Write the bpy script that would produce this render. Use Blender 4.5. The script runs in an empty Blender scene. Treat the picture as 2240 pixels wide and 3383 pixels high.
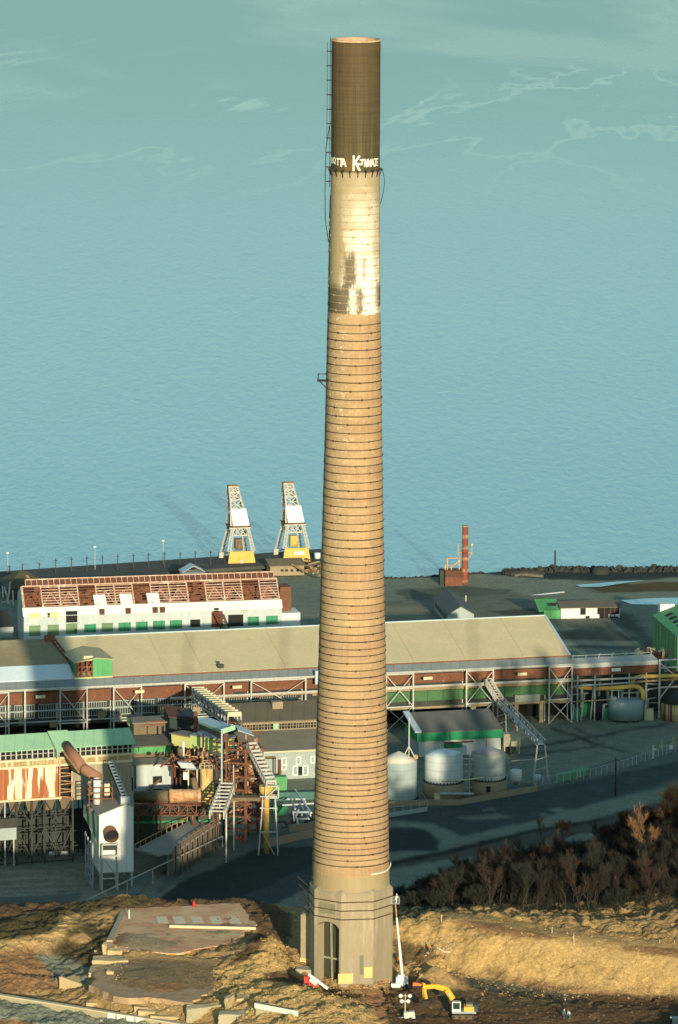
import bpy, bmesh, math, random
import numpy as np
from mathutils import Vector, Matrix
random.seed(7)
C = bpy.context.scene.collection
V = Vector
# ------------------------------------------------------------------ camera
D, H, FPX = 1069.0, 262.7, 19750.0
PITCH, ROLL = math.radians(9.42), math.radians(0.31)
CX, CY = 1120.0, 1691.5
CAMX = -2.6
CAM = V((CAMX, -D, H))
FWD = V((0, math.cos(PITCH), -math.sin(PITCH)))
R0, U0 = V((1, 0, 0)), V((0, math.sin(PITCH), math.cos(PITCH)))
RGT = R0*math.cos(ROLL) + U0*math.sin(ROLL)
UPV = U0*math.cos(ROLL) - R0*math.sin(ROLL)

def ray(px, py):
    return FWD*FPX + RGT*(px-CX) - UPV*(py-CY)
def P(px, py, z=None, y=None, at=None):
    """photo pixel -> point of the place, on a level (z) or at a depth (y)"""
    d = ray(px, py)
    if at is not None: y = at.y
    t = (z-CAM.z)/d.z if z is not None else (y-CAM.y)/d.y
    return CAM + d*t
def proj(X, Y, Z):
    X, Y, Z = X-CAM.x, Y-CAM.y, Z-CAM.z
    f = X*FWD.x+Y*FWD.y+Z*FWD.z; r = X*RGT.x+Y*RGT.y+Z*RGT.z; u = X*UPV.x+Y*UPV.y+Z*UPV.z
    return CX+FPX*r/f, CY-FPX*u/f
cam = bpy.data.objects.new('camera', bpy.data.cameras.new('camera')); C.objects.link(cam)
cam.data.sensor_fit = 'VERTICAL'; cam.data.sensor_height = 36.0
cam.data.lens = FPX*36.0/3383.0
cam.data.clip_start = 10; cam.data.clip_end = 60000
cam.matrix_world = Matrix(((RGT.x, UPV.x, -FWD.x, CAM.x), (RGT.y, UPV.y, -FWD.y, CAM.y), (RGT.z, UPV.z, -FWD.z, CAM.z), (0, 0, 0, 1)))
bpy.context.scene.camera = cam

# ------------------------------------------------------------------ mesh builder
OFF = {}
class MB:
    def __init__(s): s.v = []; s.f = []; s.sm = []
    def add(s, vs, fs, smooth=False):
        b = len(s.v); s.v += [V(p) for p in vs]
        for f in fs: s.f.append([b+i for i in f]); s.sm.append(smooth)
        return s
    def hexa(s, a):   # 8 corners: bottom 4 ccw, top 4 ccw
        return s.add(a, [(3,2,1,0),(4,5,6,7),(0,1,5,4),(1,2,6,5),(2,3,7,6),(3,0,4,7)])
    def box(s, x0, x1, y0, y1, z0, z1, F=None):
        c = [(x0,y0,z0),(x1,y0,z0),(x1,y1,z0),(x0,y1,z0),(x0,y0,z1),(x1,y0,z1),(x1,y1,z1),(x0,y1,z1)]
        if F: c = [F(*p) for p in c]
        return s.hexa(c)
    def slab(s, pts, t):   # polygon with thickness vector t
        n = len(pts); pts = [V(p) for p in pts]; t = V(t)
        vs = pts+[p+t for p in pts]
        return s.add(vs, [tuple(range(n))[::-1], tuple(range(n, 2*n))]+[(i,(i+1)%n,n+(i+1)%n,n+i) for i in range(n)])
    def beam(s, p, q, w=.3, h=None):
        p, q = V(p), V(q); h = h or w; d = q-p
        if d.length < 1e-6: return s
        d.normalize(); a = d.cross(V((0,0,1)))
        if a.length < 1e-3: a = V((1,0,0))
        a.normalize(); b = a.cross(d); a *= w/2; b *= h/2
        return s.hexa([p-a-b, p+a-b, q+a-b, q-a-b, p-a+b, p+a+b, q+a+b, q-a+b])
    def tube(s, pts, r, n=10, cap=True, smooth=True):
        pts = [V(p) for p in pts]; rs = r if isinstance(r, (list, tuple)) else [r]*len(pts)
        up = None; rings = []
        for i, p in enumerate(pts):
            d = (pts[min(i+1, len(pts)-1)]-pts[max(i-1, 0)]).normalized()
            if up is None:
                up = d.cross(V((0,0,1)))
                if up.length < 1e-3: up = V((1,0,0))
            a = (up-d*up.dot(d)).normalized(); up = a; b = d.cross(a)
            rings.append([p+(a*math.cos(2*math.pi*k/n)+b*math.sin(2*math.pi*k/n))*rs[i] for k in range(n)])
        base = len(s.v); s.v += [q for g in rings for q in g]
        for i in range(len(pts)-1):
            for k in range(n):
                s.f.append([base+i*n+k, base+i*n+(k+1)%n, base+(i+1)*n+(k+1)%n, base+(i+1)*n+k]); s.sm.append(smooth)
        if cap:
            s.f.append([base+k for k in range(n)][::-1]); s.sm.append(False)
            s.f.append([base+(len(pts)-1)*n+k for k in range(n)]); s.sm.append(False)
        return s
    def lathe(s, prof, c=(0,0,0), n=32, smooth=True, cap=True):   # prof: (r, z)
        c = V(c); base = len(s.v)
        for r, z in prof:
            s.v += [c+V((r*math.cos(2*math.pi*k/n), r*math.sin(2*math.pi*k/n), z)) for k in range(n)]
        for i in range(len(prof)-1):
            for k in range(n):
                s.f.append([base+i*n+k, base+i*n+(k+1)%n, base+(i+1)*n+(k+1)%n, base+(i+1)*n+k]); s.sm.append(smooth)
        if cap:
            s.f.append([base+k for k in range(n)][::-1]); s.sm.append(False)
            s.f.append([base+(len(prof)-1)*n+k for k in range(n)]); s.sm.append(False)
        return s
    def frame(s, pts, w=.25, closed=True):
        for i in range(len(pts)-(0 if closed else 1)): s.beam(pts[i], pts[(i+1) % len(pts)], w)
        return s
    def build(s, name, m, parent=None, loc=None, flat=True):
        off = OFF.get(parent, V((0,0,0))) if parent else V(loc or (0,0,0))
        me = bpy.data.meshes.new(name)
        me.from_pydata([tuple(p-off) for p in s.v], [], s.f)
        me.polygons.foreach_set('use_smooth', s.sm); me.update()
        if m: me.materials.append(m)
        o = bpy.data.objects.new(name, me); C.objects.link(o)
        if parent: o.parent = parent
        else: o.location = off
        OFF[o] = off
        return o
def tag(o, label, cat, group=None, kind=None):
    o['label'] = label
    if cat: o['category'] = cat
    if group: o['group'] = group
    if kind: o['kind'] = kind
    return o
def struct(o, kind='structure'):
    o['kind'] = kind; return o
def thing(name, label, cat, loc=(0,0,0), group=None):
    o = bpy.data.objects.new(name, None); C.objects.link(o); o.location = loc; o.empty_display_size = .5
    OFF[o] = V(loc); return tag(o, label, cat, group)
def copy_thing(o, loc, label, rz=None, sc=None):
    c = o.copy(); C.objects.link(c); c.location = loc; c['label'] = label
    if rz is not None: c.rotation_euler = (0,0,rz)
    if sc is not None: c.scale = (sc if isinstance(sc, tuple) else (sc,sc,sc))
    for ch in o.children:
        d = ch.copy(); C.objects.link(d); d.parent = c
        for g in ch.children:
            e = g.copy(); C.objects.link(e); e.parent = d
    return c
class Fr:
    """local frame of a building: a along the front, b away from the camera, c up"""
    def __init__(s, A, B):
        s.o = V(A); d = V(B)-V(A); d.z = 0; s.L = d.length; s.u = d.normalized(); s.v = V((-s.u.y, s.u.x, 0))
    def __call__(s, a, b, c): return s.o+s.u*a+s.v*b+V((0,0,c))
    def a_of(s, px, b=0):      # along-front coordinate seen at pixel column px (ground row)
        lo, hi = -300, 300
        for _ in range(40):
            m = (lo+hi)/2; q = s(m, b, 5); x, y = proj(q.x, q.y, q.z)
            if x < px: lo = m
            else: hi = m
        return lo
    def c_of(s, px, py, b=0):  # height above the frame's base seen at a pixel on the plane b
        a = s.a_of(px, b); lo, hi = -60, 80
        for _ in range(40):
            m = (lo+hi)/2; q = s(a, b, m); x, y = proj(q.x, q.y, q.z)
            if y > py: lo = m
            else: hi = m
        return lo
    def q(s, px, py, b=0):     # pixel -> (a, c) on plane b
        return s.a_of(px, b), s.c_of(px, py, b)
    def face(s, px, py, b=0):
        a, c = s.q(px, py, b); return s(a, b, c)

# ------------------------------------------------------------------ materials
class NT:
    def __init__(s, name, rough=.8, metal=0., spec=.3):
        s.m = bpy.data.materials.new(name); s.m.use_nodes = True; s.t = s.m.node_tree; s.n = s.t.nodes
        s.b = s.n['Principled BSDF']; s.b.inputs['Roughness'].default_value = rough
        s.b.inputs['Metallic'].default_value = metal; s.b.inputs['Specular IOR Level'].default_value = spec
        s.tc = s.n.new('ShaderNodeTexCoord')
    def link(s, a, b): s.t.links.new(a, b)
    def val(s, x, sock):
        if isinstance(x, (int, float)): sock.default_value = x
        elif isinstance(x, (tuple, list)): sock.default_value = (*x[:3], 1) if len(sock.default_value) == 4 else x
        else: s.link(x, sock)
    def coord(s, scale=(1,1,1), out='Object', loc=(0,0,0), rot=(0,0,0)):
        mp = s.n.new('ShaderNodeMapping'); mp.inputs['Scale'].default_value = scale; mp.inputs['Location'].default_value = loc
        mp.inputs['Rotation'].default_value = rot
        s.link(s.tc.outputs[out], mp.inputs['Vector']); return mp.outputs['Vector']
    def noise(s, scale=1, vec=None, detail=4, rough=.6, dist=0):
        k = s.n.new('ShaderNodeTexNoise'); k.inputs['Scale'].default_value = scale; k.inputs['Detail'].default_value = detail
        k.inputs['Roughness'].default_value = rough; k.inputs['Distortion'].default_value = dist
        s.link(vec if vec is not None else s.coord(), k.inputs['Vector']); return k.outputs['Fac']
    def ramp(s, fac, lo, hi, interp='LINEAR'):
        k = s.n.new('ShaderNodeMapRange'); k.interpolation_type = 'SMOOTHSTEP' if interp == 'S' else 'LINEAR'
        s.val(fac, k.inputs['Value']); k.inputs['From Min'].default_value = lo; k.inputs['From Max'].default_value = hi
        return k.outputs['Result']
    def math(s, op, a, b=0.):
        k = s.n.new('ShaderNodeMath'); k.operation = op; s.val(a, k.inputs[0]); s.val(b, k.inputs[1]); return k.outputs[0]
    def mix(s, f, a, b):
        k = s.n.new('ShaderNodeMix'); k.data_type = 'RGBA'; k.clamp_factor = True
        s.val(f, k.inputs['Factor']); s.val(a, k.inputs['A']); s.val(b, k.inputs['B']); return k.outputs['Result']
    def bump(s, h, strength=.5, dist=.1):
        k = s.n.new('ShaderNodeBump'); k.inputs['Strength'].default_value = strength; k.inputs['Distance'].default_value = dist
        s.link(h, k.inputs['Height']); s.link(k.outputs['Normal'], s.b.inputs['Normal'])
    def col(s, c): s.val(c, s.b.inputs['Base Color']); return s.m
def mat(name, c1, c2=None, sc=.5, rough=.8, metal=0., third=None, thr=(.58,.68), tsc=.35, stretch=(1,1,1), bump=0, bsc=3., seam=None, seamc=.6, spec=.3):
    t = NT(name, rough, metal, spec)
    c2 = c2 or tuple(x*.72 for x in c1)
    v = t.coord(stretch)
    c = t.mix(t.ramp(t.noise(sc, v, 6, .65), .34, .66), c1, c2)
    f = t.ramp(t.noise(sc*9, v, 3), .3, .75)
    c = t.mix(t.math('MULTIPLY', f, .35), c, tuple(x*.62 for x in c1))
    if third:
        f = t.ramp(t.noise(tsc, t.coord(stretch, loc=(7,3,1)), 7, .7), *thr)
        c = t.mix(f, c, third)
    if seam:
        w = t.n.new('ShaderNodeTexWave'); w.wave_type = 'BANDS'; w.bands_direction = seam[0]; w.inputs['Scale'].default_value = .314159/seam[1]
        w.inputs['Distortion'].default_value = 0; t.link(t.coord(), w.inputs['Vector'])
        c = t.mix(t.math('MULTIPLY', t.ramp(w.outputs['Fac'], .93, .99), seamc), c, tuple(x*.4 for x in c1))
    if bump: t.bump(t.noise(bsc, t.coord(), 6, .7), bump, .2)
    return t.col(c)
def plain(name, c, rough=.6, metal=0.): return mat(name, c, tuple(x*.85 for x in c), 1.2, rough, metal)
# ------------------------------------------------------------------ light
SUN_EL, SUN_AZ = math.radians(10.0), math.radians(10.6)   # low winter sun behind the camera, a little to the right
TOSUN = V((math.sin(SUN_AZ)*math.cos(SUN_EL), -math.cos(SUN_AZ)*math.cos(SUN_EL), math.sin(SUN_EL)))
sl = bpy.data.lights.new('sun', 'SUN'); sl.energy = 4.6; sl.angle = math.radians(.5); sl.color = (1, .86, .61)
so = bpy.data.objects.new('sun', sl); C.objects.link(so); so.rotation_euler = TOSUN.to_track_quat('Z', 'Y').to_euler()
W = bpy.data.worlds.new('World'); bpy.context.scene.world = W; W.use_nodes = True
sk = W.node_tree.nodes.new('ShaderNodeTexSky'); sk.sky_type = 'NISHITA'; sk.sun_disc = False
sk.sun_elevation = SUN_EL; sk.sun_rotation = math.pi-SUN_AZ; sk.altitude = 250; sk.air_density = 1.0; sk.dust_density = .6; sk.ozone_density = 1.2
tn = W.node_tree.nodes.new('ShaderNodeMix'); tn.data_type = 'RGBA'; tn.blend_type = 'MULTIPLY'; tn.inputs['Factor'].default_value = 1
tn.inputs['B'].default_value = (.86, 1.06, .97, 1)          # cool green cast of the film and the hazy sky
W.node_tree.links.new(sk.outputs[0], tn.inputs['A']); W.node_tree.links.new(tn.outputs['Result'], W.node_tree.nodes['Background'].inputs[0])
W.node_tree.nodes['Background'].inputs[1].default_value = .15
vs = bpy.context.scene.view_settings; vs.view_transform = 'Standard'; vs.look = 'None'; vs.exposure = .36; vs.gamma = 1
# ------------------------------------------------------------------ terrain
ZP, ZW = -38.0, -44.0
def vnoise(x, y, seed=0):
    xi = np.floor(x).astype(np.int64); yi = np.floor(y).astype(np.int64); fx = x-xi; fy = y-yi
    fx = fx*fx*(3-2*fx); fy = fy*fy*(3-2*fy)
    def h(a, b):
        n = (a*374761393+b*668265263+seed*974634777) & 0xffffffff
        n = ((n ^ (n >> 13))*1274126177) & 0xffffffff
        return ((n ^ (n >> 16)) & 0xffff)/65535.0
    return (h(xi,yi)*(1-fx)+h(xi+1,yi)*fx)*(1-fy)+(h(xi,yi+1)*(1-fx)+h(xi+1,yi+1)*fx)*fy
def fbm(x, y, sc, oct=4, seed=0, gain=.5):
    a, t, s = 1., 0., 0.; f = 1/sc
    for o in range(oct):
        t = t+a*(vnoise(x*f, y*f, seed+o)*2-1); s += a; a *= gain; f *= 2.03
    return t/s
def sst(a, b, x):
    t = np.clip((x-a)/(b-a), 0, 1); return t*t*(3-2*t)
CL = [   # lines of the land as seen in the photo: (px, py, height)
 [(-200,3060,0),(0,3040,0),(130,3010,.6),(270,2990,1),(340,2968,2),(420,2962,2),(560,2965,1),(700,2975,1),(790,2985,1),(900,2990,0),(1000,3000,-1),(1120,3010,-1)],
 [(408,3003,1),(791,2981,1),(842,3056,1),(765,3117,1),(574,3154,1),(347,3126,1),(408,3003,1)], [(480,3080,1),(700,3050,1)],
 [(1320,3240,-2),(1350,3330,-2.4),(1420,3290,-2),(1500,3262,-2),(1600,3270,-2.5),(1800,3300,-3),(2000,3330,-3),(2240,3340,-3),(2500,3340,-3)],
 [(2300,3383,-3.2),(1800,3383,-3.5),(1500,3383,-3),(1400,3383,-3)],
 [(1420,3188,-.8),(1500,3198,-1.6),(1580,3216,-2.2),(1700,3240,-2.8),(1900,3268,-3),(2060,3277,-3),(2240,3288,-3),(2500,3300,-3)],
 [(1290,3060,3.4),(1330,3052,4.2),(1400,3042,5.1),(1480,3047,5.2),(1600,3075,4.9),(1780,3105,4.3),(2000,3125,3.7),(2240,3165,2.7),(2500,3190,2.7)],
 [(1440,3022,5.3),(1560,3040,5.3),(1780,3072,4.8),(2000,3098,4.3),(2240,3125,3.7),(2500,3140,4)],
 [(1320,3110,1.5),(1380,3130,.8)], [(1440,3180,1.8),(1465,3188,1.9)], [(1430,3216,-1.2),(1480,3216,-1.4)],
 [(1000,3200,-.2),(1040,3232,-.5),(1165,3246,-.3),(1250,3225,-.3),(1290,3190,0),(1165,3170,0),(1000,3200,-.2)],
 [(790,3200,1.2),(850,3135,2.4),(906,3088,4.2),(930,3140,2.4),(945,3212,.2)], [(790,3200,1.2),(870,3214,.6),(945,3214,.2)], [(950,3080,-.4),(970,3160,-.8)], [(860,3182,2.3),(895,3150,2.9)],
 [(900,3250,2.6),(950,3262,2.7),(1040,3285,2.8),(1130,3310,2.8),(1190,3318,2.6),(1230,3345,2.0),(1262,3383,1.2)],
 [(960,3240,-1.2),(1060,3260,-1.8),(1150,3282,-2),(1220,3300,-2.2),(1290,3330,-2.4),(1310,3383,-2.6)],
 [(850,3320,1.5),(900,3330,2),(1000,3360,2.2),(1100,3383,2.2)], [(950,3420,1.5),(1200,3430,1)],
 [(330,3192,-.1),(480,3168,.5),(700,3186,.8),(712,3265,.3),(640,3318,-.2),(430,3302,-.5),(305,3262,-.5),(330,3192,-.1)], [(770,3270,.8),(760,3330,.2)],
 [(60,3118,1.2),(120,3100,1.6),(190,3083,1.8),(240,3050,1.6)], [(150,3180,-1.8),(220,3210,-2.4),(250,3290,-2.6)], [(250,3140,-1.2),(300,3150,-1)], [(60,3200,-1),(100,3260,-2.4)],
 [(-100,3276,-2.6),(0,3292,-2.6),(200,3322,-2.6),(400,3352,-2.6),(600,3386,-2.6),(700,3400,-2.6)], [(-100,3302,-4.3),(0,3318,-4.3),(200,3350,-4.5),(400,3382,-4.5)], [(0,3383,-4.5),(200,3420,-4.5)],
 [(600,3450,-4)],[(1120,3600,-3)],[(2000,3600,-4)],[(-300,3300,-3)],[(2650,3150,5)],[(2900,3200,9)],[(-300,3100,0)],[(-700,3300,-4)],[(1120,3900,-6)],[(3000,3700,2)],[(-600,3800,-8)]]
CP = []
for ln in CL:
    CP.append(ln[0])
    for p, q in zip(ln[:-1], ln[1:]):
        d = (P(*p[:2], z=p[2])-P(*q[:2], z=q[2])).length; n = max(1, int(d/3.0))
        CP += [tuple(p[i]+(q[i]-p[i])*k/n for i in range(3)) for k in range(1, n+1)]
CP = list({(round(a), round(b)): (a, b, c) for a, b, c in CP}.values())
cp = np.array([P(a, b, z=z)[:] for a, b, z in CP])
K = np.linalg.norm(cp[:, None, :2]-cp[None, :, :2], axis=2)
n_ = len(cp); A_ = np.zeros((n_+1, n_+1)); A_[:n_, :n_] = K-np.eye(n_)*1.0; A_[:n_, n_] = 1; A_[n_, :n_] = 1
wts = np.linalg.solve(A_, np.append(cp[:, 2], 0))
def rbf(X, Y):
    out = np.full(X.shape, wts[-1])
    for i in range(n_): out = out+wts[i]*np.hypot(X-cp[i, 0], Y-cp[i, 1])
    return out
crx = np.array([-400, -60, -20, -8, 4, 12, 22, 40, 62, 120, 400.]); cry = np.array([42, 50, 54, 50, 44, 36, 26, 20, 14, 10, 10.])
def ground(X, Y):
    X = np.asarray(X, float); Y = np.asarray(Y, float)
    Yc = np.interp(X, crx, cry)+2.5*fbm(X, Y*0, 14, 3, 5)
    fg = np.clip(rbf(np.clip(X, -130, 150), np.clip(np.minimum(Y, Yc), -160, 80)), -9, 16)
    right = sst(-6, 16, X)
    t = np.clip((Y-Yc)/(178-Yc), 0, 1); zl = fg+(ZP-fg)*t
    zh = np.interp(X, [-10, 5, 20, 33, 50, 72, 100, 140], [-24, -21, -17.5, -14, -9.5, 1.0, 12, 22]); Yh = 128.
    t1 = np.clip((Y-Yc)/(Yh-Yc), 0, 1); t2 = sst(0, 1, (Y-Yh)/(212-Yh))*.6+.4*np.clip((Y-Yh)/(212-Yh), 0, 1)
    zr_ = np.where(Y < Yh, fg+(zh-fg)*t1, zh+(ZP-zh)*t2)
    z = np.where(Y < Yc, fg, zl*(1-right)+zr_*right)
    hill = 22*sst(62, 130, X)*np.exp(-((Y-5)/70)**2)
    z = z+hill+9.5*np.exp(-((Y+88)/9)**2)*sst(4, 18, X)  # last term: unseen earth ridge in front, added to shade the pit floor
    far = sst(560, 655, Y)
    z = z+far*(-4.6)
    sea = shore(X)
    z = z-7*sst(-3, 6, Y-sea)
    rough = np.where(Y < 62, 1., 0.)*(1-sst(50, 70, Y))
    z = z+rough*rmask(X, Y)*(.80*fbm(X, Y, 5, 3, 1)+.95*fbm(X, Y, 2.1, 4, 9, .7)+.20*fbm(X, Y, .8, 2, 19)-5.5*np.maximum(0, .14-np.abs(fbm(X+.25*Y, Y*.22, 3.6, 3, 51)))*sst(4, 12, X)*sst(-40, -12, Y)-.5*np.clip(np.abs(fbm(X, Y, 4.5, 3, 41))-.02, -1, .0+.22))
    z = z+(1-rough)*(.10*fbm(X, Y, 18, 4, 21)*sst(60, 90, Y)+1.0*fbm(X, Y, 30, 4, 3)*sst(60, 80, Y)*(1-sst(150, 190, Y)))
    return z
FLAT = []      # (polygon in ground metres, factor) where the ground is smooth
def inpoly(X, Y, poly):
    r = np.zeros(X.shape, bool); n = len(poly)
    for i in range(n):
        x1, y1 = poly[i]; x2, y2 = poly[(i+1) % n]
        if y1 == y2: continue
        c = ((y1 > Y) != (y2 > Y)) & (X < (x2-x1)*(Y-y1)/(y2-y1)+x1); r ^= c
    return r
def rmask(X, Y):
    m = np.ones(X.shape)
    for pts, f in FLAT: m = np.where(inpoly(X, Y, pts), f, m)
    return m
def gpoly(pts, z): return [tuple(P(a, b, z=z)[:2]) for a, b in pts]
SLAB1 = [(408,3003),(791,2981),(842,3056),(765,3117),(574,3154),(347,3126)]
SLAB2 = [(330,3190),(480,3165),(705,3185),(715,3265),(640,3318),(420,3302),(300,3262)]
FLAT += [(gpoly([(1420,3012),(1560,3030),(1780,3058),(2000,3084),(2400,3112),(2400,3160),(2000,3120),(1780,3100),(1600,3070),(1480,3042)], 4.8), .22), (gpoly(SLAB1, 1), .12), (gpoly(SLAB2, 0), .22), (gpoly([(1300,3300),(1500,3230),(1700,3262),(2300,3300),(2300,3500),(1300,3500)], -3), .45)]
shp = [P(a, b, z=-43.4) for a, b in ((-400,1905),(0,1900),(700,1850),(1050,1830),(1075,1900),(1270,1915),(1400,1911),(1530,1902),(1680,1890),(1850,1882),(2050,1884),(2240,1880),(2700,1870))]
def shore(X): return np.interp(X, [p.x for p in shp], [p.y for p in shp])
def axis(segs):
    out = [segs[0][0]]
    for a, b, st in segs:
        n = max(1, int(round((b-a)/st))); out += list(np.linspace(a, b, n+1)[1:])
    return np.array(out)
gx = axis([(-6000,-1500,1500),(-1500,-300,200),(-300,-110,10),(-110,-68,1.2),(-68,68,.42),(68,112,1.2),(112,300,9),(300,1500,200),(1500,6000,1500)])
gy = axis([(-6000,-1400,1150),(-1400,-200,100),(-200,-60,7),(-60,-46,.8),(-46,62,.30),(62,240,.9),(240,700,1.2),(700,760,12),(760,900,70)])
GX, GY = np.meshgrid(gx, gy)
GZ = ground(GX, GY)
# ---- ground colours: areas drawn as seen from the air, ragged edges
TAN, TAN2, BRN, DBR, OLV = (.74,.50,.21), (.60,.40,.18), (.42,.24,.12), (.19,.12,.065), (.135,.108,.052)
SLAG, GREY, ASPH, DARK, LGREY, GRASS = (.285,.325,.25), (.30,.335,.255), (.18,.22,.19), (.04,.065,.06), (.32,.34,.27), (.10,.11,.04)
px, py = proj(GX, GY, GZ)
px = px+14*fbm(GX, GY, 6, 4, 31)+4*fbm(GX, GY, 1.2, 2, 33); py = py+5*fbm(GX, GY, 6, 4, 32)+1.5*fbm(GX, GY, 1.2, 2, 34)
col = np.empty(GX.shape+(3,)); col[:] = TAN2
col[GY > 60] = DBR; col[GY > 185] = GREY; col[GY > 470] = SLAG
col[(GX > 62) & (GY < 190)] = OLV
def zone(c, pts, ymin=-1e9, ymax=1e9):
    m = inpoly(px, py, pts) & (GY > ymin) & (GY < ymax); col[m] = c
N = 'ground'
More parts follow.
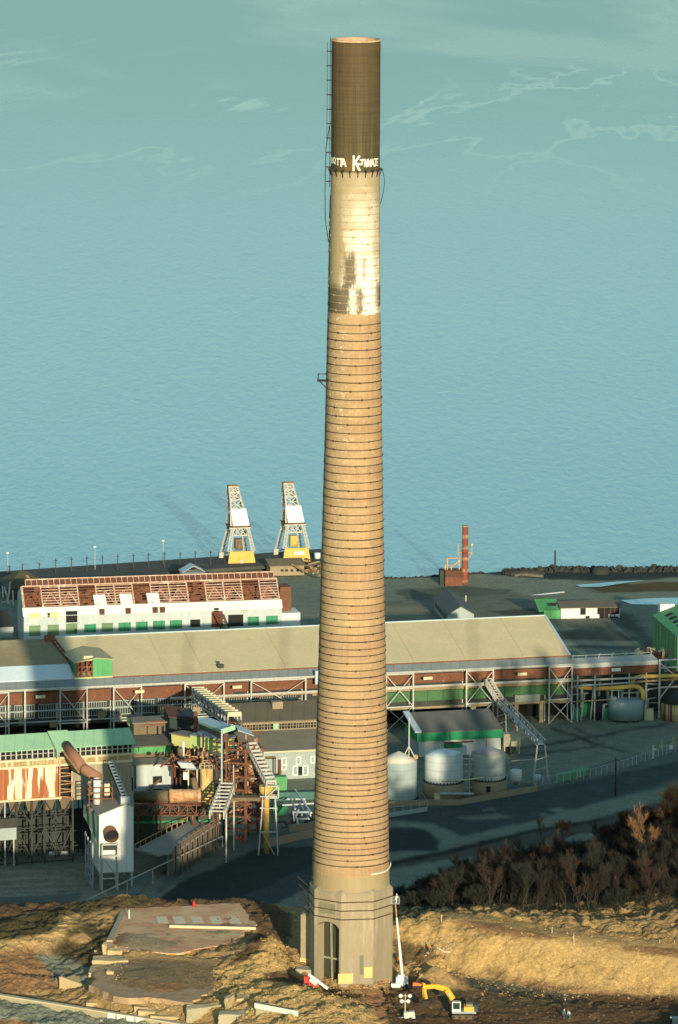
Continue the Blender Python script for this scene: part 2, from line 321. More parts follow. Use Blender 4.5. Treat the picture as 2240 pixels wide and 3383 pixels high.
for c, pts, a, b in [
 (DBR, [(-50,2960),(560,2955),(900,2980),(960,3020),(960,3240),(700,3240),(850,3080),(790,2985),(350,3010),(250,3000),(-50,3060)], -80, 62),  # dark crest soil, with the chimney's shadow painted in beside the slab
 (OLV, [(-50,3040),(270,2975),(420,2958),(600,2962),(420,3000),(330,3010),(230,3050),(200,3080),(60,3110),(-50,3115)], -80, 70),
 (OLV, [(220,3060),(400,3040),(390,3120),(340,3150),(300,3200),(200,3190),(130,3160),(200,3120)], -80, 70),
 (TAN, [(170,3080),(215,3030),(270,3010),(250,3040),(230,3080),(190,3095),(30,3130),(-50,3145),(-50,3115),(80,3100)], -80, 62),
 (TAN2, [(230,3105),(270,3075),(300,3105),(260,3120)], -80, 62), (TAN2, [(310,3070),(360,3020),(400,3005),(395,3040),(350,3065)], -80, 62),
 (BRN, [(-50,3145),(130,3130),(240,3210),(200,3270),(-50,3285)], -80, 62),
 (GREY, [(120,3150),(240,3170),(310,3210),(290,3260),(180,3240)], -80, 62),
 (BRN, SLAB1, -80, 62), ((.55,.42,.25), [(440,3068),(640,3060),(800,3068),(740,3105),(560,3140),(400,3130)], -80, 62), ((.44,.36,.22), [(515,3025),(560,3025),(560,3045),(520,3045)], -80, 62),((.44,.36,.22), [(570,3030),(620,3030),(640,3050),(575,3050)], -80, 62),((.44,.36,.22), [(690,3030),(730,3030),(735,3055),(695,3052)], -80, 62),((.44,.36,.22), [(765,3033),(790,3035),(800,3055),(770,3055)], -80, 62),
 (TAN2, [(440,3150),(740,3150),(720,3185),(560,3190),(450,3180)], -80, 62),
 ((.38,.27,.145), SLAB2, -80, 62), (BRN, [(480,3250),(600,3245),(700,3290),(640,3318),(470,3290)], -80, 62),
 (TAN, [(800,3180),(906,3085),(945,3150),(945,3225),(1000,3240),(1200,3310),(1270,3383),(1270,3480),(820,3480),(700,3330),(740,3260),(700,3210)], -80, 62),
 (DBR, [(860,3215),(950,3205),(990,3240),(1120,3262),(1200,3290),(1200,3310),(1080,3285),(960,3250),(880,3240)], -80, 62),
 (BRN, [(1170,3235),(1250,3225),(1300,3300),(1290,3390),(1260,3383),(1210,3300)], -80, 62),
 (DBR, [(1290,3250),(1350,3230),(1500,3275),(2300,3290),(2300,3500),(1280,3500)], -80, 62),  # pit floor darkened in the soil colour to stand for its shade
 ((.13,.135,.10), [(1530,3230),(1650,3240),(1900,3285),(1930,3298),(1780,3300),(1560,3265)], -80, 62),
 ((.17,.13,.07), [(1400,3265),(1560,3268),(1900,3305),(2100,3320),(1700,3330),(1400,3310)], -80, 62),
 (TAN, [(1300,3035),(1420,3015),(1600,3060),(2300,3140),(2300,3285),(1900,3268),(1700,3240),(1560,3215),(1440,3205),(1300,3215)], -80, 62),
 ((.26,.18,.085), [(1300,3100),(1420,3130),(1450,3165),(1380,3190),(1300,3200)], -80, 62),
 ((.20,.15,.08), [(1590,3195),(1670,3210),(1690,3230),(1610,3225)], -80, 62), (BRN, [(1650,3225),(1760,3235),(1900,3262),(2050,3270),(2050,3285),(1800,3270)], -80, 62),
 (BRN, [(1480,3040),(1560,3040),(1800,3085),(1860,3100),(1700,3100),(1520,3060)], -80, 62), (BRN, [(2060,3120),(2300,3140),(2300,3170),(2060,3140)], -80, 62),
 (GREY, [(-50,3296),(200,3322),(620,3392),(620,3480),(-50,3480)], -80, 62), (BRN, [(-50,3365),(80,3370),(140,3400),(140,3480),(-50,3480)], -80, 62),
 # yards and roads of the works
 ((.27,.31,.26), [(-60,2860),(260,2850),(270,2935),(190,3000),(-60,3050)], 150, 330), (ASPH, [(-60,2960),(270,2940),(250,2990),(-60,3030)], 150, 330), (DARK, [(20,2990),(110,2985),(140,3005),(20,3012)], 150, 330),
 ((.42,.45,.38), [(-60,2885),(250,2873),(255,2878),(-60,2891)], 150, 330), ((.42,.45,.38), [(-60,2907),(250,2895),(255,2900),(-60,2913)], 150, 330), ((.42,.45,.38), [(-60,2927),(250,2915),(255,2920),(-60,2933)], 150, 330), ((.42,.45,.38), [(-60,2944),(250,2932),(255,2937),(-60,2950)], 150, 330), ((.42,.45,.38), [(-60,2958),(250,2946),(255,2951),(-60,2964)], 150, 330),
 (DARK, [(480,2990),(560,2940),(700,2840),(830,2780),(1110,2790),(1110,2870),(900,2960),(840,2990)], 90, 360),
 (ASPH, [(640,2775),(1110,2730),(1110,2790),(860,2800),(560,2930),(500,2960),(560,2870)], 150, 420),
 ((.08,.11,.11), [(800,2960),(1110,2830),(1110,2900),(900,2990)], 90, 360),
 (ASPH, [(1260,2640),(1500,2620),(1800,2570),(2000,2520),(2300,2450),(2300,2580),(1800,2690),(1260,2760)], 150, 520),
 ((.085,.115,.11), [(1270,2690),(1700,2630),(2300,2500),(2300,2560),(1800,2700),(1500,2770),(1270,2790)], 150, 520),
 (GREY, [(1500,2360),(2300,2330),(2300,2440),(2100,2490),(1750,2590),(1640,2560),(1640,2420)], 190, 520),
 (LGREY, [(1810,2675),(1850,2668),(1885,2678),(1850,2690)], 150, 420), (LGREY, [(1590,2672),(1630,2670),(1630,2678),(1590,2680)], 150, 420),(LGREY, [(1780,2690),(1810,2688),(1820,2696),(1790,2698)], 150, 420),
 (GREY, [(1270,2710),(1430,2720),(1530,2760),(1500,2790),(1270,2740)], 100, 420), (DARK, [(1270,2735),(1400,2735),(1460,2780),(1440,2810),(1270,2815)], 100, 420),
 ((.13,.12,.085), [(1270,2850),(1500,2800),(1760,2740),(2000,2700),(2300,2610),(2300,2680),(1900,2760),(1500,2860),(1270,2900)], 60, 420),
 ((.03,.032,.028), [(1270,2852),(1500,2800),(1760,2742),(2000,2702),(2000,2712),(1760,2755),(1500,2816),(1270,2868)], 60, 420),
 (GREY, [(1270,2880),(1400,2850),(1560,2830),(1500,2880),(1380,2940),(1270,2990)], 40, 420),
 ((.12,.14,.11), [(1270,2980),(1400,2950),(1500,2900),(1500,3050),(1270,3050)], 25, 200),
 ((.10,.12,.10), [(1640,2480),(1900,2440),(2120,2400),(2240,2380),(2240,2386),(2120,2408),(1900,2449),(1640,2488)], 190, 520), ((.10,.12,.10), [(1820,2400),(1960,2450),(2100,2490),(2100,2496),(1950,2458),(1815,2405)], 190, 520), ((.11,.13,.11), [(1700,2500),(1960,2462),(1962,2468),(1702,2508)], 190, 520), ((.13,.15,.13), [(1900,2400),(2000,2455),(1996,2460),(1890,2404)], 190, 520),((.26,.28,.22), [(1500,2700),(1640,2690),(1700,2700),(1560,2712)], 150, 420),((.09,.11,.10), [(640,2800),(700,2775),(900,2740),(904,2746),(720,2782),(650,2812)], 150, 420),
 ((.16,.185,.14), [(1300,1950),(1500,1935),(1700,1950),(1650,1975),(1350,1985)], 470, 760), ((.18,.20,.15), [(1060,1960),(1180,1950),(1230,1975),(1080,1985)], 470, 760), ((.16,.19,.15), [(1850,2060),(2000,2050),(2100,2075),(1900,2080)], 400, 760), ((.36,.38,.29), [(1860,2120),(2100,2125),(2140,2131),(1870,2129)], 400, 760),
 # shore land
 ((.23,.25,.19), [(1260,1990),(1700,1960),(2000,2000),(2000,2060),(1260,2080)], 470, 760), ((.10,.105,.085), [(1600,2020),(1760,2010),(1800,2060),(1700,2040)], 470, 760),
 (LGREY, [(1750,1935),(1830,1928),(1850,1940),(1760,1945)], 470, 760), ((.09,.12,.10), [(1780,2090),(2000,2070),(2110,2110),(2100,2120),(1850,2110)], 400, 760), ((.10,.13,.11), [(1880,2130),(2100,2135),(2130,2150),(1880,2140)], 400, 760),
 ((.11,.12,.10), [(2040,2010),(2110,2050),(2160,2130),(2120,2180),(2120,2110),(2020,2040)], 400, 760),
 ((.30,.31,.22), [(1050,2010),(1200,2000),(1400,2000),(1420,2060),(1050,2080)], 470, 760),
 (DARK, [(1550,1890),(1700,1880),(2300,1870),(2300,1905),(2000,1920),(1900,1915),(1700,1905)], 470, 760), (OLV, [(1900,1935),(2300,1920),(2300,1950),(2000,1960)], 470, 760)]:
    zone(c, pts, a, b)
k = 1
for _ in range(2):
    cpad = np.pad(col, ((1,1),(1,1),(0,0)), mode='edge')
    col = (cpad[:-2,1:-1]+cpad[2:,1:-1]+cpad[1:-1,:-2]+cpad[1:-1,2:]+2*cpad[1:-1,1:-1])/6
nx, ny = len(gx), len(gy)
me = bpy.data.meshes.new('ground')
idx = np.arange(nx*ny).reshape(ny, nx)
quads = np.stack([idx[:-1,:-1], idx[:-1,1:], idx[1:,1:], idx[1:,:-1]], -1).reshape(-1, 4)
me.vertices.add(nx*ny); me.loops.add(quads.size); me.polygons.add(len(quads))
me.vertices.foreach_set('co', np.stack([GX, GY, GZ], -1).astype(np.float32).ravel())
me.loops.foreach_set('vertex_index', quads.astype(np.int32).ravel())
me.polygons.foreach_set('loop_start', np.arange(0, quads.size, 4, dtype=np.int32))
me.update(calc_edges=True)
me.polygons.foreach_set('use_smooth', np.ones(len(quads), bool))
ca = me.color_attributes.new('soil', 'FLOAT_COLOR', 'POINT')
ca.data.foreach_set('color', np.concatenate([col, np.ones(col.shape[:2]+(1,))], -1).astype(np.float32).ravel())
t = NT('soil', .95, 0, .15)
at = t.n.new('ShaderNodeVertexColor'); at.layer_name = 'soil'
f1 = t.ramp(t.noise(.22, None, 9, .72), .34, .66); f2 = t.ramp(t.noise(1.5, None, 8, .8), .36, .64)
vm = t.n.new('ShaderNodeMix'); vm.data_type = 'RGBA'; vm.blend_type = 'MULTIPLY'; vm.inputs['Factor'].default_value = 1
t.link(at.outputs['Color'], vm.inputs['A']); t.link(t.mix(f1, t.mix(f2, (.46,.44,.42), (1.1,1.08,1.04)), t.mix(f2, (.80,.79,.77), (1.4,1.36,1.3))), vm.inputs['B'])
t.bump(t.noise(1.3, None, 10, .8), 1.0, .9)
me.materials.append(t.col(vm.outputs['Result']))
go = bpy.data.objects.new('ground', me); C.objects.link(go); struct(go)
def ginterp(X, Y):
    i = np.clip(np.searchsorted(gx, X)-1, 0, nx-2); j = np.clip(np.searchsorted(gy, Y)-1, 0, ny-2)
    u = np.clip((X-gx[i])/(gx[i+1]-gx[i]), 0, 1); w = np.clip((Y-gy[j])/(gy[j+1]-gy[j]), 0, 1)
    return (GZ[j, i]*(1-u)+GZ[j, i+1]*u)*(1-w)+(GZ[j+1, i]*(1-u)+GZ[j+1, i+1]*u)*w
def gz(x, y): return float(ginterp(np.array([x]), np.array([y]))[0])
TS = np.linspace(.04, .115, 3000)
def onground(px_, py_):
    """point of the land seen at a photo pixel"""
    d = ray(px_, py_); xs, ys, zs = CAM.x+d.x*TS, CAM.y+d.y*TS, CAM.z+d.z*TS
    g = ginterp(xs, ys); k = int(np.argmax(zs <= g)); return V((xs[k], ys[k], g[k]))
# ------------------------------------------------------------------ water
t = NT('bay_water', .2, 0, .5); t.b.inputs['IOR'].default_value = 1.33; t.b.inputs['Specular Tint'].default_value = (.66, .95, 1.0, 1)
v2 = t.coord((1,.30,1))
sep = t.n.new('ShaderNodeSeparateXYZ'); t.link(t.coord(), sep.inputs[0]); Yw = sep.outputs['Y']
farm = t.ramp(Yw, 1450, 2300, 'S')
streak = t.noise(1.0, t.coord((.0021,.00075,1), rot=(0,0,.16), loc=(3.3,.9,0)), 5, .55, 3.0)
sf = t.ramp(t.math('ABSOLUTE', t.math('SUBTRACT', streak, .5)), .020, .004)
sf2 = t.ramp(t.noise(1, t.coord((.0026,.0008,1), rot=(0,0,-.1), loc=(5,1,0)), 5, .6, 1.2), .50, .62)
slick = t.math('MULTIPLY', t.math('MAXIMUM', t.math('MULTIPLY', sf, t.ramp(t.noise(1, t.coord((.002,.0009,1), loc=(1,7,0)), 3), .42, .55)), t.math('MULTIPLY', sf2, .55)), farm)
big = t.ramp(t.noise(1, t.coord((.0035,.0011,1)), 4, .6, .6), .3, .7)
base = t.mix(big, (.085,.285,.375), (.105,.315,.395))
base = t.mix(t.ramp(Yw, 900, 2700, 'S'), base, (.125,.275,.255))
slick = t.math('MULTIPLY', slick, .5)
base = t.mix(slick, base, (.36,.46,.37))
rg = t.mix(t.ramp(Yw, 900, 2700, 'S'), (.22,.22,.22), (.30,.30,.30)); rg = t.mix(slick, rg, (.2,.2,.2)); t.link(rg, t.b.inputs['Roughness'])
wn = t.noise(.42, v2, 4, .55, .3)
t.bump(wn, .38, .7)
wo = MB().add([(-30000,540,ZW),(30000,540,ZW),(30000,60000,ZW),(-30000,60000,ZW)], [(0,1,2,3)]).build('water', t.col(base)); struct(wo)
# ------------------------------------------------------------------ the great chimney
def zs(py, r=0):  return P(1165, py, y=-r).z         # height on the chimney at a photo row
prof = [(97,56.5),(400,56.5),(728,60),(1000,65),(1300,71.3),(1500,76),(1700,80.3),(1900,85.3),(2030,88)]   # rows/half widths at 0.7 scale
PROF = []
for y, hw in prof:
    y /= .7; hw /= .7; dist = (P(1165, y, y=0)-CAM).length; PROF.append((P(1165, y, y=-4.5).z if y > 200 else 171.0, hw*dist/FPX))
PROF = PROF[::-1]
zr = np.array([p[0] for p in PROF]); rr = np.array([p[1] for p in PROF])
def srad(z): return float(np.interp(z, zr, rr))
chim = thing('smokestack', 'towering tan brick smokestack with dark rusty top on an octagonal concrete base', 'smokestack', (0,0,0))
ZT, ZW1, ZW0, ZS = 171.0, zs(400/.7, 4.4), zs(728/.7, 4.7), zs(2032/.7, 7)
t = NT('stack_brick', .75, 0, .25)
sep = t.n.new('ShaderNodeSeparateXYZ'); t.link(t.coord(), sep.inputs[0]); X_, Y_, Z_ = sep.outputs
vst = t.coord((1,1,.035)); fine = t.coord((1,1,1))
s1 = t.ramp(t.noise(.9, vst, 5, .6), .35, .65); s2 = t.ramp(t.noise(2.6, vst, 4, .6), .4, .72)
row = t.noise(1.0, t.coord((.05,.05,.55)), 3, .5)
tan_ = t.mix(s1, (.46,.28,.155), (.37,.23,.135))
tan_ = t.mix(t.math('MULTIPLY', s2, .55), tan_, (.23,.135,.055))
tan_ = t.mix(t.math('MULTIPLY', t.ramp(row, .42, .6), .45), tan_, (.49,.345,.165))
mot = t.ramp(t.noise(.55, t.coord((1,1,.6), loc=(2,5,8)), 7, .75), .42, .62)
tan_ = t.mix(t.math('MULTIPLY', mot, .55), tan_, (.29,.205,.125))
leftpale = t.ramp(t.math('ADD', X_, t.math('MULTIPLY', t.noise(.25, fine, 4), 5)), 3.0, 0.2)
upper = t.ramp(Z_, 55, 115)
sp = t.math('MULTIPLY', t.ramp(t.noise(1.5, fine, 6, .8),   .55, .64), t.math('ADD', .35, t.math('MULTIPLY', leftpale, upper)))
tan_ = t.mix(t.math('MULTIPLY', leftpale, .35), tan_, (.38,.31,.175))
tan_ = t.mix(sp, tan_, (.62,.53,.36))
# worn white wash on the upper shaft
we = t.math('ADD', X_, t.math('MULTIPLY', t.math('SUBTRACT', t.noise(.3, t.coord((1,1,.25)), 5, .7),   .5), 9))
wf = t.math('SUBTRACT', 1, t.ramp(t.math('ABSOLUTE', t.math('SUBTRACT', we, 1.4)), 1.0, 3.6))
wf = t.math('MULTIPLY', wf, t.ramp(t.math('ADD', Z_, t.math('MULTIPLY', t.noise(.5, fine, 4), 10)), ZW1+4, ZW1-14))
white = t.mix(wf, (.345,.285,.175), (.90,.87,.77))
white = t.mix(t.math('MULTIPLY', t.ramp(t.noise(1, t.coord((.04,.04,.8)), 2), .5, .64), .45), white, (.36,.26,.12))
white = t.mix(t.math('MULTIPLY', t.ramp(t.noise(1.7, t.coord((1,1,.4)), 5, .75), .60, .68), .7), white, (.13,.08,.04))
def blot(x0, x1, z0, z1, soft=.4, nz=3.0):
    xx = t.math('ADD', X_, t.math('MULTIPLY', t.math('SUBTRACT', t.noise(1.5, t.coord((1,1,.5)), 7, .78), .5), nz))
    zz = t.math('ADD', Z_, t.math('MULTIPLY', t.math('SUBTRACT', t.noise(.7, t.coord((1,1,.3), loc=(4,4,4)), 5, .7), .5), nz*2))
    f = t.math('MULTIPLY', t.ramp(xx, x0-soft, x0+soft), t.ramp(xx, x1+soft, x1-soft))
    return t.math('MULTIPLY', f, t.math('MULTIPLY', t.ramp(zz, z0-soft, z0+soft), t.ramp(zz, z1+soft*2, z1-soft)))
for b, c in ((blot(-5.5,-.9, ZW0-1, ZW0+4.9), (.085,.066,.038)), (blot(.2,1.6, ZW0+.3, ZW0+4.6, .5), (.10,.078,.042)), (blot(-1.9,.3, zs(670/.7,4.6), zs(592/.7,4.6)), (.095,.068,.038)), (blot(4.0,4.9, ZW0+1, ZW0+5, .4, 1.2), (.09,.06,.035)), (blot(1.4,1.9, zs(650/.7,4.6), zs(595/.7,4.6), .4, 1.4), (.16,.09,.04))):
    white = t.mix(t.math('MULTIPLY', b, .92), white, c)
dark = t.mix(s1, (.072,.060,.026), (.112,.094,.044))
dark = t.mix(t.math('MULTIPLY', s2, .8), dark, (.048,.031,.016))
dark = t.mix(t.math('MULTIPLY', t.ramp(t.math('SUBTRACT', Z_, t.math('MULTIPLY', t.noise(.6, vst, 3), 8)), ZT-22, ZT-3), .6), dark, (.105,.06,.03))
dark = t.mix(t.math('MULTIPLY', t.ramp(t.noise(2.5, t.coord((1,1,.12)), 5, .7), .56, .66), t.math('MULTIPLY', t.ramp(X_, 2.4, 3.2), t.ramp(Z_, ZT-15, ZT-25))), dark, (.25,.17,.055))
dark = t.mix(t.math('MULTIPLY', t.ramp(t.noise(3., fine, 6, .75), .62, .70), .6), dark, (.20,.155,.085))
dark = t.mix(t.math('MULTIPLY', blot(-1.6,-.2, ZT-26, ZT-21, .5), .7), dark, (.20,.10,.03))
crs = t.ramp(t.noise(1.0, t.coord((.12,.12,3.2)), 3, .6), .38, .62)
dark = t.mix(t.math('MULTIPLY', crs, .45), dark, (.05,.040,.022))
tan_ = t.mix(t.math('MULTIPLY', crs, .22), tan_, (.24,.15,.07))
white = t.mix(t.math('MULTIPLY', crs, .22), white, (.30,.235,.13))
gy_ = t.mix(s1, (.36,.28,.15), (.29,.235,.135))
nz = t.math('MULTIPLY', t.math('SUBTRACT', t.noise(1.2, fine, 4), .5), 1.0)
zz = t.math('ADD', Z_, nz)
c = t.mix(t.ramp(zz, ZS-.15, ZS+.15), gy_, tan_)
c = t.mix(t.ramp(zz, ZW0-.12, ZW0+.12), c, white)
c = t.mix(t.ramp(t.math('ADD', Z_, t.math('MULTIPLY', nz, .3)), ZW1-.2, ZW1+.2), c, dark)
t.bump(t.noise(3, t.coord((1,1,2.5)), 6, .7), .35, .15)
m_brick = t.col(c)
m_conc = mat('base_concrete', (.34,.275,.18), (.275,.225,.15), .5, .85, third=(.40,.335,.23), thr=(.52,.68), tsc=.6, stretch=(1.2,1.2,.2), bump=.2)
m_soot = plain('flue_soot', (.05,.04,.03), .95)
m_hoop = mat('hoop_iron', (.085,.055,.032), (.05,.034,.022), .5, .8, third=(.15,.095,.055), thr=(.5,.65), tsc=.25)
m_ply = plain('plywood', (.72,.52,.20), .7)
m_dk = plain('dark_iron', (.03,.028,.028), .7)
m_rim = mat('rim_brick', (.62,.45,.26), (.45,.22,.13), 1.2)
ZB = zs(2870, 7)-.2          # bottom of the round shaft where it leaves the octagon
z8 = zs(2955, 7.4)           # ledge of the octagon
R8 = 7.85; A8 = math.radians(-13.5)
zz_ = list(np.linspace(z8-1.2, ZT, 90))
sh = MB(); sh.lathe([(srad(z) if z > ZS else srad(ZS)+(ZS-z)*.03, z) for z in zz_]+[(rr[-1]-.45, ZT+.02),(rr[-1]-.5, ZT-14)], n=96, cap=False)
shaft = sh.build('shaft', m_brick, chim)
MB().lathe([(rr[-1]-.48, ZT-13.9),(.02, ZT-13.8)], n=48, cap=False).build('flue', m_soot, shaft)
rb = MB(); rb.lathe([(rr[-1]+.02, ZT-.15),(rr[-1]+.04, ZT+.12),(rr[-1]-.5, ZT+.14),(rr[-1]-.52, ZT-1.6)], n=64, cap=False); rb.build('rim', m_rim, shaft)
def o8(k, z, r=R8): a = A8+math.radians(45*k)+math.pi; return V((-r*math.sin(a), r*math.cos(a), z))   # k=0: corner nearest the camera, left of centre
base = MB()
lo = [o8(k, -3) for k in range(8)]; hi = [o8(k, z8) for k in range(8)]
top = [o8(k, z8+.75, 7.05) for k in range(8)]
def fx(k, s, z, out=0):     # point on face k (between corner k and k+1), s in 0..1
    p = o8(k, z).lerp(o8(k+1, z), s); n = (o8(k, 0)+o8(k+1, 0)); n.normalize(); return p+n*out
FA = -1                      # face with the tall arched opening: corner -1 to corner 0
z_open, s0, s1_ = 10.6, .10, .93
for k in range(8):
    if k == 7: continue
    j = (k+1) % 8; base.add([lo[k], lo[j], hi[j], hi[k]], [(0,1,2,3)])
for k in range(8): j = (k+1) % 8; base.add([hi[k], hi[j], top[j], top[k]], [(0,1,2,3)])
arch = [(s0+(s1_-s0)*i/8, z_open-1.0+1.0*math.sin(math.pi*i/8)**.6) for i in range(9)]
outl = [fx(FA,0,-3), fx(FA,s0,-3)]+[fx(FA,s,z) for s, z in arch]+[fx(FA,s1_,-3), fx(FA,1,-3), fx(FA,1,z8), fx(FA,0,z8)]
base.add(outl, [tuple(range(len(outl)))])
edge = [fx(FA,s0,-3)]+[fx(FA,s,z) for s, z in arch]+[fx(FA,s1_,-3)]
inn = [p-(fx(FA,.5,0,1)-fx(FA,.5,0))*2.2 for p in edge]
for i in range(len(edge)-1): base.add([edge[i], inn[i], inn[i+1], edge[i+1]], [(0,1,2,3)])
bo = base.build('base', m_conc, chim)
MB().add(inn, [tuple(range(len(inn)))]).build('opening', plain('dark_interior', (.055,.055,.035), .8), bo)  # flat dark sheet standing for the shaded interior
nA = fx(FA,.5,0,1)-fx(FA,.5,0)
MB().beam(fx(FA,.46,-2)-nA*1.9, fx(FA,.40,z_open-.6)-nA*1.9, .28).beam(fx(FA,s0+.02,3.4)-nA*1.8, fx(FA,s1_-.02,3.4)-nA*1.8, .35).build('prop', mat('pale_steel',(.34,.32,.22)), bo)
# bands on the octagon and the shaft
def hoop(z, r, w=.17, th=.05, lugs=None, seed=0):
    m = MB(); m.lathe([(r-.02,z-w/2),(r+th,z-w/2),(r+th,z+w/2),(r-.02,z+w/2)], n=72, smooth=False, cap=False)
    lr = random.Random(int(seed*1000)); a0 = lr.uniform(0, 6.28)
    for k in range(5):
        a = a0+k*2*math.pi/5+lr.uniform(-.12,.12)
        p = V((math.cos(a), math.sin(a), 0)); q = V((-p.y, p.x, 0)); c = p*(r+.06)+V((0,0,z))
        m.hexa([c-q*.15-V((0,0,.17)), c-q*.15+p*.11-V((0,0,.17)), c+q*.15+p*.11-V((0,0,.17)), c+q*.15-V((0,0,.17)), c-q*.15+V((0,0,.17)), c-q*.15+p*.11+V((0,0,.17)), c+q*.15+p*.11+V((0,0,.17)), c+q*.15+V((0,0,.17))])
    return m
yy = 752/.7; k = 0; rnd = random.Random(4)
while yy < 2012/.7 and k < 84:
    z = zs(yy, srad(zs(yy))); hoop(z+rnd.uniform(-.08,.08), srad(z), rnd.uniform(.15,.22) if yy < 2350 else (.22 if k % 2 else .14), seed=k+1).build('hoop', m_hoop, shaft); k += 1
    st = 27.6 if yy < 2000 else (24 if yy < 2350 else 19.0)
    yy += st*rnd.uniform(.94, 1.06)
m_fh = plain('faint_hoop', (.37,.29,.17), .8)
for y in range(430, 730, 17):
    z = zs(y/.7, 4.5); hoop(z, srad(z)-.02, .10, .035, seed=y).build('hoop', m_fh, shaft)
for z in (z8-1.6, z8-3.2, z8-4.8):
    m = MB()
    for k in range(8):
        a, b = o8(k, z, R8+.03), o8(k+1, z, R8+.03); m.hexa([a, b, b*1.01-V((0,0,z*.01)), a*1.01-V((0,0,z*.01)), a+V((0,0,.2)), b+V((0,0,.2)), b*1.01-V((0,0,z*.01))+V((0,0,.2)), a*1.01-V((0,0,z*.01))+V((0,0,.2))])
    m.build('band', m_hoop, bo)
for z in (ZS-1.4, ZS-2.2, ZS-3.0): hoop(z, srad(ZS)+(ZS-z)*.03, .09, .03, seed=z).build('band', m_fh, shaft)
# flue stub left of the base, boards, small doors
A_s = P(993, 3195, z=-.5); st = Fr(A_s, A_s+V((6,-.6,0)))
hS = st.c_of(993, 3022); m = MB()
b0 = [st(0,0,-2), st(4,0,-2), st(4,7,-2), st(0,7,-2)]; m.hexa(b0+[st(0,0,hS), st(4,0,hS-.6), st(4,7,hS+2), st(0,7,hS)]); m.build('flue_stub', m_conc, chim)
m = MB(); m.box(-.1,2.6,-.12,-.02,.0,1.2,lambda a,b,c: st(a,b,c-.12*a+.6)); m.build('board', m_ply, chim)
def onface(k, s0, s1, z0, z1, out=.1): 
    m = MB(); m.hexa([fx(k,s0,z0,.01), fx(k,s1,z0,.01), fx(k,s1,z0,out), fx(k,s0,z0,out), fx(k,s0,z1,.01), fx(k,s1,z1,.01), fx(k,s1,z1,out), fx(k,s0,z1,out)]); return m
onface(0,-.08,.38,-.6,1.3).build('board', m_ply, chim); onface(0,.72,.97,.4,2.4).build('board', m_ply, chim)
onface(0,.58,.70,1.0,4.6,.05).build('door', plain('grey_door',(.17,.17,.11)), bo)
onface(-1,.18,.78,12.1,14.0,.04).build('patch', plain('grey_patch',(.22,.22,.13)), bo)
# iron side: ledge gallery left of the base
m = MB()
for i in range(5):
    a = o8(-2, z8-.8-i*1.2, R8)+V((-.1,.5,0)); m.beam(a, a+V((-2.1+.1*i,1.2,1.6-.2*i)), .22)
m.build('bracket', m_dk, chim)
m = MB(); m.tube([V((srad(ZS)*1.03*math.cos(a), srad(ZS)*1.03*math.sin(a), ZS+.6+1.2*max(0, a+.55))) for a in np.linspace(-1.05, .1, 10)], .16, 6); m.build('hose', plain('white_hose',(.75,.72,.6)), chim)
# top cap details: ladder, bracket ring, cables, small platform
def spt(a, z, out=0): r = srad(z)+out; return V((r*math.cos(a), r*math.sin(a), z))
al = math.radians(183)
lad = MB()
for d in (-.035, .035):
    lad.beam(spt(al+d, ZT+.4, .2), spt(al+d, ZW1-3, .2), .1); lad.beam(spt(al+d, ZT-.5, .75), spt(al+d, ZW1+5, .75), .08)
for z in np.arange(ZW1-2, ZT+.4, 2.6): lad.beam(spt(al, z, 0), spt(al, z, .8), .2); lad.beam(spt(al-.06, z, .75), spt(al+.06, z, .75), .18)
lad.build('ladder', m_dk, chim)
m = MB()
for z in np.linspace(ZT-28, ZS, 40): m.beam(spt(al-.03, z, .05), spt(al-.03, z-4, .12), .16)
m.build('conduit', m_dk, chim)
for k in range(20):
    a = k*2*math.pi/20+.1; z = ZW1+.1
    MB().beam(spt(a, z+.2, -.1), spt(a+.01, z+.1, .5), .3).beam(spt(a, z-1.0, 0), spt(a, z+.2, .4), .14).build('bracket', m_dk, shaft)
MB().tube([spt(math.radians(2), ZW1+.2, .5), spt(math.radians(2), ZW1-2, .9), spt(math.radians(2), ZW1-4, .6), spt(math.radians(2), ZW1-6, .1)], .06, 5).build('cable', m_dk, chim)
MB().tube([spt(al, ZW1+8, .3), spt(al, ZW1+4, .9), spt(al, ZW1-4, 1.0), spt(al, ZW1-9, .85), spt(al, ZW1-13, .2)], .08, 5).build('cable', m_dk, chim)
zp_ = zs(880/.7); m = MB()
for da in (-.13, .13): m.beam(spt(al+da, zp_, 0), spt(al+da, zp_, 1.7), .18); m.beam(spt(al+da, zp_-1.5, 0), spt(al+da, zp_, 1.5), .1); m.beam(spt(al+da, zp_, 1.65), spt(al+da, zp_+1.2, 1.65), .1); m.beam(spt(al+da, zp_+1.2, .1), spt(al+da, zp_+1.2, 1.65), .09)
for o in np.linspace(.2, 1.65, 6): m.beam(spt(al-.13, zp_, o), spt(al+.13, zp_, o), .25)
m.beam(spt(al-.13, zp_+1.2, 1.65), spt(al+.13, zp_+1.2, 1.65), .1); m.build('platform', m_dk, chim)
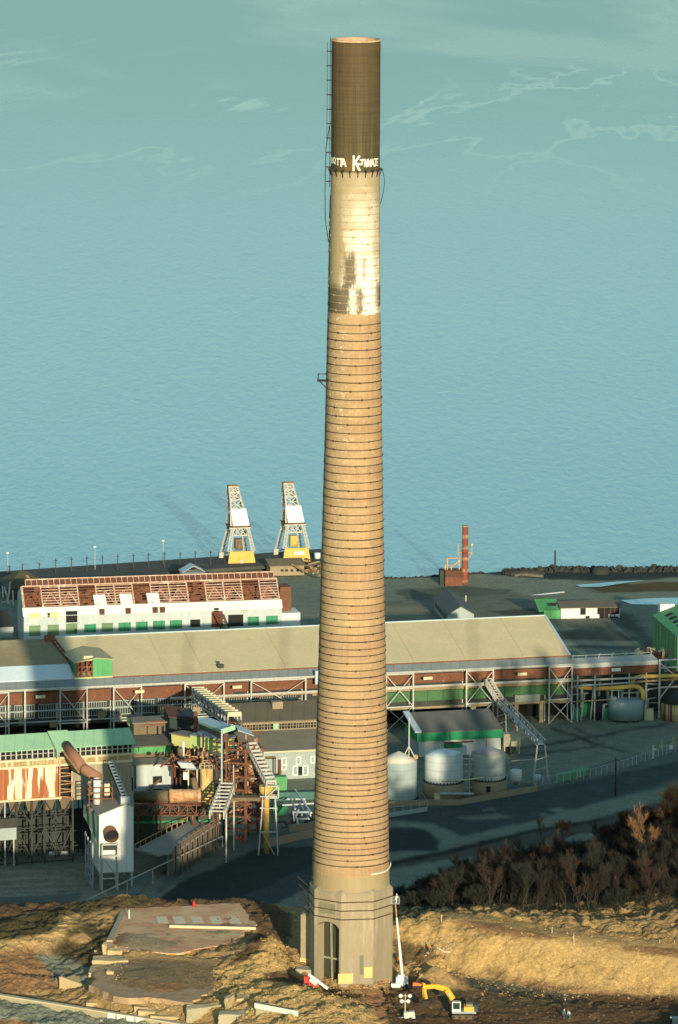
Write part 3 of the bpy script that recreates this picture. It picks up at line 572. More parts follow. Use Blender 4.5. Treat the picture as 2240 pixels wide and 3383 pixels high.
# painted letters on the shaft
LET = {'K':[((0,0),(0,1)),((0,.42),(.6,1)),((.2,.55),(.62,0))],'S':[((.6,.95),(.1,.95)),((.1,.95),(.05,.55)),((.05,.55),(.55,.45)),((.55,.45),(.55,.05)),((.55,.05),(0,.05))],
 'I':[((.15,0),(.15,1))],'T':[((.3,0),(.3,1)),((0,.97),(.6,.97))],'A':[((0,0),(.3,1)),((.3,1),(.6,0)),((.12,.35),(.5,.35))],'J':[((.4,1),(.4,.15)),((.4,.15),(.1,.05)),((.1,.05),(0,.25)),((.1,.97),(.7,.97))],
 'N':[((0,0),(0,1)),((0,1),(.55,0)),((.55,0),(.55,1))],'E':[((0,0),(0,1)),((0,.96),(.5,.96)),((0,.5),(.4,.5)),((0,.04),(.5,.04))],'+':[((.25,.2),(.25,.8)),((0,.5),(.5,.5))]}
m_let = plain('letter_paint', (.95,.90,.75), .6)
def letter(ch, px0, px1, py0, py1, w=.26):
    m = MB(); r0 = rr[-1]
    def at(u, w_):   # fraction of the letter box -> point on the curved wall
        x = px0+(px1-px0)*u; sx = max(-.995, min(.995, (x-1176.0)/80.7)); a = -math.pi/2+math.asin(sx)
        y = py1+(py0-py1)*w_; z = zs(y, r0*math.cos(math.asin(sx))); return a, z
    for (u0, w0), (u1, w1) in LET[ch]:
        pts = []
        for i in range(7):
            f = i/6; pts.append(at((u0+(u1-u0)*f)/.62, w0+(w1-w0)*f))
        for i in range(6):
            p, q = pts[i], pts[i+1]; P_, Q_ = spt(*p, .03), spt(*q, .03); n = spt(p[0], p[1], 1)-spt(p[0], p[1]); d = (Q_-P_).normalized(); s = d.cross(n).normalized()*w/2; d = d*.05
            m.hexa([P_-s-d, P_+s-d, Q_+s+d, Q_-s+d, P_-s-d+n*.03, P_+s-d+n*.03, Q_+s+d+n*.03, Q_-s+d+n*.03])
    m.build('letter', m_let, shaft)
Z0, ZK = (1080, 490), 8.2526
def L(ch, x0, x1, y0, y1, w=.26): letter(ch, 1080+x0/ZK, 1080+x1/ZK, 490+y0/ZK, 490+y1/ZK, w)
L('S',140,160,255,395,.2); L('K',166,225,255,410,.2); L('I',240,275,265,430,.2); L('T',285,355,280,460,.24); L('T',365,450,285,480,.26); L('A',410,540,290,500,.28)
L('K',745,905,205,605,.36); L('+',830,900,390,480,.24); L('J',900,1010,310,450,.26); L('N',1040,1120,300,500,.26); L('N',1130,1210,295,495,.26); L('A',1210,1300,290,490,.24); L('T',1300,1365,280,480,.22); L('E',1365,1410,275,470,.2)
# ------------------------------------------------------------------ shared materials
m_white = mat('white_paint', (.74,.76,.70), (.62,.65,.60), .35, .7, third=(.32,.16,.08), thr=(.66,.74), tsc=.5)
m_whitew = mat('weathered_white_siding', (.50,.55,.53), (.42,.47,.455), .4, .75, third=(.36,.19,.10), thr=(.60,.70), tsc=.22, stretch=(1,1,.35))
m_steelw = mat('pale_steel_paint', (.52,.51,.45), (.40,.385,.33), 1.5, .7, third=(.33,.17,.08), thr=(.6,.7), tsc=1.2)
m_rust = mat('rust', (.20,.082,.045), (.13,.055,.034), .8, .85, third=(.32,.17,.09), thr=(.58,.7), tsc=.9)
m_rustd = mat('dark_rust', (.15,.06,.035), (.08,.04,.028), .8, .9)
m_rustl = mat('pale_rust', (.52,.33,.17), (.36,.17,.08), 1.0, .8, third=(.62,.50,.30), thr=(.55,.66), tsc=.8)
m_dark = plain('dark_opening', (.018,.020,.020), .9)
m_dgrey = mat('dark_wall', (.055,.060,.052), (.035,.040,.036), .4, .9)
m_tar = mat('tar_roof', (.22,.20,.145), (.17,.16,.12), .25, .9)
m_tan = mat('tan_roof', (.64,.53,.31), (.56,.48,.29), .12, .85, third=(.50,.46,.29), thr=(.55,.75), tsc=.09, seam=('X', 24.0), seamc=.25)
m_gmet = mat('grey_metal_roof', (.24,.27,.26), (.19,.225,.22), .3, .55, seam=('X', 2.4), seamc=.3)
m_blue = mat('blue_white_roof', (.62,.72,.76), (.54,.65,.70), .3, .5)
m_green = mat('bright_green_siding', (.10,.36,.13), (.07,.27,.10), .3, .65, seam=('X', 1.2), seamc=.3)
m_dgreen = mat('deep_green_siding', (.045,.27,.13), (.035,.20,.10), .4, .7, seam=('X', 2.0), seamc=.6)
m_lime = mat('yellow_green_siding', (.56,.66,.24), (.48,.57,.22), .4, .7, seam=('X', 1.6), seamc=.3)
m_mint = mat('mint_green_roof', (.32,.54,.33), (.26,.47,.31), .3, .6, third=(.07,.34,.19), thr=(.66,.72), tsc=.16, seam=('X', 2.2), seamc=.2)
m_brn = mat('brown_boards', (.20,.15,.085), (.14,.105,.065), .5, .85)
m_tanb = mat('tan_concrete', (.34,.27,.165), (.27,.21,.13), .4, .85)
m_cream = mat('cream_paint', (.66,.58,.38), (.54,.46,.28), .5, .7, third=(.36,.20,.09), thr=(.62,.72), tsc=.6)
m_yel = mat('yellow_paint', (.72,.46,.10), (.58,.36,.08), .6, .6, third=(.30,.2,.08), thr=(.6,.7), tsc=.6)
m_grey = mat('grey_paint', (.36,.41,.39), (.30,.35,.335), .3, .65, third=(.30,.20,.14), thr=(.68,.75), tsc=.4)
m_tank = mat('tank_paint', (.52,.56,.52), (.44,.49,.46), .25, .55, third=(.34,.33,.27), thr=(.62,.72), tsc=.3, stretch=(1,1,.2), seam=('Z', 2.2), seamc=.3)
m_tankb = mat('pale_blue_paint', (.45,.56,.60), (.39,.50,.55), .3, .5)
m_tankc = mat('slate_tank_paint', (.27,.345,.345), (.225,.295,.30), .3, .6, third=(.27,.20,.16), thr=(.66,.74), tsc=.4)
m_pole = plain('weathered_pole', (.055,.05,.045), .9)
m_wood = mat('driftwood', (.16,.145,.11), (.09,.085,.07), .8, .9)
m_rock = mat('slag_rock', (.045,.048,.042), (.028,.032,.03), .8, .95)
m_deck = mat('wharf_deck', (.085,.085,.07), (.055,.06,.052), .2, .9, third=(.17,.13,.08), thr=(.62,.72), tsc=.08)
rnd = random.Random(11)
def win(fr, px0, py0, px1, py1, b, m, name, parent, out=.08, tilt=None):
    a0, c0 = fr.q(px0, py1, b); a1, c1 = fr.q(px1, py0, b); ct = fr.q(px0, py0, b)[1]
    h = ct-c0; c0 = c0 if True else c0
    o = MB().box(min(a0,a1), max(a0,a1), b-out, b+.02, c0, c0+h, fr).build(name, m, parent); return o
def base_at(px_, Y, z=ZP):
    lo, hi = -400., 400.
    for _ in range(50):
        m = (lo+hi)/2; x, y = proj(m, Y, z)
        if x < px_: lo = m
        else: hi = m
    return V((lo, Y, z))
def yawfr(A, deg, L=10): a = math.radians(deg); return Fr(A, V(A)+V((math.cos(a)*L, math.sin(a)*L, 0)))
# ------------------------------------------------------------------ wharf
zd = -40.6
wp = [P(a, b, z=zd) for a, b in ((-300,1912),(0,1888),(721,1838),(1075,1812),(1090,1848),(1046,1858),(700,1880),(0,1935),(-300,1958))]
MB().slab(wp, (0,0,-.9)).build('wharf_deck', m_deck)
wo_ = bpy.data.objects['wharf_deck']; tag(wo_, 'long dark timber wharf along the waterfront under the two cranes', 'wharf', None)
pm = MB()
for i in range(46):
    for e0, e1 in ((wp[1], wp[2]), (wp[7], wp[6])):
        p = e0.lerp(e1, i/45); pm.beam(p+V((0,0,-.9)), p+V((0,0,-5)), .45)
pm.build('pilings', m_pole, wo_)
for x, y0, y1 in [(32,1875,1907),(74,1872,1887),(130,1870,1884),(184,1866,1914),(236,1863,1912),(287,1860,1910),(338,1857,1908),(389,1854,1905),(441,1849,1900),(491,1847,1898),(544,1842,1893),(595,1840,1888),(645,1836,1884),(696,1832,1880),(743,1830,1876)]:
    b = P(x, min(y1, 1903-x*.052), z=zd); h = max(2.2, (y1-y0)*.092)
    o = MB().beam(b, b+V((0,0,h)), .25).beam(b+V((-.5,0,h*.86)), b+V((.5,0,h*.86)), .16).build('wharf_post', m_pole, None, b)
    tag(o, 'dark timber post standing on the long wharf in an even row', 'post', 'timber posts along the wharf')
for x, y0, y1, l in [(26,1829,1895,'at the left edge of the photo'),(314,1808,1882,'behind the rusty roof trusses'),(539,1788,1868,'nearest the two white cranes')]:
    b = P(x, y1, z=zd); o = thing('light_pole', 'thin pale lamp pole on the wharf '+l, 'light pole', b, 'thin lamp poles on the wharf')
    h = (P(x, y0, at=b)-b).z; MB().tube([b, b+V((0,0,h))], [.13,.08], 6).build('pole', m_steelw, o); MB().box(-.35,.35,-.2,.2,h-.05,h+.4,lambda a,c,z: b+V((a,c,z))).build('lamp_head', m_white, o)
# ------------------------------------------------------------------ two portal cranes
def crane(bx, by, label):
    A = P(bx, by, z=zd); fr = yawfr(A, 14); o = thing('portal_crane', label, 'crane', A, 'white lattice cranes on the wharf')
    q = lambda a, b, c: fr(a, b, c)
    m = MB(); m.hexa([q(0,0,0), q(8.2,0,0), q(8.2,.8,0), q(0,.8,0), q(.5,0,3.5), q(7.6,0,3.5), q(7.6,.8,3.5), q(.5,.8,3.5)]); m.build('ballast_box', m_yel, o)
    MB().box(3.2,6.4,-.06,0,1.5,2.5,q).build('sign_board', m_white, o) if bx > 900 else MB().box(3.6,4.4,-.3,-.02,-.2,1.0,q).build('ladder_box', m_steelw, o)
    for k, (a0, b0, a1, b1) in enumerate(((.5,.4,1.9,2.4),(7.6,.4,6.4,2.4),(.2,10.5,1.9,8),(7.6,10.5,6.4,8))):
        m = MB(); z0 = 3.5 if b0 < 1 else .4; z1 = 10.2
        for d in (-.55, .55): m.beam(q(a0+d*.8,b0,z0), q(a1+d*.6,b1,z1), .34)
        for i in range(5):
            f, g = i/5, (i+1)/5; s = 1 if i % 2 else -1
            L_ = lambda t, d: q(a0+(a1-a0)*t+d*(.8-.2*t), b0+(b1-b0)*t, z0+(z1-z0)*t)
            m.beam(L_(f, -.55*s), L_(g, .55*s), .18); m.beam(L_(f, -.55), L_(f, .55), .16)
        if b0 > 1: m.box(a0-.7,a0+.7,b0-.5,b0+.5,0,1.6,q)
        m.build('leg', m_steelw, o)
    m = MB()
    for b in (2.3, 8.1):
        for c in (7.9, 10.2): m.beam(q(.9,b,c), q(7.4,b,c), .42)
        for i in range(4): a = 1.2+i*1.5; m.beam(q(a,b,7.9), q(a+1.5,b,10.2), .2); m.beam(q(a+1.5,b,7.9), q(a,b,10.2), .2)
    for a in (1.4, 6.9): m.beam(q(a,2.3,10.2), q(a,8.1,10.2), .42); m.beam(q(a,2.3,7.9), q(a,8.1,10.2), .22); m.beam(q(a,.6,3.6), q(a,10.3,1.2), .3)
    m.build('portal_girder', m_steelw, o)
    MB().box(1.0,7.4,2.0,8.6,10.3,10.6,q).build('platform', m_rust, o)
    MB().lathe([(1.1,0),(1.1,1.2),(.5,2.4)], q(4.2,4,3.4), 12).box(3.0,5.0,3.4,5.2,3.6,6.6,q).build('hoist_machinery', m_yel if bx > 900 else m_brn, o)
    # machinery apron and lattice tower
    tw = MB(); lv = [(1.6,6.4,3.6,8.2,10.6),(1.7,5.7,4.0,8.0,15.2),(1.6,5.0,4.5,7.7,18.2),(1.5,4.4,5.0,7.5,20.3),(1.4,4.1,5.2,7.4,22.0)]
    for i in range(4):
        x0,x1,y0,y1,z0 = lv[i]; X0,X1,Y0,Y1,Z1 = lv[i+1]
        lo = [q(x0,y0,z0), q(x1,y0,z0), q(x1,y1,z0), q(x0,y1,z0)]; hi = [q(X0,Y0,Z1), q(X1,Y0,Z1), q(X1,Y1,Z1), q(X0,Y1,Z1)]
        for k in range(4):
            j = (k+1) % 4; tw.beam(lo[k], hi[k], .42); tw.beam(hi[k], hi[j], .34); tw.beam(lo[k], hi[j], .24); tw.beam(lo[j], hi[k], .24)
            mid = lambda t, a_, b_: a_.lerp(b_, t)
            tw.beam(mid(.5,lo[k],hi[k]), mid(.5,lo[j],hi[j]), .16)
    tw.build('lattice_tower', m_steelw, o)
    MB().slab([q(2.0,2.5,10.7), q(7.0,2.5,10.7), q(6.2,3.7,15.6), q(1.6,3.7,15.6)], fr.v*.3).build('apron', m_white, o)
    m = MB(); m.box(1.9,5.6,4.2,7.4,11,13.4,q); m.build('machine_house', m_dgrey, o)
    m = MB()
    for c in np.arange(15.8, 21.6, 1.3): m.beam(q(1.2,6,c), q(1.6,6,c), .3)
    m.beam(q(1.2,6,15.5), q(1.2,6,22), .14); m.build('ladder', m_rustd, o)
    m = MB(); m.box(1.2,4.3,5.0,7.6,22.0,22.3,q); m.build('top_platform', m_rustl, o)
    m = MB(); m.beam(q(4.3,5.6,21.4), q(4.3,5.6,19.8), .5); m.beam(q(4.3,5.6,20), q(4.3,5.6,18.6), .4); m.build('sheave_block', m_rustd, o)
crane(754, 1862, 'white lattice portal crane on a plain pale yellow base, farther from the big chimney')
crane(936, 1851, 'white lattice portal crane on a bright yellow base with a white board, nearest the chimney')
# wharf shed and debris
A = P(893, 1892, z=-41.2); fr = yawfr(A, 11); o = thing('wharf_shed', 'low tan shed with a row of small windows below the cranes', 'shed', A)
ar = fr.a_of(1005); hw = fr.c_of(893, 1872); MB().box(0,ar,0,6,-1,hw,fr).build('wall', m_tanb, o)
MB().slab([fr(-.4,-.4,hw), fr(ar+.4,-.4,hw), fr(ar+.2,5,hw+1.3), fr(-.6,5,hw+1.3)], (0,0,.25)).build('roof', mat('shed_tar',(.20,.16,.10)), o)
for x in (928, 942, 960, 979): win(fr, x, 1881, x+9, 1888, 0, m_dark, 'window', o)
o = thing('timber_debris', 'heap of broken timber and a white drum at the wharf end beside the chimney', 'debris', P(1030, 1880, z=-41)); m = MB()
for i in range(14):
    p = P(1012+rnd.random()*40, 1850+rnd.random()*50, z=-41+rnd.random()*1.5); m.beam(p, p+V((rnd.uniform(-5,5), rnd.uniform(-6,6), rnd.uniform(-.8,1.4))), .4)
m.build('timbers', m_rustl, o); p = P(1049, 1845, z=-40); MB().lathe([(.9,0),(.9,1.7)], p, 10).build('drum', m_white, o)
m = MB(); c0 = P(625, 1890, z=-40.4)
m.lathe([(5.2,-.6),(4.4,.7),(2.6,1.7),(.6,2.3)], c0, 14); o = m.build('scrap_heap', m_rustd, None, c0); tag(o, 'rounded dark red scrap heap behind the rusty hall roof', 'heap')
A = P(604, 1918, z=-39); fr = yawfr(A, 12); a1 = fr.a_of(676); o = thing('vent_house', 'little pale gable roof poking up behind the rusty hall roof', 'vent house', A)
MB().box(0,a1,0,5,-.5,2.2,fr).build('wall', m_whitew, o); MB().slab([fr(-.3,-.3,2.2), fr(a1/2,-.3,4.1), fr(a1/2,5.2,4.1), fr(-.3,5.2,2.2)], (0,0,.15)).slab([fr(a1+.3,-.3,2.2), fr(a1+.3,5.2,2.2), fr(a1/2,5.2,4.1), fr(a1/2,-.3,4.1)], (0,0,.15)).build('roof', m_tankb, o)
# dark hipped shed at far left
A = P(30, 1975, z=ZP-1); fr = yawfr(A, 12); a1 = fr.a_of(158); o = thing('dark_shed', 'dark olive hipped shed roof at the left end of the wharf', 'shed', A); c = fr.c_of(36, 1945); cr = fr.c_of(90, 1886, 8)
MB().box(0,a1,0,16,-1,c,fr).build('wall', m_dgrey, o)
m = MB(); m.add([fr(-.6,-.6,c), fr(a1+.6,-.6,c), fr(a1+.6,16.6,c), fr(-.6,16.6,c), fr(a1*.38,8,cr), fr(a1*.55,8,cr)], [(0,1,5,4),(1,2,5),(2,3,4,5),(3,0,4)]); m.build('roof', mat('olive_tar',(.11,.095,.05),(.085,.08,.045),.3), o)
MB().slab([fr(a1*.50,5.6,cr-.9), fr(a1*.56,5.6,cr-.9), fr(a1*.72,-.5,c+.25), fr(a1*.64,-.5,c+.25)], (0,0,.12)).build('roof_patch', m_rustl, o)
o = thing('leaning_steelwork', 'bare leaning steel legs at the left edge below the dark shed', 'steelwork', P(25, 2000, z=ZP)); m = MB()
for x0, y0, x1, y1 in ((8,1935,10,1975),(14,1938,30,1995),(34,1922,26,1996),(42,1950,44,2000),(5,1990,44,1984)): m.beam(P(x0, y0, y=585), P(x1, y1, y=583), .35)
m.build('legs', m_steelw, o)
A = P(-60, 2108, z=ZP); fr = yawfr(A, 12); o = thing('low_grey_shed', 'low grey shed with a dark roof at the left edge beside the white hall', 'shed', A); a1 = fr.a_of(44); c = fr.c_of(0, 2072); 
MB().box(0,a1,0,10,-1,c,fr).build('wall', m_grey, o); MB().slab([fr(-.3,-.3,c), fr(a1+.3,-.3,c), fr(a1+.3,12,c+2.2), fr(-.3,12,c+2.2)], (0,0,.25)).build('roof', m_dgrey, o)
m_trs = mat('flaking_pink_steel', (.58,.43,.34), (.42,.22,.15), 1.2, .8, third=(.68,.60,.50), thr=(.54,.64), tsc=.8)
# ------------------------------------------------------------------ white hall with stripped roof
A = P(79, 2126, z=ZP); zt = P(79, 2037, at=A).z; B = P(931, 2008, z=zt); fr = Fr(A, V((B.x, B.y, ZP))); Lh = fr.L; hc = zt-ZP
wh = thing('stripped_hall', 'long white hall whose roof is stripped to rusty trusses', 'industrial hall', A)
BD, RB, RC = 10.8, 5.6, hc+7.2; sc_ = hc+2.05
wl = MB(); wl.box(0,Lh,0,.3,-2,hc,fr); wl.box(Lh-.3,Lh,.3,BD,-2,hc+1,fr); wl.build('wall', m_whitew, wh)
MB().add([fr(0,.31,-2), fr(0,BD,-2), fr(0,BD,hc+4.6), fr(0,RB,RC), fr(0,1.3,sc_), fr(0,.31,hc), fr(.3,.31,-2), fr(.3,BD,-2), fr(.3,BD,hc+4.6), fr(.3,RB,RC), fr(.3,1.3,sc_), fr(.3,.31,hc)], [(0,5,4,3,2,1),(6,7,8,9,10,11)]+[(i,(i+1)%6,6+(i+1)%6,6+i) for i in range(6)]).build('gable_wall', m_grey, wh)
MB().box(0,Lh,BD-.3,BD,-2,hc+4.6,fr).build('back_wall', m_rust, wh)
MB().slab([fr(-.2,-.15,hc-.1), fr(Lh+.2,-.15,hc-.1), fr(Lh+.2,1.3,sc_), fr(-.2,1.3,sc_)], fr.v*.2+V((0,0,.1))).build('roof_strip', m_white, wh)
MB().slab([fr(.3,RB+.3,RC-.2), fr(Lh-.3,RB+.3,RC-.2), fr(Lh-.3,BD-.3,hc+4.7), fr(.3,BD-.3,hc+4.7)], (0,0,.12)).build('back_roof', m_rust, wh)
sh_ = MB()
for i in range(46):
    a = rnd.uniform(1, Lh-4); t = rnd.uniform(.05, .8); w = rnd.uniform(1.2, 5); t1 = t+rnd.uniform(.08, .22)
    pt = lambda a_, t_: fr(a_, 1.3+(RB-1.3)*t_+.25, sc_+(RC-sc_)*t_-.25)
    sh_.slab([pt(a,t), pt(a+w,t), pt(a+w,t1), pt(a,t1)], (0,0,.06))
sh_.build('loose_sheeting', m_rust, wh)['kind'] = 'stuff'
n = 14
for i in range(n+1):
    a = .4+(Lh-.8)*i/n; m = MB(); m.beam(fr(a,1.3,sc_), fr(a,RB,RC), .34); m.beam(fr(a,1.3,sc_-.2), fr(a,BD-.4,sc_-.2), .26); m.beam(fr(a,RB,RC), fr(a,RB,sc_-.2), .26); m.beam(fr(a,RB,RC), fr(a,BD-.4,hc+4.5), .24)
    for k in range(3): b0 = 1.3+(RB-1.3)*k/3; b1 = b0+1.4; m.beam(fr(a,b0,sc_-.2), fr(a,b1,sc_+(RC-sc_)*(k+1)/3.2), .2)
    m.build('truss', m_trs, wh)
    if i < n:
        m = MB(); a2 = .4+(Lh-.8)*(i+1)/n
        for k in range(8): t_ = (k+.4)/8; m.beam(fr(a,1.3+(RB-1.3)*t_,sc_+(RC-sc_)*t_+.1), fr(a2,1.3+(RB-1.3)*t_,sc_+(RC-sc_)*t_+.1), .2)
        m.beam(fr(a,1.6,sc_+.2), fr((a+a2)/2,4.2,RC-1.6), .16); m.beam(fr(a2,1.6,sc_+.2), fr((a+a2)/2,4.2,RC-1.6), .16); m.build('purlins', m_trs if i % 3 else m_rust, wh)
m = MB(); m.beam(fr(.4,RB,RC+.1), fr(Lh-.4,RB,RC+.1), .35); m.beam(fr(1.5,RB+1.2,RC+1.7), fr(Lh-1,RB+1.2,RC+1.7), .3)
for i in range(45): a = 1.5+(Lh-2.5)*i/44; m.beam(fr(a,RB+.2,RC), fr(a,RB+1.2,RC+1.7), .16)
m.build('ridge_rail', m_trs, wh)
MB().box(1.5,Lh-1,RB+1.3,RB+1.5,RC-.3,RC+1.4,fr).build('ridge_board', m_rustd, wh)
Z1 = lambda x, y: (x/1.4, 1780+y/1.4)
for x0, x1, y0, y1, mm, nm in [(135,187,402,450,'g','window'),(220,272,398,448,'g','window'),(305,358,392,440,'g','window'),(390,445,396,434,'G','window'),(470,523,390,430,'g','window'),(548,605,388,427,'G','window'),(628,683,384,424,'G','window'),(708,763,380,420,'G','window'),(785,842,377,416,'G','window'),(1145,1198,361,402,'G','window'),(1230,1285,357,396,'G','window'),
   (135,187,346,368,'y','window'),(228,272,342,365,'y','window'),(305,358,335,388,'d','hole'),(880,926,374,408,'d','hole'),(1055,1125,352,406,'d','hole'),(978,1030,336,408,'r','hole'),(990,1012,320,338,'d','hole'),(345,356,415,435,'d','hole'),(220,231,343,364,'d','hole')]:
    mm = {'g': mat('faded_green',(.17,.27,.14)) if 'faded_green' not in bpy.data.materials else bpy.data.materials['faded_green'], 'G': m_dgreen, 'y': m_lime, 'd': m_dark, 'r': m_rustd}[mm]
    win(fr, *Z1(x0, y0), *Z1(x1, y1), 0, mm, nm, wh)
for x in (457, 578, 703):
    a0, c0 = fr.q(*Z1(x-18, 305), 1.3); a1 = fr.q(*Z1(x+38, 300), 1.3)[0]
    MB().slab([fr(a0,1.2,sc_-.1), fr(a1,1.2,sc_-.1), fr(a1-.2,3.2,sc_+2.5), fr(a0-.2,3.2,sc_+2.5)], (0,0,.2)).build('roof_hatch', m_white, wh)
    for k in range(2 if x > 650 else 1): MB().box(a0+1+k*2,a0+2.4+k*2,-.35,-.2,sc_-2.2,sc_-.6,fr).build('vent_hole', m_rustd, wh)
ax = fr.a_of(993); MB().box(Lh+.05,ax,.4,8,-2,hc-1.6,fr).build('low_wing', m_white, wh)
MB().box(Lh+.1,Lh+3.2,3,8.8,hc-1.5,hc+5.2,fr).build('rusty_end_tower', m_rust, wh)
o = thing('steel_stair', 'dark lattice stair leaning on the white hall wall', 'stair', fr(fr.a_of(715),-2,0)); m = MB()
a0 = fr.a_of(703); 
for k in range(7): m.beam(fr(a0+.4*k,-2.2,hc-1-k*.95), fr(a0+2.6+.3*k,-2.2,hc-1-k*.95), .28); m.beam(fr(a0+.4*k,-2.2,hc-1-k*.95), fr(a0+.4*k+3,-2.2,hc-2.2-k*.95), .2)
m.beam(fr(a0,-2.2,hc-.6), fr(a0+3,-2.2,0), .3); m.beam(fr(a0+2.6,-2.2,hc-.8), fr(a0+5,-2.2,0), .3); m.build('stair_frame', m_rustd, o)
# ------------------------------------------------------------------ right shore: furnace stack, pipe, logs, sheds
A = P(1455, 1938, z=-42.4); fr = yawfr(A, 4); o = thing('rust_furnace', 'tall slim rust red stack with a rusty furnace box on the shore', 'furnace', A); k_ = 1/11.0
MB().box(1.4,6.4,0,5,-1,fr.c_of(1472,1887),fr).build('furnace_box', m_rust, o); MB().box(0,1.3,1.5,6,-1,fr.c_of(1460,1889),fr).build('side_box', m_dgrey, o)
MB().box(1.4,6.4,-.05,0,fr.c_of(1472,1908),fr.c_of(1472,1888),fr).build('top_band', m_rustd, o)
a_ = fr.a_of(1540); top = fr.c_of(1540, 1736, 4); m = MB(); m.lathe([(1.05,-1),(1.05,5),(.98,5.1),(.92,9.4),(1.02,9.5),(1.02,9.9),(.9,10),(.86,top)], fr(a_,4,0), 16)
t = NT('banded_rust', .85); sp_ = t.n.new('ShaderNodeSeparateXYZ'); t.link(t.coord(), sp_.inputs[0])
bn = t.ramp(t.math('SINE', t.math('MULTIPLY', sp_.outputs[2], 1.9)), .3, .9); mb_ = t.col(t.mix(t.math('MULTIPLY', bn, t.ramp(t.noise(.6), .4, .6)), t.mix(t.ramp(t.noise(1.2), .35, .65), (.27,.075,.04), (.17,.055,.04)), (.42,.28,.16)))
m.build('stack', mb_, o)
m = MB(); b = 4.5; cT = fr.c_of(1480, 1848); cB = fr.c_of(1480, 1888)
for px_ in (1473, 1480, 1493, 1519): a = fr.a_of(px_); m.beam(fr(a,2,cB-.5), fr(a,2,cT if px_ in (1480,1519) else (cT+cB)/2), .3)
m.beam(fr(fr.a_of(1478),2,cT), fr(fr.a_of(1520),2,cT), .3); m.beam(fr(fr.a_of(1490),2,cB+.7), fr(fr.a_of(1519),2,cT-.8), .28); m.beam(fr(fr.a_of(1473),2,(cT+cB)/2-.3), fr(fr.a_of(1493),2,(cT+cB)/2-.3), .2); m.build('gantry', m_rustl, o)
for s in (-1, 1): m = MB(); m.beam(fr(a_+s*.9,4,9.2), fr(a_+s*2.1,4,9.4), .25); m.beam(fr(a_+s*2.0,4,8.6), fr(a_+s*2.0,4,11.6-s*.3), .22); m.beam(fr(a_+s*.9,4,7), fr(a_+s*2,4,9), .16); m.build('side_platform', m_rustl, o)
MB().lathe([(.4,0),(.4,.6)], fr(a_+2.0,4,11.3), 8).build('lamp_head', m_cream, o)
m = MB(); m.tube([P(1706,1977,z=-41.4), P(1863,1957,z=-41.4)], .42, 8); o = m.build('pipe', m_white, None, P(1706,1977,z=-41.4)); tag(o, 'long thin white pipe lying on the dark shore ground', 'pipe')
b = P(1834, 1893, z=-42.5); o = MB().tube([b, P(1834, 1818, at=b)], [.34,.26], 7).build('mooring_pole', m_pole, None, b); tag(o, 'single tall dark pole by the water right of the rust stack', 'pole')
for i, (x0, y0, x1, y1, r, l) in enumerate([(1668,1896,1800,1896,1.0,'thick dark log raft stem lying along the waterline'),(1688,1899,1795,1905,.55,'pale split log lying beside the thick dark log'),(1700,1903,1740,1899,.4,'short stub of a log near the pale split log')]):
    p0, p1 = P(x0,y0,z=-42.4), P(x1,y1,z=-42.4); o = MB().tube([p0, (p0+p1)/2+V((0,.4,.2)), p1], [r,r*.95,r*.8], 8).build('log', m_wood if i else m_rock, None, p0); tag(o, l, 'log', 'driftwood logs on the shore')
m = MB(); rb = random.Random(3)
for i in range(1500):
    x = rb.choice([rb.uniform(1265,1600), rb.uniform(1660,2260), rb.uniform(1660,2260)]); g = P(x, 1890, z=-43.4); yy_ = float(shore(np.array([g.x]))[0])-rb.uniform(0, 9 if x > 1650 else 3.5); r = rb.uniform(.3,.95)
    c0 = V((g.x, yy_, gz(g.x, yy_)+rb.uniform(-.2,.9 if x > 1650 else .3)*r)); r *= rb.choice((.5,.7,1.,1.5 if x > 1650 else .9))
    ph = rb.uniform(0, 6); q8 = [c0+V((math.cos(ph+k*1.57+rb.uniform(-.5,.5))*r*rb.uniform(.6,1.4), math.sin(ph+k*1.57+rb.uniform(-.5,.5))*r*rb.uniform(.6,1.3), -.5*r)) for k in range(4)]
    q8 += [c0+V((math.cos(ph+k*1.57+rb.uniform(-.6,.6))*r*rb.uniform(.2,.8), math.sin(ph+k*1.57+rb.uniform(-.6,.6))*r*rb.uniform(.2,.8), r*rb.uniform(.2,.7))) for k in range(4)]; m.hexa(q8)
o = m.build('shore_rocks', m_rock); o['kind'] = 'stuff'
m = MB(); c0 = P(1984, 1900, z=-43); m.lathe([(2.6,0),(2.7,1.2),(2.0,2.2),(.8,2.7)], c0, 9); o = m.build('boulder', m_rock, None, c0); tag(o, 'big dark boulder sticking up from the rocky spit', 'boulder')
for pts, nm in (([(2050,1983),(2130,1977),(2300,1972),(2300,2020),(2190,2012),(2110,2004)], 'lagoon'), ([(1900,1932),(1960,1928),(2040,1921),(2130,1917),(2060,1926),(1985,1938),(1920,1939)], 'inlet')):
    gp = [P(a, b, z=-41.6) for a, b in pts]; zz_l = max(gz(p.x, p.y) for p in gp)+.06; gp = [P(a, b, z=zz_l) for a, b in pts]
    struct(MB().add(gp, [tuple(range(len(gp)))]).build(nm, bpy.data.materials['bay_water']))
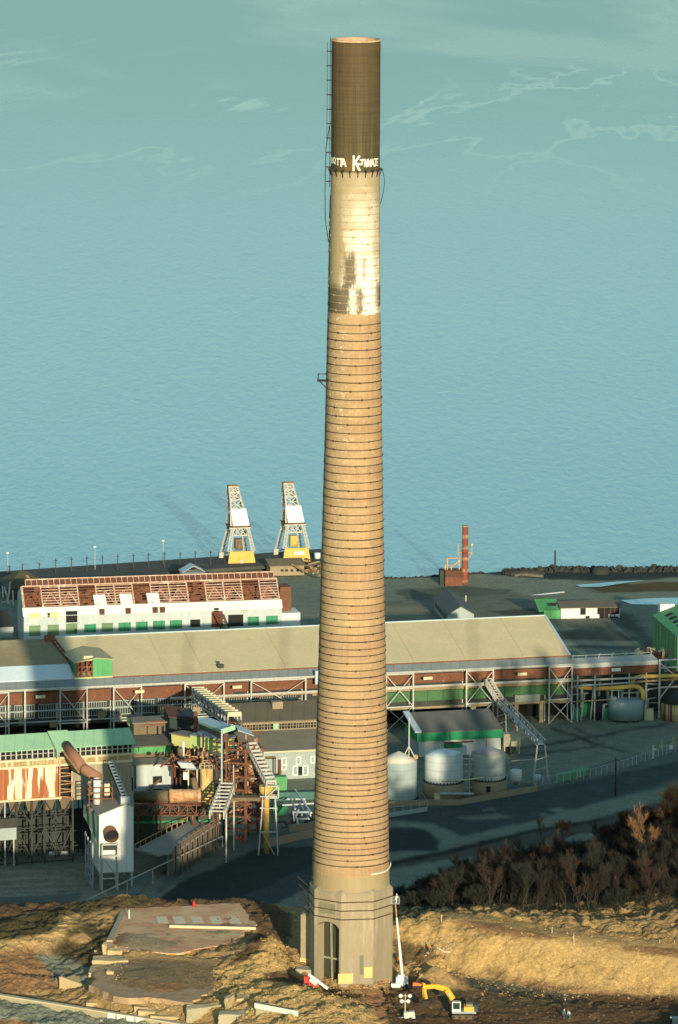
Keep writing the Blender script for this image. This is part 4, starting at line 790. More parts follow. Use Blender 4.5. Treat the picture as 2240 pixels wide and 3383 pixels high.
# white and green derelict sheds
A = P(1853, 2053, z=gz(50, 585)); B = P(2048, 2049, z=A.z); fr = Fr(A, B); Lx = fr.L; c = fr.c_of(1853, 2010); 
o = thing('derelict_white_shed', 'derelict white shed with large holes torn in its front wall', 'shed', A)
MB().box(0,Lx,0,9,-1,c,fr).build('wall', mat('panel_white',(.70,.70,.68),(.62,.62,.60),.4,.7,third=(.25,.12,.10),thr=(.62,.7),tsc=.4,seam=('X',2.2),seamc=.5), o)
cr = fr.c_of(1950, 1985, 5)
MB().slab([fr(-.4,-.5,c), fr(Lx+.4,-.5,c), fr(Lx+.4,5,cr), fr(-.4,5,cr)], (0,0,.2)).slab([fr(-.4,5,cr), fr(Lx+.4,5,cr), fr(Lx+.4,9.6,c), fr(-.4,9.6,c)], (0,0,.2)).build('roof', mat('shed_roof',(.15,.135,.10),(.11,.105,.08),.4), o)
Z6 = lambda x, y: (1640+x/2.613, 1950+y/2.613)
for x0,x1,y0,y1 in ((725,772,155,212),(770,806,222,262),(872,1060,150,208),(890,970,205,262),(975,1050,228,258)): win(fr, *Z6(x0,y0), *Z6(x1,y1), 0, m_dark, 'hole', o)
for x in (930, 985, 1020): win(fr, *Z6(x,150), *Z6(x+7,262), -.1, m_rustd, 'stud', o)
ag = fr.a_of(1798); cg = fr.c_of(1800, 2019); o = thing('green_lean_to', 'small green shed joined to the left end of the derelict white shed', 'shed', fr(ag,0,0))
MB().box(ag,-.1,.2,8,-1,cg,fr).build('wall', m_green, o); MB().slab([fr(ag-1.6,-.3,cg), fr(-.1,-.3,cg), fr(-.1,7,cg+2), fr(ag-1.6,7,cg+2)], (0,0,.2)).build('roof', m_green, o); win(fr, *Z6(460,108), *Z6(520,135), 0, m_dark, 'hole', o)
# dark gabled shed behind the tan roof
z_ = ZP; f0, f1 = P(1434, 2010, z=z_), P(1478, 2066, z=z_); g0 = P(1520, 2006, z=z_); fr = Fr(f1, f1+(g0-f0)); d = (f0-f1); W_ = fr.L
o = thing('dark_gabled_shed', 'dark gabled shed with a row of windows in its pale side, behind the tan roof', 'shed', f1)
m = MB(); q = lambda a, b, c: f1+fr.u*a+d*b+V((0,0,c)); m.box(0,W_,0,1,-1,2.8,q); m.add([q(0,0,2.8), q(W_,0,2.8), q(W_/2,0,5)], [(0,1,2)]); m.build('wall', m_grey, o)
MB().slab([q(-.5,-.02,2.7), q(W_/2,-.02,5.1), q(W_/2,1.02,5.1), q(-.5,1.02,2.7)], (0,0,.2)).slab([q(W_+.5,-.02,2.7), q(W_+.5,1.02,2.7), q(W_/2,1.02,5.1), q(W_/2,-.02,5.1)], (0,0,.2)).build('roof', mat('slate',(.10,.115,.11),(.075,.09,.09),.3), o)
for k in range(9): t_ = .08+k*.1; MB().box(-.07,-.01,t_,t_+.05,.9,2.2,q).build('window', m_dark, o)
p = P(1539, 1992, z=-40); o = MB().tube([p, p+V((0,0,2.2))], .2, 6).build('marker_post', m_steelw, None, p); tag(o, 'short pale post beside the dark gabled shed', 'post')
p = P(1626, 2020, z=-39)
# ------------------------------------------------------------------ long tan roofed hall and its pipe rack
ze = 14.4
A = P(0, 2289, z=ZP+ze); B = P(1891, 2200, z=ZP+ze); HF = Fr(V((A.x, A.y, ZP)), V((B.x, B.y, ZP))); fr = HF; aR = fr.L
hall = thing('tan_roof_hall', 'very long hall with a broad tan roof behind the pipe rack', 'industrial hall', fr(60,0,0))
RBh, RCh = 25.0, ze+8.2
aM0, aM1 = fr.a_of(250, 3.6), fr.a_of(372, 3.6); aRm = fr.a_of(1881, 3.4)
MB().slab([fr(aM0-1,3.4,ze+1.9), fr(aRm,3.4,ze+1.9), fr(aRm,RBh,RCh), fr(aM0-1,RBh,RCh)], (0,0,.3)).slab([fr(aM0-1,RBh,RCh), fr(aRm,RBh,RCh), fr(aRm,48,ze+1), fr(aM0-1,48,ze+1)], (0,0,.3)).build('roof', m_tan, hall)
MB().beam(fr(aM0,RBh,RCh+.4), fr(aRm,RBh,RCh+.4), .5, .25).beam(fr(aRm,3.4,ze+2.25), fr(aRm,RBh,RCh+.4), .55, .2).build('ridge_trim', m_tankb, hall)
MB().slab([fr(-30,-.2,ze), fr(aR,-.2,ze), fr(aR,3.35,ze+1.75), fr(-30,3.35,ze+1.75)], (0,0,.2)).build('lower_roof', m_gmet, hall)
MB().box(aM1,aRm,3.1,3.38,ze+1.72,ze+2.15,fr).build('gutter', m_rust, hall)
MB().add([fr(aRm-.3,3.4,-.5), fr(aRm-.3,47,-.5), fr(aRm-.3,47,ze+1), fr(aRm-.3,RBh,RCh), fr(aRm-.3,3.4,ze+1.8), fr(aRm-.5,3.4,-.5), fr(aRm-.5,47,-.5), fr(aRm-.5,47,ze+1), fr(aRm-.5,RBh,RCh), fr(aRm-.5,3.4,ze+1.8)], [(0,1,2,3,4),(9,8,7,6,5),(0,5,6,1),(1,6,7,2),(4,3,8,9),(0,4,9,5)]).build('gable_wall', m_dgrey, hall)
MB().box(-30,aRm-.6,2.5,3,5.2,ze-.1,fr).build('wall', m_dgrey, hall)
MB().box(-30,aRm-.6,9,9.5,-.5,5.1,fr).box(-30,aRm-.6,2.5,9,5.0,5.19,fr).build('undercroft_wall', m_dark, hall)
aS = fr.a_of(1160, 1)
for i, (a0, a1) in enumerate(((-30, 60), (60, aR-.1))): MB().box(a0,a1-.02,1.6,2.45,10.9 if i == 0 else 11.5,13.8,fr).build('rust_band', m_rust, hall)
MB().box(aS-10,aR-.3,1.5,2.45,9.6,10.5,fr).build('tan_ledge', m_tanb, hall)
k = 0; a = aS-8
while a < aR-3: MB().box(a,a+3.95,1.9,2.45,6.8,9.4,fr).build('green_panel', mat('green_panel',(.075,.17,.065),(.05,.13,.055),.6) if 'green_panel' not in bpy.data.materials else bpy.data.materials['green_panel'], hall); a += 4.05
MB().box(aS-10,aR-.3,.6,2.45,5.0,5.6,fr).build('deck_edge', m_tanb, hall)
for px_ in (1700, 1783, 1560): a = fr.a_of(px_, 1); MB().box(a,a+1.0,1,2,-.5,4.98,fr).build('column', m_tanb, hall)
MB().box(fr.a_of(1703),fr.a_of(1786),.5,2.4,5.65,7.4,fr).build('pale_panel', mat('pale_panel',(.30,.34,.28)), hall)
# windows and boards on the shaded left front
a = -8.0; k = 0
while a < aS-14:
    w = 5.4
    m = MB()
    for j in range(9): m.beam(fr(a+j*.62,2.4,7.2), fr(a+j*.62,2.4,10.4), .12)
    m.beam(fr(a-.1,2.4,10.5), fr(a+5.2,2.4,10.5), .18); m.beam(fr(a-.1,2.4,8.7), fr(a+5.2,2.4,8.7), .14); m.beam(fr(a-.1,2.4,7.1), fr(a+5.2,2.4,7.1), .18)
    m.build('window', m_grey, hall)
    if k % 3 != 1: MB().box(a+1+k%2*1.8,a+2.9+k%2*1.8,2.2,2.38,7.3-(k%4)*.9,8.9-(k%4)*.9,fr).build('board', m_tanb, hall)
    a += 6.1; k += 1
for px_, py_, w, h in ((1541,2272,.9,.9),(1846,2260,.9,.9)): 
    p_ = fr.face(px_, py_, .2); a, c = fr.q(px_, py_, 1.4); MB().lathe([(.5,0),(.3,.6)], fr(a,1.3,c-.3), 8).build('valve_box', m_yel, hall)
a0 = fr.a_of(725, 6); MB().beam(fr(a0,5,ze+2.4), fr(a0-.6,5,ze+4.4), .5).box(a0-.8,a0+.9,5,6.2,ze+2.6,ze+3.5,fr).build('roof_vent', m_dgrey, hall)
for px_ in (520, 640, 910, 1330, 1500, 1690): a0 = fr.a_of(px_, 14); MB().slab([fr(a0,3.5,ze+2.24), fr(a0+.22,3.5,ze+2.24), fr(a0+.22,RBh-.3,RCh+.22), fr(a0,RBh-.3,RCh+.22)], (0,0,.14)).build('roof_joint', m_tan, hall)
# left continuation: darker roof, pale blue strip roof, green cross monitor
o = thing('dark_roof_wing', 'darker roofed wing at the left end of the tan roofed hall', 'industrial hall', fr(-2,9,0))
MB().slab([fr(-32,9,ze+3.9), fr(aM0-.8,9,ze+3.9), fr(aM0-1.2,RBh,RCh-.1), fr(-32,RBh,RCh-.1)], (0,0,.25)).build('roof', mat('tan_tar',(.30,.25,.14),(.24,.205,.125),.15,.9,third=(.36,.31,.18),thr=(.5,.7),tsc=.12), o)
MB().box(-32,aM0-1.3,10,24,0,ze+3.7,fr).build('wall', m_dgrey, o)
MB().slab([fr(-32,3.5,ze+1.9), fr(aM0-.6,3.5,ze+1.9), fr(aM0-.6,8.6,ze+4.6), fr(-32,8.6,ze+4.6)], (0,0,.25)).build('strip_roof', m_blue, o)
MB().box(-32,aM0-.6,3.7,3.9,ze+.9,ze+1.85,fr).build('strip_fascia', m_dark, o)
m = MB(); a0 = fr.a_of(178, 20)
for d in (0, 1.0): m.beam(fr(a0+d,RBh,RCh+.4), fr(a0+d+2.0,9.2,ze+4.4), .3)
for i in range(9): t_ = i/8; m.beam(fr(a0+2.0*t_,RBh-(RBh-9.2)*t_,RCh+.5-(RCh-ze-4)*t_), fr(a0+1+2.0*t_,RBh-(RBh-9.2)*t_,RCh+.5-(RCh-ze-4)*t_), .25)
m.build('roof_walkway', m_rust, o)
a0 = fr.a_of(146, RBh); MB().box(a0,a0+2.4,RBh-2,RBh-.2,RCh-.7,RCh+1.1,fr).box(a0+.9,a0+1.3,RBh-1.4,RBh-1,RCh+1.1,RCh+2,fr).build('rust_vent', m_rust, o)
o = thing('green_monitor', 'green gabled roof monitor with a torn open front across the tan roof', 'roof monitor', fr(aM0,3.6,ze))
cL, cR_, cP = fr.c_of(250, 2190, 3.6), fr.c_of(372, 2179, 3.6), fr.c_of(321, 2175, 3.6); aP = fr.a_of(321, 3.6); aH = fr.a_of(308, 3.6)
MB().add([fr(aH,3.6,ze+1.6), fr(aM1,3.6,ze+1.6), fr(aM1,3.6,cR_), fr(aP,3.6,cP), fr(aH,3.6,cP-.25)], [(0,1,2,3,4)]).add([fr(aH,3.75,ze+1.6), fr(aM1,3.75,ze+1.6), fr(aM1,3.75,cR_), fr(aP,3.75,cP), fr(aH,3.75,cP-.25)], [(4,3,2,1,0)]).build('front_wall', m_green, o)
MB().box(aM0,aM0+.15,3.6,RBh+1,ze+1.6,cL,fr).box(aM1-.15,aM1,3.76,RBh+1,ze+1.6,cR_,fr).build('side_wall', m_dgreen, o)  # sides a deeper green than the front, shade put into the colour
MB().box(aM0+.3,aM1-.3,6.5,6.7,ze+1.6,cL-.3,fr).build('inner_wall', m_rustd, o)
MB().slab([fr(aM0-.4,3.2,cL), fr(aP,3.2,cP), fr(aP,RBh+1.5,cP), fr(aM0-.4,RBh+1.5,cL)], (0,0,.2)).slab([fr(aM1+.3,3.2,cR_), fr(aM1+.3,RBh+1.5,cR_), fr(aP,RBh+1.5,cP), fr(aP,3.2,cP)], (0,0,.2)).build('roof', mat('monitor_roof',(.48,.42,.235),(.42,.37,.21),.2), o)
m = MB()
for i in range(4): a = aM0+.3+(aH-aM0-.5)*i/3; m.beam(fr(a,3.7,ze+1.6), fr(a,3.7,cL+.2), .35)
for c_ in (ze+2.4, ze+3.6, ze+4.8): m.beam(fr(aM0+.2,3.8,c_), fr(aH,3.8,c_), .35)
m.beam(fr(aM0+.2,3.9,ze+1.8), fr(aH,3.9,cL-.2), .25); m.build('open_frame', m_rust, o)
MB().box(aM0-.2,aH-.4,3.3,3.55,ze+1.5,ze+2.1,fr).build('sill_board', m_lime, o)
a0 = fr.a_of(274, 6); MB().box(a0,a0+2.4,5,7,cL+.1,cL+1.3,fr).build('roof_vent', m_cream, o)
# pipe rack
rack = thing('pipe_rack', 'pale steel pipe rack with cross braced bents along the hall front', 'pipe rack', fr(70,-1.5,0))
def bent(pa, pb, deep=True):
    a0, a1 = fr.a_of(pa, -1.2), fr.a_of(pb, -1.2); m = MB()
    for a in (a0, a1): m.beam(fr(a,-1.2,-.3), fr(a,-1.2,ze+.4), .34); m.beam(fr(a,2.4,-.3), fr(a,2.4,ze-.3), .28); m.beam(fr(a,-1.2,5.9), fr(a,1.4,5.9), .25)
    for c_ in (ze+.2, 6.2): m.beam(fr(a0,-1.2,c_), fr(a1,-1.2,c_), .3)
    m.beam(fr(a0,-1.2,ze), fr(a1,-1.2,6.2), .18)
    if pa > 1200: m.beam(fr(a1,-1.15,ze), fr(a0,-1.15,6.2), .16); m.beam(fr(a0,-1.2,6.2), fr(a1,-1.2,0), .18); m.beam(fr(a1,-1.15,6.2), fr(a0,-1.15,0), .16); m.beam(fr(a0,-1.2,10.8), fr(a1,-1.2,10.8), .26)
    else: m.beam(fr(a1,-1.15,ze), fr((a0+a1)/2,-1.15,10), .12)
    m.build('bent', m_steelw, rack)
for pa, pb in ((-62,29),(83,83.01),(199,288),(376,468),(611,740),(830,1010),(1276,1365),(1541,1629),(1814,1889)):
    if pb-pa < 1: a = fr.a_of(pa, -1.2); MB().beam(fr(a,-1.2,-.3), fr(a,-1.2,ze+.4), .42).build('post', m_steelw, rack)
    else: bent(pa, pb)
MB().tube([fr(-30,-.9,ze+.55), fr(aR,-.9,ze+.55)], .33, 8).build('pipe', m_steelw, rack); MB().tube([fr(fr.a_of(560),-.8,11.1), fr(aR,-.8,11.1)], .36, 8).build('pipe', m_steelw, rack); MB().tube([fr(fr.a_of(560),-.2,10.6), fr(aR,-.2,10.6)], .2, 8).build('pipe', m_rustl, rack)
MB().tube([fr(-30,.9,9.2), fr(fr.a_of(1000),.9,9.2)], .2, 8).tube([fr(-30,.9,6.4), fr(fr.a_of(1000),.9,6.4)], .22, 8).build('pipe', m_grey, rack)
for x, y in ((134,2302),(461,2285),(783,2270),(1413,2241),(1724,2227)):
    a, c = fr.q(x, y, -1.6); MB().box(a-1.2,a+1.2,-1.75,-1.55,c-.35,c+.4,fr).build('lamp_panel', m_cream, rack)
p = fr(fr.a_of(1042), -1.5, 0); c = fr.c_of(1042, 2215, -1.5); MB().box(fr.a_of(1034),fr.a_of(1052),-2.2,-1.4,c-3.4,c,fr).build('cabin', m_tankb, rack)
# right hand pipe bridge
aB = fr.a_of(2178, -1.2)
br = thing('pipe_bridge', 'grey roofed conveyor bridge with a rust red side, right of the tan roof', 'conveyor bridge', fr(aR+5,0,0))
MB().slab([fr(aR+.1,-.3,ze-.6), fr(aB,-.3,ze-.6), fr(aB,-.3,ze+.5), fr(aR+.1,-.3,ze+.5)], fr.v*.3).slab([fr(aR+.1,0,ze+.3), fr(aB,0,ze+.3), fr(aB,4.6,ze+.9), fr(aR+.1,4.6,ze+.9)], (0,0,.2)).build('roof', mat('pale_roof',(.42,.45,.41),(.36,.39,.36),.5), br)
MB().box(aR+.1,aB,.2,4,ze-2.7,ze-.62,fr).build('wall', m_rust, br)
m = MB()
for i in range(7): a = aR+1+(aB-aR-2)*i/6; m.beam(fr(a,3.5,ze+1), fr(a+.8,4.5,ze+2), .2)
m.beam(fr(aR+1,4.4,ze+1.7), fr(aB-1,4.4,ze+1.7), .14); m.build('roof_rail', m_grey, br)
for i in range(5): a = aR+1.5+(aB-aR)*i/5; MB().beam(fr(a,.1,-.2), fr(a,.1,ze-2.7), .34).build('post', m_steelw, br)
MB().tube([fr(aR,-.3,10.6), fr(aB+12,-.3,10.6)], .3, 8).build('pipe', m_steelw, br); MB().tube([fr(aR,-.6,9.3), fr(aB-4,-.6,9.5)], .25, 8).build('pipe', m_grey, br); MB().tube([fr(aR-4,-.6,5.2), fr(aR+14,-.6,5.4)], .2, 8).build('pipe', m_tanb, br)
MB().tube([fr(aB-6,-.9,9.7), fr(aB+12,-.9,9.9)], .28, 8).build('pipe', m_rustl, br)
a, c = fr.q(2034, 2213, -.5); MB().box(a-1.2,a+1.2,-.7,-.45,c-.35,c+.45,fr).build('lamp_panel', m_white, br)
rk2 = thing('steel_bent', 'pale braced steel bent at the right edge in front of the green building', 'steel frame', fr(aB,-1.2,0)); m = MB(); a1 = aB+7.6
for a in (aB, a1): m.beam(fr(a,-1.2,-.3), fr(a,-1.2,ze+.9), .44)
for c_ in (ze+.7, ze-1.3, 11, 8): m.beam(fr(aB,-1.2,c_), fr(a1,-1.2,c_), .34)
m.beam(fr(aB,-1.2,ze), fr(a1,-1.2,8), .28); m.beam(fr(a1,-1.1,ze), fr(aB,-1.1,5), .28); m.build('frame', m_steelw, rk2)
MB().tube([fr(aB+2.4,-.2,ze-1), fr(aB+4.2,-.2,ze-3), fr(aB+2.8,-.2,ze-5), fr(aB+4,-.2,ze-6.5)], .55, 8).build('rust_chute', m_rustd, rk2)
# clutter of machinery under the bridge
o = thing('pump_gear', 'tangle of green and dark pump machinery under the conveyor bridge', 'machinery', fr(aR+6,2,0)); m = MB(); m2 = MB(); rr_ = random.Random(5)
for i in range(26):
    a = aR+rr_.uniform(1, 22); b = rr_.uniform(0, 6); h = rr_.uniform(2, 9); m.beam(fr(a,b,0), fr(a+rr_.uniform(-1,1),b,h), rr_.uniform(.2,.7)); 
    if i % 2: m.beam(fr(a,b,h), fr(a+rr_.uniform(2,6),b,h+rr_.uniform(-.4,.4)), .3)
    if i % 3 == 0: MB().box(a,a+rr_.uniform(1,3),b,b+1.5,0,rr_.uniform(1,3.6),fr).build('casing', m_dgreen, o)
m.build('pipework', m_grey, o)['kind'] = 'stuff'; MB().box(aR+1,aB+10,8,8.5,-.5,10,fr).build('back_wall', m_dgrey, o)
MB().lathe([(1.5,-.2),(1.5,5.6)], fr(aR+7.5,1.5,0), 12).build('dark_stack', m_dark, o)
# yellow pipe and grey tank, striped silo
tc = P(2068, 2377, z=ZP); tk = thing('slate_tank', 'squat slate blue tank under the yellow pipe', 'tank', tc)
rT = 117/2*((tc-CAM).length)/FPX; hT = (P(2068, 2312, at=tc)-tc).z
MB().lathe([(rT,.4),(rT,hT),(rT-.08,hT+.05),(rT*.5,hT+.35),(.1,hT+.5)], tc, 40).build('shell', m_tankc, tk)
m = MB()
for k in range(8): a = k*math.pi/4; q_ = tc+V((math.cos(a)*(rT-.5), math.sin(a)*(rT-.5), 0)); m.beam(q_+V((0,0,-.4)), q_+V((0,0,.45)), .7)
m.build('footing', m_dgrey, tk); MB().lathe([(1.0,hT),(1.0,hT+.9)], tc+V((-rT*.75,-.6,0)), 10).build('hatch', m_tankc, tk)
MB().beam(tc+V((rT+.3,-1,0)), tc+V((rT+.3,-1,hT*.8)), .3).box(rT+.6,rT+2.4,-1,1,0,2.8,lambda a,b,c: tc+V((a,b,c))).build('side_cabinet', m_cream, tk)
yp = thing('yellow_pipe', 'fat yellow pipe curving down onto the slate blue tank', 'pipe', tc+V((0,0,9))); Yt = tc.y
def Y_(x, y, d=0): return P(1860+x/4.1256, 2100+y/4.1256, y=Yt+d)
MB().tube([Y_(-420,640,14), Y_(100,690,4), Y_(480,722), Y_(800,705), Y_(960,690), Y_(1030,700), Y_(1078,745), Y_(1090,800), Y_(1085,880)], .56, 12).build('main_run', m_yel, yp)
MB().tube([Y_(925,740,2), Y_(930,670,2), Y_(950,610,2), Y_(990,572,2), Y_(1050,556,2), Y_(1568,548,2), Y_(1900,545,2)], .52, 12).build('upper_run', m_yel, yp)
for x in (440, 760, 905): MB().beam(Y_(x,700), V((Y_(x,700).x, Yt, ZP-.2)), .25).build('support', m_steelw, yp)
sc = P(2246, 2374, z=ZP); rS = 62*((sc-CAM).length)/FPX; hS_ = (P(2246, 2318, at=sc)-sc).z
o = thing('striped_silo', 'tan and rust striped silo with a dark cone at the right edge', 'silo', sc)
t = NT('stripe_rust', .8); f = t.ramp(t.noise(1.3, t.coord((1,1,.02)), 2), .46, .54); MB().lathe([(rS,0),(rS,hS_)], sc, 40).build('shell', t.col(t.mix(f, (.60,.44,.22), (.22,.07,.035))), o)
MB().lathe([(rS+.1,hS_),(rS*.35,hS_+2.6),(.2,hS_+2.9)], sc, 32).build('cone', m_dgrey, o)
# bright green building at right edge, wrecked ring tank
gA = P(2236, 2224, z=ZP); gB = P(2157, 2152, z=ZP); d = gB-gA; Ld = d.length; v_ = d.normalized(); u_ = V((v_.y, -v_.x, 0)); G_ = lambda a, b, c: gA+u_*a+v_*b+V((0,0,c)); hG = (P(2236, 2105, at=gA)-gA).z
o = thing('green_building', 'tall bright green building with dark skylights at the right edge', 'industrial building', gA)
MB().box(0,26,0,Ld,-.5,hG,G_).build('wall', m_green, o); MB().slab([G_(-.3,-.4,hG), G_(13,-.4,hG+5), G_(13,Ld+.4,hG+5), G_(-.3,Ld+.4,hG)], (0,0,.2)).slab([G_(13,-.4,hG+5), G_(26.3,-.4,hG), G_(26.3,Ld+.4,hG), G_(13,Ld+.4,hG+5)], (0,0,.2)).add([G_(0,-.01,hG), G_(26,-.01,hG), G_(13,-.01,hG+4.9)], [(0,1,2)]).build('roof', m_green, o)
for i in range(7): b = Ld*(i+.5)/7; MB().box(-.1,-.02,b-.25,b+.25,1.5,hG-.4,G_).build('rust_streak_panel', m_rustl, o)
for r_, n_w in ((3, 5), (7.5, 5), (11, 4)):
    for i in range(n_w): b = Ld*(.12+.16*i); c_ = hG+5*r_/13+.3; MB().box(0,1,0,1,0,1,lambda a,b_,c: G_(r_-1+a*2,b+b_*2.6,hG+.28+5*(r_-1+a*2)/13+c*.08)).build('skylight', m_dark, o)
MB().box(2,6,Ld+.6,Ld+4,0,hG+3,G_).build('roof_tank', m_white, o)
rc = P(2146, 2172, z=ZP+6); o = thing('wrecked_ring_tank', 'broken open pale ring tank full of rusty scrap beside the green building', 'tank', V((rc.x, rc.y, ZP))); m = MB(); rw = 50*((rc-CAM).length)/FPX
n = 22
for i in range(n):
    a0, a1 = math.pi*2*i/n, math.pi*2*(i+1)/n
    if 14 < i < 20: continue
    z1 = 1.6+.5*math.sin(i*1.7); p0, p1 = V((math.cos(a0)*rw, math.sin(a0)*rw, 0)), V((math.cos(a1)*rw, math.sin(a1)*rw, 0)); m.hexa([rc+p0*.96, rc+p0, rc+p1, rc+p1*.96, rc+p0*.96+V((0,0,z1)), rc+p0+V((0,0,z1)), rc+p1+V((0,0,z1)), rc+p1*.96+V((0,0,z1))])
m.build('ring', m_cream, o); m = MB()
for i in range(60): p = rc+V((rr_.uniform(-.2,1.1)*rw, rr_.uniform(-.6,.6)*rw, rr_.uniform(-.4,1))); m.beam(p, p+V((rr_.uniform(-2,2), rr_.uniform(-1,1), rr_.uniform(-1,2))), .28)
m.build('scrap', m_rustd, o)['kind'] = 'stuff'; MB().lathe([(rw*.98,-6.2),(rw*.98,.05)], rc, 24).build('drum', m_dgrey, o)
# ------------------------------------------------------------------ left: green roofed shed on its steel trestle
A = P(0, 2862, z=ZP); zE = P(0, 2484, at=A).z; B = P(446, 2457, z=zE); fr = Fr(A, V((B.x, B.y, ZP))); GF = fr; LG = fr.L-.4
cE = zE-ZP; cF = fr.c_of(60, 2640)
gs = thing('green_roof_shed', 'long mint green roofed shed with rust and cream siding, high on a dark trestle', 'industrial shed', A)
RG = 4.4; CG = cE+2.7
MB().slab([fr(-12,-.7,cE), fr(LG+.4,-.7,cE), fr(LG+.4,RG,CG), fr(-12,RG,CG)], (0,0,.2)).slab([fr(-12,RG,CG), fr(LG+.4,RG,CG), fr(LG+.4,9.4,cE), fr(-12,9.4,cE)], (0,0,.2)).build('roof', m_mint, gs)
c1, c2 = cE-2.0, fr.c_of(0, 2538)   # clerestory foot, pale beam
MB().box(-12,LG-.3,.6,.9,c1,cE-.1,fr).build('clerestory_gap', m_dark, gs)
a = -11.; 
while a < LG-.5:
    m = MB()
    for d in (0, 1.25, 2.5): m.beam(fr(a+d,.3,c1), fr(a+d,.3,cE), .2 if d else .3)
    m.beam(fr(a,.3,(c1+cE)/2), fr(a+3.4,.3,(c1+cE)/2), .14); m.build('window_frame', m_steelw, gs); a += 3.75
MB().box(-12,LG-.2,-.25,.5,c1-.5,c1-.02,fr).build('beam', m_cream, gs); MB().box(-12,LG-.2,-.3,.45,c2-.35,c2+.2,fr).build('beam', m_cream, gs)
t = NT('pipe_row_siding', .75); f = t.ramp(t.noise(1.3, t.coord((1,1,.12)), 3, .7), .5, .66); m_pr = t.col(t.mix(f, (.33,.23,.11), (.72,.62,.40)))
MB().box(-12,LG-.3,.1,.5,c2+.22,c1-.52,fr).build('upper_wall', m_pr, gs)
aC = fr.a_of(193); aD = fr.a_of(240)
t = NT('rust_and_cream_siding', .7); f = t.ramp(t.noise(.75, t.coord((1,1,.10), loc=(2.2,0,.3)), 3, .55), .48, .54); f2 = t.ramp(t.noise(1.6, t.coord((1,1,.03)), 3, .7), .4, .7)
m_rc = t.col(t.mix(f, t.mix(f2, (.38,.13,.045), (.22,.07,.03)), t.mix(f2, (.80,.74,.56), (.60,.42,.20))))
MB().box(-12,aC,-.05,.4,cF,c2-.37,fr).build('lower_wall', m_rc, gs)
MB().box(-12,aC+.6,-.5,.5,cF-.45,cF-.02,fr).build('sill_beam', m_cream, gs)
t = NT('grey_streaked_siding', .75); f = t.ramp(t.noise(1.2, t.coord((1,1,.05)), 4, .6), .4, .65); m_gs = t.col(t.mix(f, (.24,.22,.16), (.36,.31,.20)))
MB().box(aD,LG-.4,-.05,.4,cF-1,c2-.37,fr).build('grey_wall', m_gs, gs); MB().box(-12,LG-.4,8.6,9,cF-1,cE,fr).box(LG-.5,LG-.41,.52,8.5,cF-1,cE-.1,fr).build('back_wall', m_dgrey, gs)
m = MB()
for i in range(9): c_ = cF+(c2-cF)*i/8; m.beam(fr(aC+.3,-.1,c_), fr(aD-.3,.6,c_-(0 if i % 2 else .5)), .22)
m.beam(fr(aC+.3,-.2,cF-1), fr(aC+.3,-.2,c1), .3); m.beam(fr(aD-.2,-.2,cF-1), fr(aD-.2,-.2,c2), .3); m.build('stair', m_rustl, gs)
MB().box(aC+.7,aD-.5,1,1.2,cF,c1-.5,fr).build('stair_back', m_dark, gs)
aM0_, aM1_ = fr.a_of(178), fr.a_of(246); hT_ = fr.c_of(212, 2449, -2.2)
MB().slab([fr(aM0_,-2.6,cE-.2), fr(aM1_,-2.6,cE-.2), fr(aM1_-.8,3,cE+3.3), fr(aM0_-.6,3,cE+3.3)], (0,0,.2)).box(aM0_+.3,aM0_+.5,-2,2,c1,cE,fr).box(aM1_-.5,aM1_-.3,-2,2,c1,cE,fr).build('dormer', m_mint, gs)
for px_ in (-25, 16, 55, 105, 147, 240, 300, 330): MB().beam(fr(fr.a_of(px_),-.2,-.3), fr(fr.a_of(px_),-.2,cF-.5), .42 if px_ != 16 else .3).build('trestle_post', m_dgrey if px_ not in (16,) else m_grey, gs)
m = MB(); aa = [fr.a_of(p_) for p_ in (-25, 55, 147, 240)]
for i in range(3):
    for c0, c1_ in ((cF-.6, cF*.55), (cF*.55, .5)): m.beam(fr(aa[i],-.2,c0), fr((aa[i]+aa[i+1])/2,-.2,c1_+1), .24); m.beam(fr(aa[i+1],-.2,c0), fr((aa[i]+aa[i+1])/2,-.2,c1_+1), .24); m.beam(fr(aa[i],-.2,c1_), fr(aa[i+1],-.2,c1_), .22)
for b_ in (5, 8.5):
    for i in range(14): a = -11+i*(LG+10)/13; m.beam(fr(a,b_,-.2), fr(a,b_,cF), .3)
    for c_ in (2.5, 6, 9.5): m.beam(fr(-11,b_,c_), fr(LG,b_,c_), .2)
m.build('trestle_brace', m_dgrey, gs)
m = MB(); m.box(-11,LG,1.5,8.4,cF-1.2,cF-1.02,fr); m.build('trestle_deck', m_dgrey, gs)
t_ = NT('hopper_rust', .85); m = MB()
for i in range(5): a = -2+i*4.0; m.hexa([fr(a+.8,1,cF-3.2), fr(a+2.4,1,cF-3.2), fr(a+2.4,2.4,cF-3.2), fr(a+.8,2.4,cF-3.2), fr(a,.2,cF-.46), fr(a+3.2,.2,cF-.46), fr(a+3.2,3.2,cF-.46), fr(a,3.2,cF-.46)])
o = m.build('hoppers', m_brn, gs); o['kind'] = 'stuff'
MB().box(-14,LG+8,12,12.6,-1,9.5,fr).build('trestle_backdrop_wall', m_dgrey, gs)
o = thing('small_grey_cabin', 'small pale grey cabin under the trestle at the left edge', 'cabin', fr(-2,-1.2,0)); a1 = fr.a_of(50); cB_, cT_ = fr.c_of(20, 2775, -1), fr.c_of(20, 2735, -1)
MB().box(-8,a1,-1.2,1.4,cB_,cT_,fr).build('wall', m_grey, o); MB().box(-8.2,a1+.2,-1.4,1.6,cT_,cT_+2.2,fr).build('roof', m_dgrey, o)
for a in (-6, -1, a1-.4): MB().beam(fr(a,-.4,-.2), fr(a,-.4,cB_), .3).build('leg', m_steelw, o)
